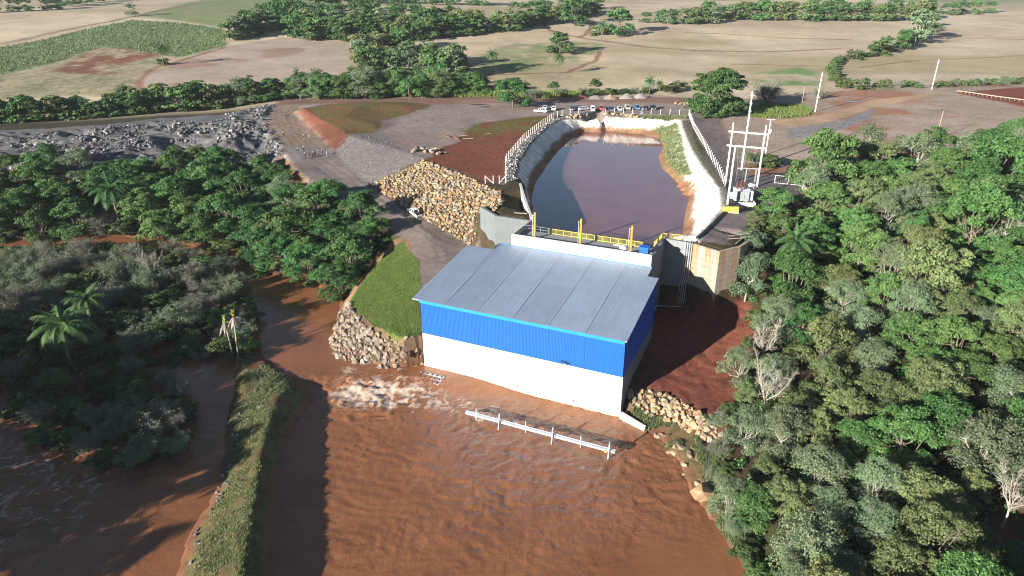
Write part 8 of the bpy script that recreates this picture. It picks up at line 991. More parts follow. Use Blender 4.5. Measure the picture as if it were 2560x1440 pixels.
def wood_mass(name, lst, label):
    V, F, CC = [], [], []; n0 = 0
    for k, x, y, Rr, h in lst:
        cm, tm, R0, h0 = rgT.choice(FAR.get(k, FAR['D'])); n = len(cm.vertices); v = np.zeros(n * 3, np.float32); cm.vertices.foreach_get('co', v); v = v.reshape(-1, 4, 3)
        c = np.zeros(n * 4, np.float32); cm.color_attributes['Col'].data.foreach_get('color', c); c = c.reshape(-1, 4, 4); sel = np.arange(len(v)) % 2 == 0
        v = v[sel].reshape(-1, 3); c = c[sel].reshape(-1, 4).copy(); c[:, 0] = np.clip(c[:, 0] + rgT.uniform(-.35, .3), 0, 1); a = rgT.uniform(0, 6.28); ca, sa = math.cos(a), math.sin(a)
        w = np.stack([(v[:, 0] * ca - v[:, 1] * sa) * Rr / R0 * 1.15 + x, (v[:, 0] * sa + v[:, 1] * ca) * Rr / R0 * 1.15 + y, v[:, 2] * h / h0 + hz(x, y)], 1)
        V.append(w); CC.append(c); F.append(np.arange(len(w)).reshape(-1, 4) + n0); n0 += len(w)
    tag(link(name, np_mesh(name, np.concatenate(V), np.concatenate(F), [M['leaf_D']], False, np.concatenate(CC))), label, None, None, 'stuff')
wood_mass('far_woods', TREES.pop('back_wood'), 'dark mass of far-off woods along the top of the fields')
for region, lst in TREES.items():
    far = region not in ('east_woods', 'north_bank', 'island', 'west_bank', 'lot_tree', 'lot_strip', 'lot_hedge')
    for i, (k, x, y, Rr, h) in enumerate(lst):
        lb = None
        if region == 'field_trees': lb = SOLO[i]
        if region == 'lot_tree': lb = ['great round dark green tree above the boulder row', 'ashen shrub thicket between the great round tree and the pole', 'low green shrub at the foot of the great round tree', 'small ashen shrub beside the wooden post on the dirt hill'][i]
        if region not in MARKS and region != 'west_bank' and k != 'P': Rr, h = Rr * 1.18, h * 1.05
        if region == 'east_woods' and k not in 'PU': h *= rgT.uniform(.88, 1.28)
        plant(k, x, y, Rr, h, region, lb, None, far)
# two dying palms on the spit
for k, (x, y, z, h) in enumerate(DYING_PALMS):
    cm, tm, R0, h0 = make_palm(77 + k, 3., h, withered=True)
    t = tag(empty('dying_palm', (x, y, hz(x, y) - .1)), ('tall' if k == 0 else 'shorter') + ' dying palm with hanging brown fronds on the river spit', 'palm')
    link('crown', cm, t); link('trunk', tm, t)
    ap = [v.co for v in tm.vertices if v.co.z > h - .3]; a = sum(ap, Vector()) / len(ap); rs = np.random.RandomState(k); n = 46
    P_ = np.array(a) + np.stack([rs.normal(size=n) * .1, rs.normal(size=n) * .1, rs.uniform(.0, 1.3, n)], 1); link('spear_leaf', leaves_mesh('spear_leaf', P_, unit(rs.normal(size=(n, 3)) * np.array((1, 1, .15))), .75 * rs.uniform(.7, 1.2, n), rs.uniform(0, 1, (n, 2)), M['leaf_Y'], .4), t)
# undergrowth: low foliage nobody could count
def undergrowth(name, poly, n, size, mt, label, hmax=1.1, seed=1, clump=26, rad=.9):
    p = np.array(poly); rs = np.random.RandomState(seed); pts = []
    while len(pts) < n:
        q = np.stack([rs.uniform(p[:, 0].min(), p[:, 0].max(), 4000), rs.uniform(max(25, p[:, 1].min()), p[:, 1].max(), 4000)], 1); pts += list(q[in_poly(q[:, 0], q[:, 1], p)])
    c = np.array(pts[:n]); rr = rad * rs.uniform(.5, 1.3, n); d = unit(rs.normal(size=(n * clump, 3))); d[:, 2] = np.abs(d[:, 2])
    P_ = np.repeat(np.stack([c[:, 0], c[:, 1], hgt(c[:, 0], c[:, 1])], 1), clump, 0) + d * np.repeat(rr, clump)[:, None] * np.array((1, 1, hmax)) * rs.uniform(.4, 1, (n * clump, 1)); k = len(P_)
    cc = np.stack([np.clip(np.repeat(rs.uniform(0, 1, n), clump) * .6 + rs.uniform(0, .4, k), 0, 1), np.clip(d[:, 2] * .6 + rs.uniform(-.3, .2, k), 0, 1)], 1)
    return tag(link(name, leaves_mesh(name, P_, unit(d + rs.normal(size=(k, 3)) * .5), size * rs.uniform(.6, 1.3, k), cc, M[mt])), label, None, None, 'stuff')
undergrowth('undergrowth', UNDERGROWTH['woods'], 2600, .45, 'leaf_D', 'dark low undergrowth between the trees of the wood', 1.4, 3)
undergrowth('undergrowth', UNDERGROWTH['bank'], 1500, .5, 'leaf_D', 'dark low undergrowth under the stream bank trees', 1.5, 4, 26, 1.1)
undergrowth('undergrowth', UNDERGROWTH['island'], 1500, .42, 'leaf_U', 'low scrub growing between the island shrubs', 1.3, 5, 24, 1.0)

# reeds, lawn grass, spit grass, weeds: blades and tufts nobody could count
def blades(name, poly, n, hgt0, w, mt, label, seed, tuft=5, keepf=None):
    p = np.array(poly); rs = np.random.RandomState(seed); pts = []
    while len(pts) < n:
        q = np.stack([rs.uniform(p[:, 0].min(), p[:, 0].max(), 6000), rs.uniform(p[:, 1].min(), p[:, 1].max(), 6000)], 1); ok = in_poly(q[:, 0], q[:, 1], p)
        if keepf is not None: ok &= keepf(q[:, 0], q[:, 1], rs)
        pts += list(q[ok])
    c = np.repeat(np.array(pts[:n]), tuft, 0) + rs.normal(size=(n * tuft, 2)) * .12; k = len(c); z = hgt(c[:, 0], c[:, 1]); a = rs.uniform(0, 6.28, k); h = hgt0 * rs.uniform(.5, 1.3, k); d = np.stack([np.cos(a), np.sin(a)], 1)
    b = np.stack([c[:, 0], c[:, 1], z - .03], 1); t = b + np.stack([d[:, 0] * h * .35, d[:, 1] * h * .35, h], 1); s_ = np.stack([-d[:, 1] * w, d[:, 0] * w, 0 * z], 1)
    V = np.stack([b - s_, b + s_, t + s_ * .3, t - s_ * .3], 1).reshape(-1, 3); cc = np.repeat(np.stack([np.repeat(rs.uniform(0, 1, n), tuft), rs.uniform(0, .6, k), 0 * z, 0 * z + 1], 1), 4, 0)
    return tag(link(name, np_mesh(name, V, np.arange(4 * k).reshape(-1, 4), [M[mt]], False, cc)), label, None, None, 'stuff')
M['leaf_R'] = leaf_mat('reed', (.09, .15, .03), (.16, .24, .06), (.24, .3, .1)); M['leaf_T'] = leaf_mat('turf', (.055, .12, .018), (.12, .185, .034), (.17, .165, .06)); M['leaf_W'] = leaf_mat('weeds', (.07, .11, .035), (.15, .19, .08), (.24, .22, .13))
blades('reeds', REEDS['lot_grass'], 3200, 2.0, .12, 'leaf_R', 'bright green reeds along the far edge of the gravel lot', 1, 6)
blades('rim_grass', REEDS['rim_grass'], 500, .8, .07, 'leaf_W', 'dry grass on the far rim of the canal', 2)
blades('grass', ZONES['lawn'], 9000, .22, .045, 'leaf_T', 'short green grass of the lawn beside the powerhouse', 3, 5)
blades('grass', ZONES['spit'], 6000, .22, .045, 'leaf_W', 'rough grass tufts on the river spit', 4, 5, lambda x, y, rs: (hgt(x, y) > 1.1) & (fbm(x * .35, y * .35, 3, 301) > .42))
blades('grass', ZONES['canal_grass'], 1200, .55, .07, 'leaf_W', 'green weeds on the inner slope of the canal', 5, 5)
blades('grass', ZONES['hill_grass'], 1800, .7, .09, 'leaf_R', 'light green weeds round the pole on the dirt hill', 6, 5)
blades('grass', ZONES['river_bank'], 2200, .45, .07, 'leaf_W', 'weeds on the muddy river bank', 7, 5, lambda x, y, rs: fbm(x * .3, y * .3, 3, 303) > .5)
blades('crop', ZONES['green_crop'], 5200, .9, .25, 'leaf_W', 'rows of green crop on the far slope', 8, 3)
# ---------------------------------------------------------------- cars
M['glass'] = simple('car_glass', (.02, .025, .03), .08, var=.05, spec=.6); M['tyre'] = simple('tyre', (.02, .02, .02), .8, var=.1); M['rim'] = simple('wheel_rim', (.45, .45, .46), .35, .8, var=.05)
M['lamp'] = simple('lamp_glass', (.75, .75, .72), .15, var=.02); M['tail'] = simple('tail_lamp', (.4, .02, .02), .2, var=.02); M['plate'] = simple('number_plate', (.6, .6, .58), .5, var=.05)
PAINT = {}
def paint_mat(name, c):
    m, nt, bs = new_mat('paint_' + name); bs.inputs['Base Color'].default_value = (*c, 1); bs.inputs['Roughness'].default_value = .3; bs.inputs['Coat Weight'].default_value = .6
    nn = noise(nt, N(nt, 'TexCoord').outputs['Object'], 2., 3); nt.links.new(mixc(nt, 1., c, ramp(nt, nn, (.3, .9), (.7, 1.05)), 'MULTIPLY'), bs.inputs['Base Color']); PAINT[name] = m
for k, c in (('white', (.8, .8, .79)), ('silver', (.5, .52, .54)), ('navy', (.02, .035, .07)), ('red', (.42, .02, .03)), ('black', (.012, .013, .015)), ('beige', (.5, .45, .37)), ('blue', (.06, .13, .26)), ('pale', (.66, .72, .76))): paint_mat(k, c)
CARS = {                                             # side outline (x forward, z) of body and glasshouse, width, wheel radius, axles
 'sedan': dict(b=[(-2.15, .35), (-2.2, .75), (-2.1, .98), (-1.5, 1.02), (1.0, .95), (2.0, .8), (2.15, .6), (2.12, .32)], g=[(-1.65, .98), (-1.0, 1.43), (.25, 1.45), (1.05, .95)], w=1.72, r=.31, ax=(-1.3, 1.32)),
 'hatch': dict(b=[(-1.8, .35), (-1.88, .8), (-1.75, 1.0), (-1.0, 1.02), (.95, .98), (1.75, .82), (1.88, .6), (1.85, .32)], g=[(-1.72, 1.0), (-1.4, 1.45), (.2, 1.5), (.98, .97)], w=1.66, r=.3, ax=(-1.15, 1.15)),
 'suv': dict(b=[(-2.2, .45), (-2.25, .9), (-2.15, 1.1), (-1.2, 1.12), (1.1, 1.1), (2.1, .98), (2.25, .7), (2.2, .42)], g=[(-2.1, 1.1), (-1.85, 1.68), (.3, 1.7), (1.1, 1.09)], w=1.82, r=.37, ax=(-1.35, 1.38)),
 'pickup': dict(b=[(-2.6, .5), (-2.62, .95), (-2.55, 1.08), (-.55, 1.1), (1.3, 1.1), (2.4, 1.0), (2.55, .72), (2.5, .45)], g=[(-.75, 1.1), (-.6, 1.72), (.55, 1.74), (1.3, 1.09)], w=1.8, r=.38, ax=(-1.55, 1.6))}
def make_car(kind, mesh_cache={}):
    if kind in mesh_cache: return mesh_cache[kind]
    d = CARS[kind]; w = d['w'] / 2; parts = []
    def side(pl, y0, y1, inset):
        n = len(pl); zt = max(p[1] for p in pl); zb = min(p[1] for p in pl); q = lambda z: 1 - inset * (z - zb) / (zt - zb)
        return MB().loft([[(x, -w * y0 * q(z), z) for x, z in pl], [(x, w * y0 * q(z), z) for x, z in pl]])
    body = side(d['b'], 1, 1, .06); parts.append(('body', body.mesh('body', None, False, .05), 'paint', (0, 0, 0)))
    g = d['g']; parts.append(('glasshouse', side(g, .93, .8, .2).mesh('glasshouse', M['glass'], False, .03), None, (0, 0, 0)))
    gx0, gx1 = g[1][0], g[2][0]; zt = g[1][1]
    parts.append(('roof', MB().hexa([(gx0 - .05, -w * .76, zt - .03), (gx1 + .05, -w * .76, zt - .02), (gx1 + .05, w * .76, zt - .02), (gx0 - .05, w * .76, zt - .03)], [(gx0, -w * .7, zt + .04), (gx1, -w * .7, zt + .05), (gx1, w * .7, zt + .05), (gx0, w * .7, zt + .04)]).mesh('roof', None), 'paint', (0, 0, 0)))
    for s in (-1, 1):
        for (xa, za), (xb, zb) in ((g[0], g[1]), (g[3], g[2]), ((0.0 * 0 + (g[0][0] + g[3][0]) / 2, g[0][1]), ((gx0 + gx1) / 2, zt))):
            parts.append(('pillar', MB().bar((xa, s * w * .945, za), (xb, s * w * .755, zb), .09).mesh('pillar', None), 'paint', (0, 0, 0)))
        fx, fz = d['b'][5]; parts.append(('headlight', MB().box(fx - .12, fx + .1, s * w * .62 - .16, s * w * .62 + .16, fz - .14, fz + .015).mesh('headlight', M['lamp']), None, (0, 0, 0)))
        rx, rz = d['b'][1]; parts.append(('tail_light', MB().box(rx - .02, rx + .1, s * w * .8 - .09, s * w * .8 + .09, rz - .1, rz + .16).mesh('tail_light', M['tail']), None, (0, 0, 0)))
        parts.append(('mirror', MB().box(g[3][0] - .25, g[3][0] - .1, s * w - .04 + (s < 0) * -.1, s * w + .06 + (s > 0) * .08, g[3][1] + .0, g[3][1] + .14).mesh('mirror', None), 'paint', (0, 0, 0)))
    for x in d['ax']:
        for s in (-1, 1):
            r = d['r']; ty = MB().tube([(0, -.1, 0), (0, .1, 0)], r, 14).mesh('tyre', M['tyre']); rm = MB().tube([(0, -.112, 0), (0, .112, 0)], r * .6, 10).mesh('rim', M['rim']); parts.append(('wheel', (ty, rm), None, (x, s * (w - .1), r)))
    if kind == 'pickup':
        parts.append(('load_bed', MB().box(-2.45, -.85, -w * .84, w * .84, 1.085, 1.115).mesh('load_bed', M['black']), None, (0, 0, 0)))
    parts.append(('number_plate', MB().box(d['b'][6][0] - .02, d['b'][6][0] + .03, -.22, .22, .48, .6).mesh('number_plate', M['plate']), None, (0, 0, 0)))
    mesh_cache[kind] = parts; return parts
def put_car(kind, colour, x, y, head, label, group, name=None):
    e = .8; c, s = math.cos(head), math.sin(head); px_ = math.asin(max(-.4, min(.4, (hz(x + c, y + s) - hz(x - c, y - s)) / 2)))
    t = empty(name or {'pickup': 'pickup_truck', 'suv': 'parked_suv'}.get(kind, 'parked_car'), (x, y, hz(x, y) + .02), head); t.rotation_euler = (0, -px_, head); tag(t, label, 'car' if kind != 'pickup' else 'pickup', group)
    for n, me, k, loc in make_car(kind):
        if n == 'wheel':
            o = link('wheel', me[0], t, loc); link('rim', me[1], o); continue
        o = link(n, me, t, loc)
        if k == 'paint':
            if not me.materials: me.materials.append(PAINT['white'])
            o.material_slots[0].link = 'OBJECT'; o.material_slots[0].material = PAINT[colour]
    return t
LOTG = 'cars parked on the gravel lot'
CARD = [('pickup', 'white', -.35, 'white pickup parked askew in front of the pale car'), ('hatch', 'pale', -1.75, 'pale bluish car parked behind the white pickup'), ('sedan', 'white', -1.75, 'white car parked alone beside the pickup'), ('suv', 'navy', -2.1, 'dark navy car angled beside the silver estate'), ('sedan', 'silver', -2.6, 'silver car turned sideways next to the navy car'), ('hatch', 'white', -1.65, 'white small car between silver and red cars'), ('suv', 'red', -1.5, 'dark red car in the parked row'), ('hatch', 'navy', -1.5, 'dark blue small car next to the red car'), ('hatch', 'silver', -1.6, 'silver small car next to the beige van'), ('suv', 'beige', -1.6, 'beige boxy car in the parked row'), ('suv', 'blue', -1.5, 'steel blue car next to the beige boxy car'), ('hatch', 'black', -1.9, 'black small car between blue and black cars'), ('suv', 'black', -1.6, 'tall black car at the open end of the row')]
for (k, c, a, lb), (x, y, z) in zip(CARD, CAR_SPOTS): put_car(k, c, x, y, a, lb, LOTG)
x, y, z = CAR_SPOTS[13]; put_car('pickup', 'white', x, y, R(128), 'white pickup on the gravel road below the yellow stones', None)
# ---------------------------------------------------------------- people (one body mesh each, hard hat as a child)
def grow(name, pts, edges, rad):
    me = bpy.data.meshes.new(name); me.from_pydata(pts, edges, []); o = bpy.data.objects.new(name, me); COL.objects.link(o)
    sk = o.modifiers.new('s', 'SKIN'); sk.use_smooth_shade = True
    for v, r in zip(me.skin_vertices[0].data, rad): v.radius = (r, r) if not hasattr(r, '__len__') else r
    me.skin_vertices[0].data[0].use_root = True
    ss = o.modifiers.new('d', 'SUBSURF'); ss.levels = 1; ss.render_levels = 1
    dg = bpy.context.evaluated_depsgraph_get(); out = bpy.data.meshes.new_from_object(o.evaluated_get(dg)); bpy.data.objects.remove(o); return out
SKIN = simple('skin', (.42, .26, .18), .6, var=.05); HAIR = simple('dark_hair', (.03, .022, .018), .7, var=.1)
CLO = {k: simple('cloth_' + k, c, .85, var=.1, scale=6.) for k, c in (('navy', (.02, .03, .06)), ('black', (.015, .015, .017)), ('denim', (.07, .12, .22)), ('grey', (.14, .14, .15)), ('lightblue', (.28, .4, .55)), ('white', (.7, .7, .68)), ('khaki', (.22, .18, .12)), ('red', (.3, .03, .03)), ('olive', (.08, .09, .05)))}
def person_mesh(pose):
    st, sw, bend = pose                             # stride, arm swing, elbow bend
    P_ = [(0, 0, .98), (0, 0, 1.15), (0, .01, 1.36), (0, .0, 1.47), (0, -.02, 1.56), (0, -.03, 1.66), (0, -.02, 1.755)]
    rd = [(.15, .11), (.14, .105), (.17, .11), (.06, .06), (.07, .075), (.085, .1), (.05, .06)]; E_ = [(i, i + 1) for i in range(6)]
    for s in (-1, 1):
        i = len(P_); P_ += [(s * .09, 0, .9), (s * .1, -.10 * st * s - .05, .5), (s * .1, -.24 * st * s + .02, .08), (s * .115, -.24 * st * s - .16, .04)]; rd += [(.1, .1), (.068, .068), (.045, .045), (.042, .035)]; E_ += [(0, i), (i, i + 1), (i + 1, i + 2), (i + 2, i + 3)]
        i = len(P_); a = sw * s; P_ += [(s * .2, .01, 1.4), (s * .25, .04 + .12 * a, 1.13), (s * .23 - s * .1 * bend, -.06 + .2 * a - .16 * bend, .9 + .12 * bend), (s * .22 - s * .14 * bend, -.1 + .22 * a - .2 * bend, .8 + .16 * bend)]; rd += [(.06, .06), (.045, .045), (.036, .036), (.035, .03)]; E_ += [(2, i), (i, i + 1), (i + 1, i + 2), (i + 2, i + 3)]
    return grow('body', P_, E_, rd)
BODY = [person_mesh(p) for p in ((.9, .9, .1), (-.9, -.8, .2), (.35, .2, .9), (-.5, .6, .05))]
for me in BODY:                                      # shoes / trousers / shirt / skin / hair by height on the body
    zs = np.array([p.center.z for p in me.polygons]); xs_ = np.array([abs(p.center.x) for p in me.polygons]); ys_ = np.array([p.center.y for p in me.polygons])
    mi = np.where(zs < .1, 0, np.where(zs < .98, 1, np.where(zs < 1.47, 2, 3))); mi = np.where((zs > .98) & False, 2, mi); mi = np.where((xs_ > .16) & (zs < .98) & (zs > .7), 2, mi); mi = np.where((xs_ > .12) & (zs < .86) & (zs > .74), 3, mi); mi = np.where((zs > 1.70) | ((zs > 1.56) & (ys_ > .02)), 4, mi)
    me.materials.clear()
    for q in (CLO['black'], CLO['denim'], CLO['navy'], SKIN, HAIR): me.materials.append(q)
    me.polygons.foreach_set('material_index', mi.astype(np.int32)); me.polygons.foreach_set('use_smooth', [True] * len(mi))
bmh = bmesh.new(); bmesh.ops.create_uvsphere(bmh, u_segments=10, v_segments=6, radius=.135)
for v in list(bmh.verts):
    if v.co.z < -.01: v.co.z = -.012; v.co.x *= 1.18; v.co.y *= 1.22
HAT = bpy.data.meshes.new('hard_hat'); bmh.to_mesh(HAT); bmh.free(); HAT.materials.append(CLO['white'])
WHO = [('black', 'black', 0, 'in black beside the person in jeans at the road bend'), ('black', 'denim', 0, 'in black top and jeans at the road bend'), ('black', 'denim', 0, 'in dark top walking alone below the pair'), ('navy', 'black', 1, 'in navy jacket with white hat at the road edge'), ('grey', 'khaki', 1, 'in grey top near the red cutting'), ('khaki', 'olive', 1, 'in khaki top walking beside the red cutting'), ('navy', 'denim', 1, 'in navy top and jeans leading the group on the road'), ('black', 'black', 1, 'all in black with white hat in the upper row of the group'), ('navy', 'denim', 0, 'bareheaded in navy top in the upper row of the group'), ('navy', 'navy', 1, 'in navy overalls with white hat in the lower row'), ('black', 'grey', 0, 'in black top and grey trousers in the lower row'), ('navy', 'navy', 1, 'in dark overalls close beside another in the lower row'), ('black', 'black', 0, 'in black close beside the one in overalls'), ('grey', 'black', 1, 'in grey vest with white hat behind the group'), ('navy', 'grey', 1, 'in navy top and grey trousers at the end of the group'), ('lightblue', 'lightblue', 0, 'in light blue shirt and jeans at the end of the group'), ('navy', 'denim', 0, 'standing by the reeds at the far edge of the lot'), ('black', 'denim', 0, 'standing by the fence in front of the parked cars')]
for i, ((x, y, z), (sh, tr, hat, lb)) in enumerate(zip(PEOPLE_SPOTS, WHO)):
    o = link('person', BODY[i % 4]); o.location = (x, y, hz(x, y) - .01); o.rotation_euler = (0, 0, R(25) + .5 * math.sin(i * 2.1) if i < 16 else R(170 + 40 * i)); o.scale = (1, 1, .96 + .08 * ((i * 37) % 10) / 10)
    for s_, m_ in ((1, CLO[tr]), (2, CLO[sh])): o.material_slots[s_].link = 'OBJECT'; o.material_slots[s_].material = m_
    tag(o, 'person ' + lb, 'person', 'people walking down the gravel road' if i < 16 else None)
    if hat: h = link('hard_hat', HAT, o); h.location = (0, -.02, 1.74)
# ---------------------------------------------------------------- poles
def pole(x, y, h, r0, r1, label, cross=(), name='utility_pole', mt='pole', tilt=0., extra=None):
    t = tag(empty(name, (x, y, hz(x, y))), label, 'pole'); t.rotation_euler = (0, tilt, .2)
    MB().tube([(0, 0, -.5), (0, 0, h)], [r0, r1], 9).build('shaft', M[mt], t, True)
    for z, L_ in cross:
        MB().box(-L_ / 2, L_ / 2, -.07 - r1, .07 - r1, z - .07, z + .07).build('crossarm', M['pole'], t)
        for q in (-.45, 0, .45): MB().tube([(q * L_, -r1, z + .07), (q * L_, -r1, z + .3)], .05, 6).build('insulator', M['porcelain'], t)
    return t
p_ = POLE_SPOTS
pole(p_[0][0], p_[0][1], 14.5, .27, .17, 'tall pale concrete pole rising from the grass patch', ((5.2, 1.6), (13.4, .9)), tilt=.01)
pole(p_[1][0], p_[1][1], 12.5, .25, .16, 'tall pale concrete pole on the crest of the dirt hill', ((4.6, 1.1), (8.2, .9), (11.6, .9)))
pole(p_[2][0], p_[2][1], 9.0, .13, .09, 'thin bare wooden pole alone on the dirt slope', (), 'wooden_pole', 'wood')
pole(p_[3][0], p_[3][1], 6.5, .12, .09, 'short brown wooden post behind the grass patch', (), 'wooden_pole', 'wood')
t = pole(p_[4][0], p_[4][1], 10.2, .2, .14, 'pale pole with crossarm and barrel transformer behind the substation', ((10.1, 2.5),))
MB().tube([(.45, 0, 6.2), (.45, 0, 7.3)], .32, 10).build('barrel_transformer', M['tank'], t); MB().box(-.5, .3, -.3, -.14, 8.6, 8.8).build('fuse_bracket', M['steel'], t)
# ---------------------------------------------------------------- substation
SP = SUBSTATION_POLES; hgts = (20.5, 15.2, 15.2, 13.6)
t = tag(empty('substation_gantry', (0, 0, 0)), 'white concrete gantry of tall poles and two crossbeams over the transformer', 'gantry')
def spt(i, z): return Vector((SP[i][0], SP[i][1], hz(SP[i][0], SP[i][1]) + z))
for i, h in enumerate(hgts): MB().tube([spt(i, -.5), spt(i, h)], [.3, .17] if i else [.34, .16], 9).build('pole', M['pole'], t, True)
for z in (13.0, 9.6):
    a, b = spt(1, z), spt(2, z); d = (b - a).normalized(); MB().bar(a - d * .9, b + d * .9, .28, .36).build('crossbeam', M['pole'], t)
    for k in range(5): q = a.lerp(b, (k + .5) / 5); MB().tube([q - Vector((0, 0, .2)), q - Vector((0, 0, 1.1))], .09, 6).build('insulator', M['porcelain'], t)
a, b = spt(3, 13.2), spt(1, 9.6); MB().bar(spt(3, 13.3) - Vector((.5, 0, 0)), spt(3, 13.3) + Vector((.5, 0, 0)), .2).build('crossarm', M['pole'], t)
for z, L_ in ((19.6, 1.1), (17.6, .8), (15.6, .8)): c_ = spt(0, z); MB().bar(c_ - Vector((L_ / 2, 0, 0)), c_ + Vector((L_ / 2, 0, 0)), .12).build('crossarm', M['pole'], t)
for k in range(3):
    q = spt(1, 9.4).lerp(spt(2, 9.4), (k + .7) / 3.4); e = Vector((SUBSTATION_SPOTS['transformer'][0] - 1 + k, SUBSTATION_SPOTS['transformer'][1] + .5, hz(*SUBSTATION_SPOTS['transformer'][:2]) + 5.4)); m_ = q.lerp(e, .5) - Vector((0, 0, .5)); MB().tube([q, m_, e], .025, 4).build('conductor', M['steel'], t)
x, y, z = SUBSTATION_SPOTS['transformer']; t = tag(empty('power_transformer', (x, y, hz(x, y)), R(-8)), 'large pale power transformer with cooling fins and brown bushings', 'transformer')
MB().box(-2.9, 2.9, -2.1, 2.3, -.4, .22).build('plinth', M['concrete_lt'], t)
for a in ((-2.9, 2.9, -2.3, -2.102, .0, .55), (-2.9, 2.9, 2.302, 2.5, .0, .55), (-3.1, -2.902, -2.3, 2.5, 0, .55), (2.902, 3.1, -2.3, 2.5, 0, .55)): MB().box(*a).build('basin_wall', M['concrete_lt'], t)
MB().box(-1.7, 1.7, -.9, 1.1, .5, 3.1).build('tank', M['tank'], t, bevel=.06); MB().box(-1.8, 1.8, -1.0, 1.2, 3.1, 3.22).build('tank_lid', M['tank'], t)
for s in (-1, 1): MB().box(s * 1.2 - .15, s * 1.2 + .15, -.9, 1.1, .22, .5).build('skid', M['steel'], t)
for g in (-1.05, 0., 1.05):
    for k in range(6): MB().box(g - .42 + k * .16, g - .38 + k * .16, -1.75, -.92, .75, 3.0).build('cooling_fin', M['tank'], t)
for g in (-.7, .7):
    for k in range(5): MB().box(1.72, 2.5, g - .4 + k * .17, g - .36 + k * .17, .8, 2.9).build('cooling_fin', M['tank'], t)
MB().tube([(1.2, .9, 3.9), (3.1, .9, 3.9)], .42, 12).build('conservator', M['tank'], t, True)
for q in (1.5, 2.8): MB().box(q - .06, q + .06, .75, 1.05, 3.2, 3.6).build('conservator_leg', M['tank'], t)
for k, q in enumerate((-1.1, -.2, .7)):
    MB().tube([(q, .5, 3.22), (q, .5, 3.6), (q, .52, 4.9), (q, .52, 5.3)], [.16, .2, .13, .05], 8).build('bushing', M['porcelain'], t)
    MB().tube([(q, -.4, 3.22), (q, -.4, 4.2)], [.1, .06], 8).build('bushing', M['porcelain'], t)
MB().box(-2.45, -1.75, -.6, .3, .9, 2.3).build('control_box', M['tank'], t, bevel=.03)
x, y, z = SUBSTATION_SPOTS['bay']; t = tag(empty('switch_bay', (x, y, hz(x, y)), R(-8)), 'white steel switch frame with brown insulators behind the transformer', 'switchgear')
for q in (-2.4, 0, 2.4): MB().box(q - .12, q + .12, -.12, .12, 0, 3.4).build('column', M['galv'], t)
MB().box(-2.8, 2.8, -.16, .16, 3.4, 3.62).build('beam', M['galv'], t)
for q in (-2., -.9, .3, 1.4, 2.2): MB().tube([(q, 0, 3.62), (q, 0, 4.8)], [.13, .08], 7).build('insulator', M['porcelain'], t); MB().tube([(q, .05, 4.8), (q, .1, 5.1), (q + .6, .1, 5.2)], .04, 5).build('contact_arm', M['galv'], t)
x, y, z = SUBSTATION_SPOTS['yellow_box']; t = tag(empty('barrier_block', (x, y, hz(x, y)), R(-6)), 'bright yellow block in front of the transformer basin', 'block')
for q in (-.85, .85): MB().hexa([(q - .83, -.5, 0), (q + .83, -.5, 0), (q + .83, .5, 0), (q - .83, .5, 0)], [(q - .8, -.4, 1.25), (q + .8, -.4, 1.25), (q + .8, .4, 1.25), (q - .8, .4, 1.25)]).build('panel', M['yellow'], t)
MB().box(-1.75, 1.75, -.55, .55, -.1, .06).build('foot', M['concrete_lt'], t)
g = SUBSTATION_SPOTS['gate']; t = tag(empty('yard_fence', (0, 0, 0)), 'white tubular fence panel at the substation yard edge', 'fence')
P3 = [Vector((a[0], a[1], hz(a[0], a[1]))) for a in g]
for a, b in zip(P3[:-1], P3[1:]):
    for f in ((0, .5, 1.) if a is P3[0] else (.35, .7, 1.)): q = a.lerp(b, f); MB().bar(q, q + Vector((0, 0, 2.1)), .11).build('post', M['pole'], t)
    for zz in (.15, 2.05): MB().bar(a + Vector((0, 0, zz)), b + Vector((0, 0, zz)), .07).build('rail', M['pole'], t)
    n = 14
    for k in range(1, n): q = a.lerp(b, k / n); MB().bar(q + Vector((0, 0, .15)), q + Vector((0, 0, 2.05)), .02).build('mesh_wire', M['galv'], t)
q = P3[2]; MB().hexa([q + Vector(v) for v in ((-.9, -.3, .1), (.9, -.1, .1), (.9, .1, .1), (-.9, -.1, .1))], [q + Vector(v) for v in ((-.7, .2, 1.7), (.7, .4, 1.9), (.7, .6, 1.9), (-.7, .4, 1.7))]).build('tarpaulin', M['yellow']); tag(COL.objects[-1], 'yellow sheet hung over the end of the yard fence', 'tarpaulin')
# ---------------------------------------------------------------- canal fences with concrete posts
FL = {'west': 'white post fence along the red terrace side of the canal', 'north': 'white post fence in front of the parked cars', 'east': 'white post fence beside the service road'}
for k, pl in FENCES.items():
    t = tag(empty('post_fence', (0, 0, 0)), FL[k], 'fence'); D_ = np.array(densify([(p[0], p[1], 0) for p in pl], .25)); L_ = np.concatenate([[0], np.cumsum(np.hypot(*np.diff(D_[:, :2], axis=0).T))])
    n = int(L_[-1] / (2.7 if k != 'north' else 3.3)); P4 = []
    me = MB().box(-.06, .06, -.06, .06, -.3, 1.9).mesh('post', M['pole'])
    mc = MB().bar((0, 0, 1.85), (.2, .06, 2.1), .1).mesh('arm', M['pole'])
    for i in range(n + 1):
        s_ = L_[-1] * i / n; x, y = np.interp(s_, L_, D_[:, 0]), np.interp(s_, L_, D_[:, 1]); z = hz(x, y); P4.append(Vector((x, y, z)))
        o = link('post', me, t, (x, y, z)); link('arm', mc, o)
    for zz in (.35, .8, 1.25, 1.7): MB().tube([q + Vector((0, 0, zz)) for q in P4], .018, 3, False).build('wire', M['galv'], t)
    if k == 'north':
        for q in P4[2:12]: MB().box(q.x - .7, q.x + .7, q.y - .25, q.y + .25, q.z - .1, q.z + .1).build('footing', M['concrete_lt'], t)
g = [Vector((a[0], a[1], hz(a[0], a[1]))) for a in GATE_SPOTS]
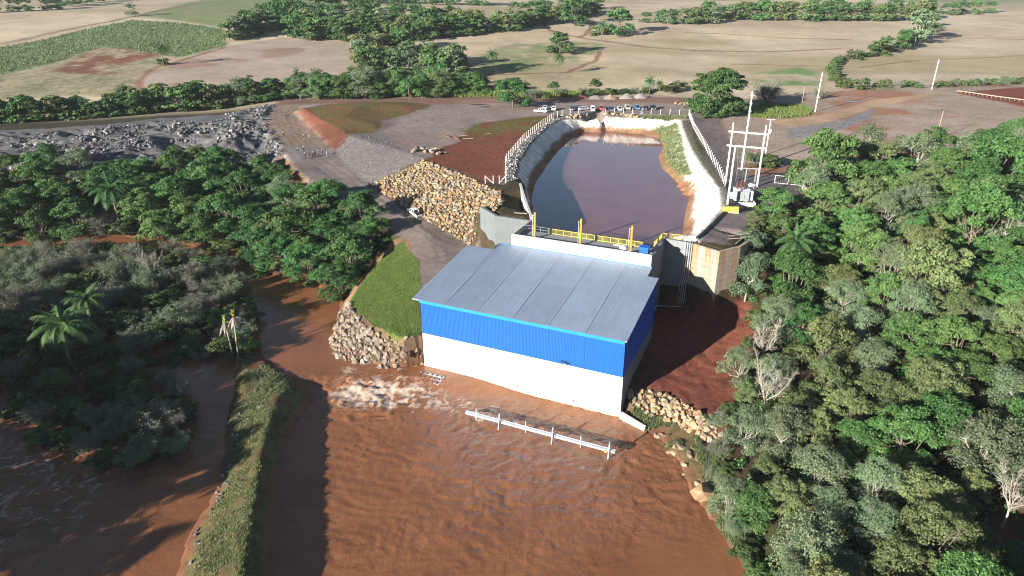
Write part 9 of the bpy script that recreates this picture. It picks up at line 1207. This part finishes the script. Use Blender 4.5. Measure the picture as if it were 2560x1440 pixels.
for (a, b), lb in (((g[0], g[1]), 'white braced fence panel at the terrace edge away from the canal fence'), ((g[3], g[2]), 'white braced fence panel joined to the canal fence')):
    t = tag(empty('braced_fence', (0, 0, 0)), lb, 'fence')
    for q in (a, b): MB().bar(q - Vector((0, 0, .3)), q + Vector((0, 0, 2.1)), .12).build('post', M['pole'], t)
    MB().bar(a + Vector((0, 0, 1.9)), b + Vector((0, 0, .15)), .09).build('brace', M['pole'], t)
    for zz in (.5, 1.2, 1.9): MB().tube([a + Vector((0, 0, zz)), b + Vector((0, 0, zz))], .02, 3).build('wire', M['galv'], t)
# ---------------------------------------------------------------- batter boards on the red building pad, scrap, puddles
a, b = Vector(BATTER[0]), Vector(BATTER[1]); t = tag(empty('batter_board', (0, 0, 0)), 'long yellow timber setting-out rail beside the red soil pad', 'rail')
n = 16
for k in range(n): q = a.lerp(b, k / (n - 1)); q.z = hz(q.x, q.y); MB().bar(q - Vector((0, 0, .2)), q + Vector((0, 0, 1.)), .12).build('stake', M['wood'], t)
qs = [a.lerp(b, k / 8) for k in range(9)]
for k in range(8): q0, q1 = qs[k], qs[k + 1]; MB().bar((q0.x, q0.y, hz(q0.x, q0.y) + .95), (q1.x, q1.y, hz(q1.x, q1.y) + .95), .08, .3).build('board', M['wood'], t)
M['rust'] = simple('rusty_steel', (.16, .07, .045), .8, var=.3, scale=3.)
rg = random.Random(8); sx, sy = LAND['parking_ground'] and (0, 0) or (0, 0)
for k, (x, y, a, L_, m_, lb) in enumerate(((-21, 222, 2.3, 3.2, 'rust', 'rusty steel channel lying on the gravel with timber bits'), (-17.5, 219.5, 2.0, 3.4, 'rust', 'long rusty steel bar lying on the gravel near the timber'), (-16, 223, .2, 3., 'wood', 'thin timber lath lying between the rusty bars'), (-14, 218.5, .1, 3.4, 'wood', 'pale timber plank beyond the rusty bars'), (-8, 226, .3, 2.2, 'wood', 'short pale timber on the gravel near the terrace grass'))):
    c_ = Vector((math.cos(a), math.sin(a), 0)) * L_ / 2; tag(MB().bar((x - c_.x, y - c_.y, hz(x - c_.x, y - c_.y) + .15), (x + c_.x, y + c_.y, hz(x + c_.x, y + c_.y) + .3), .5 if m_ == 'rust' else .22, .3 if m_ == 'rust' else .12).build('scrap_beam', M[m_]), lb, 'scrap')
# ---------------------------------------------------------------- air
hm = bpy.data.materials.new('haze_air'); hm.use_nodes = True; hn = hm.node_tree; hn.nodes.clear()
pv = hn.nodes.new('ShaderNodeVolumePrincipled'); pv.inputs['Color'].default_value = (.80, .88, 1., 1); pv.inputs['Density'].default_value = .00006; pv.inputs['Anisotropy'].default_value = .0
ho = hn.nodes.new('ShaderNodeOutputMaterial'); hn.links.new(pv.outputs[0], ho.inputs['Volume'])
tag(MB().box(-2700, 2700, -200, 3300, -8, 125).build('haze', hm), 'thin bluish haze in the air over the fields', None, None, 'stuff')
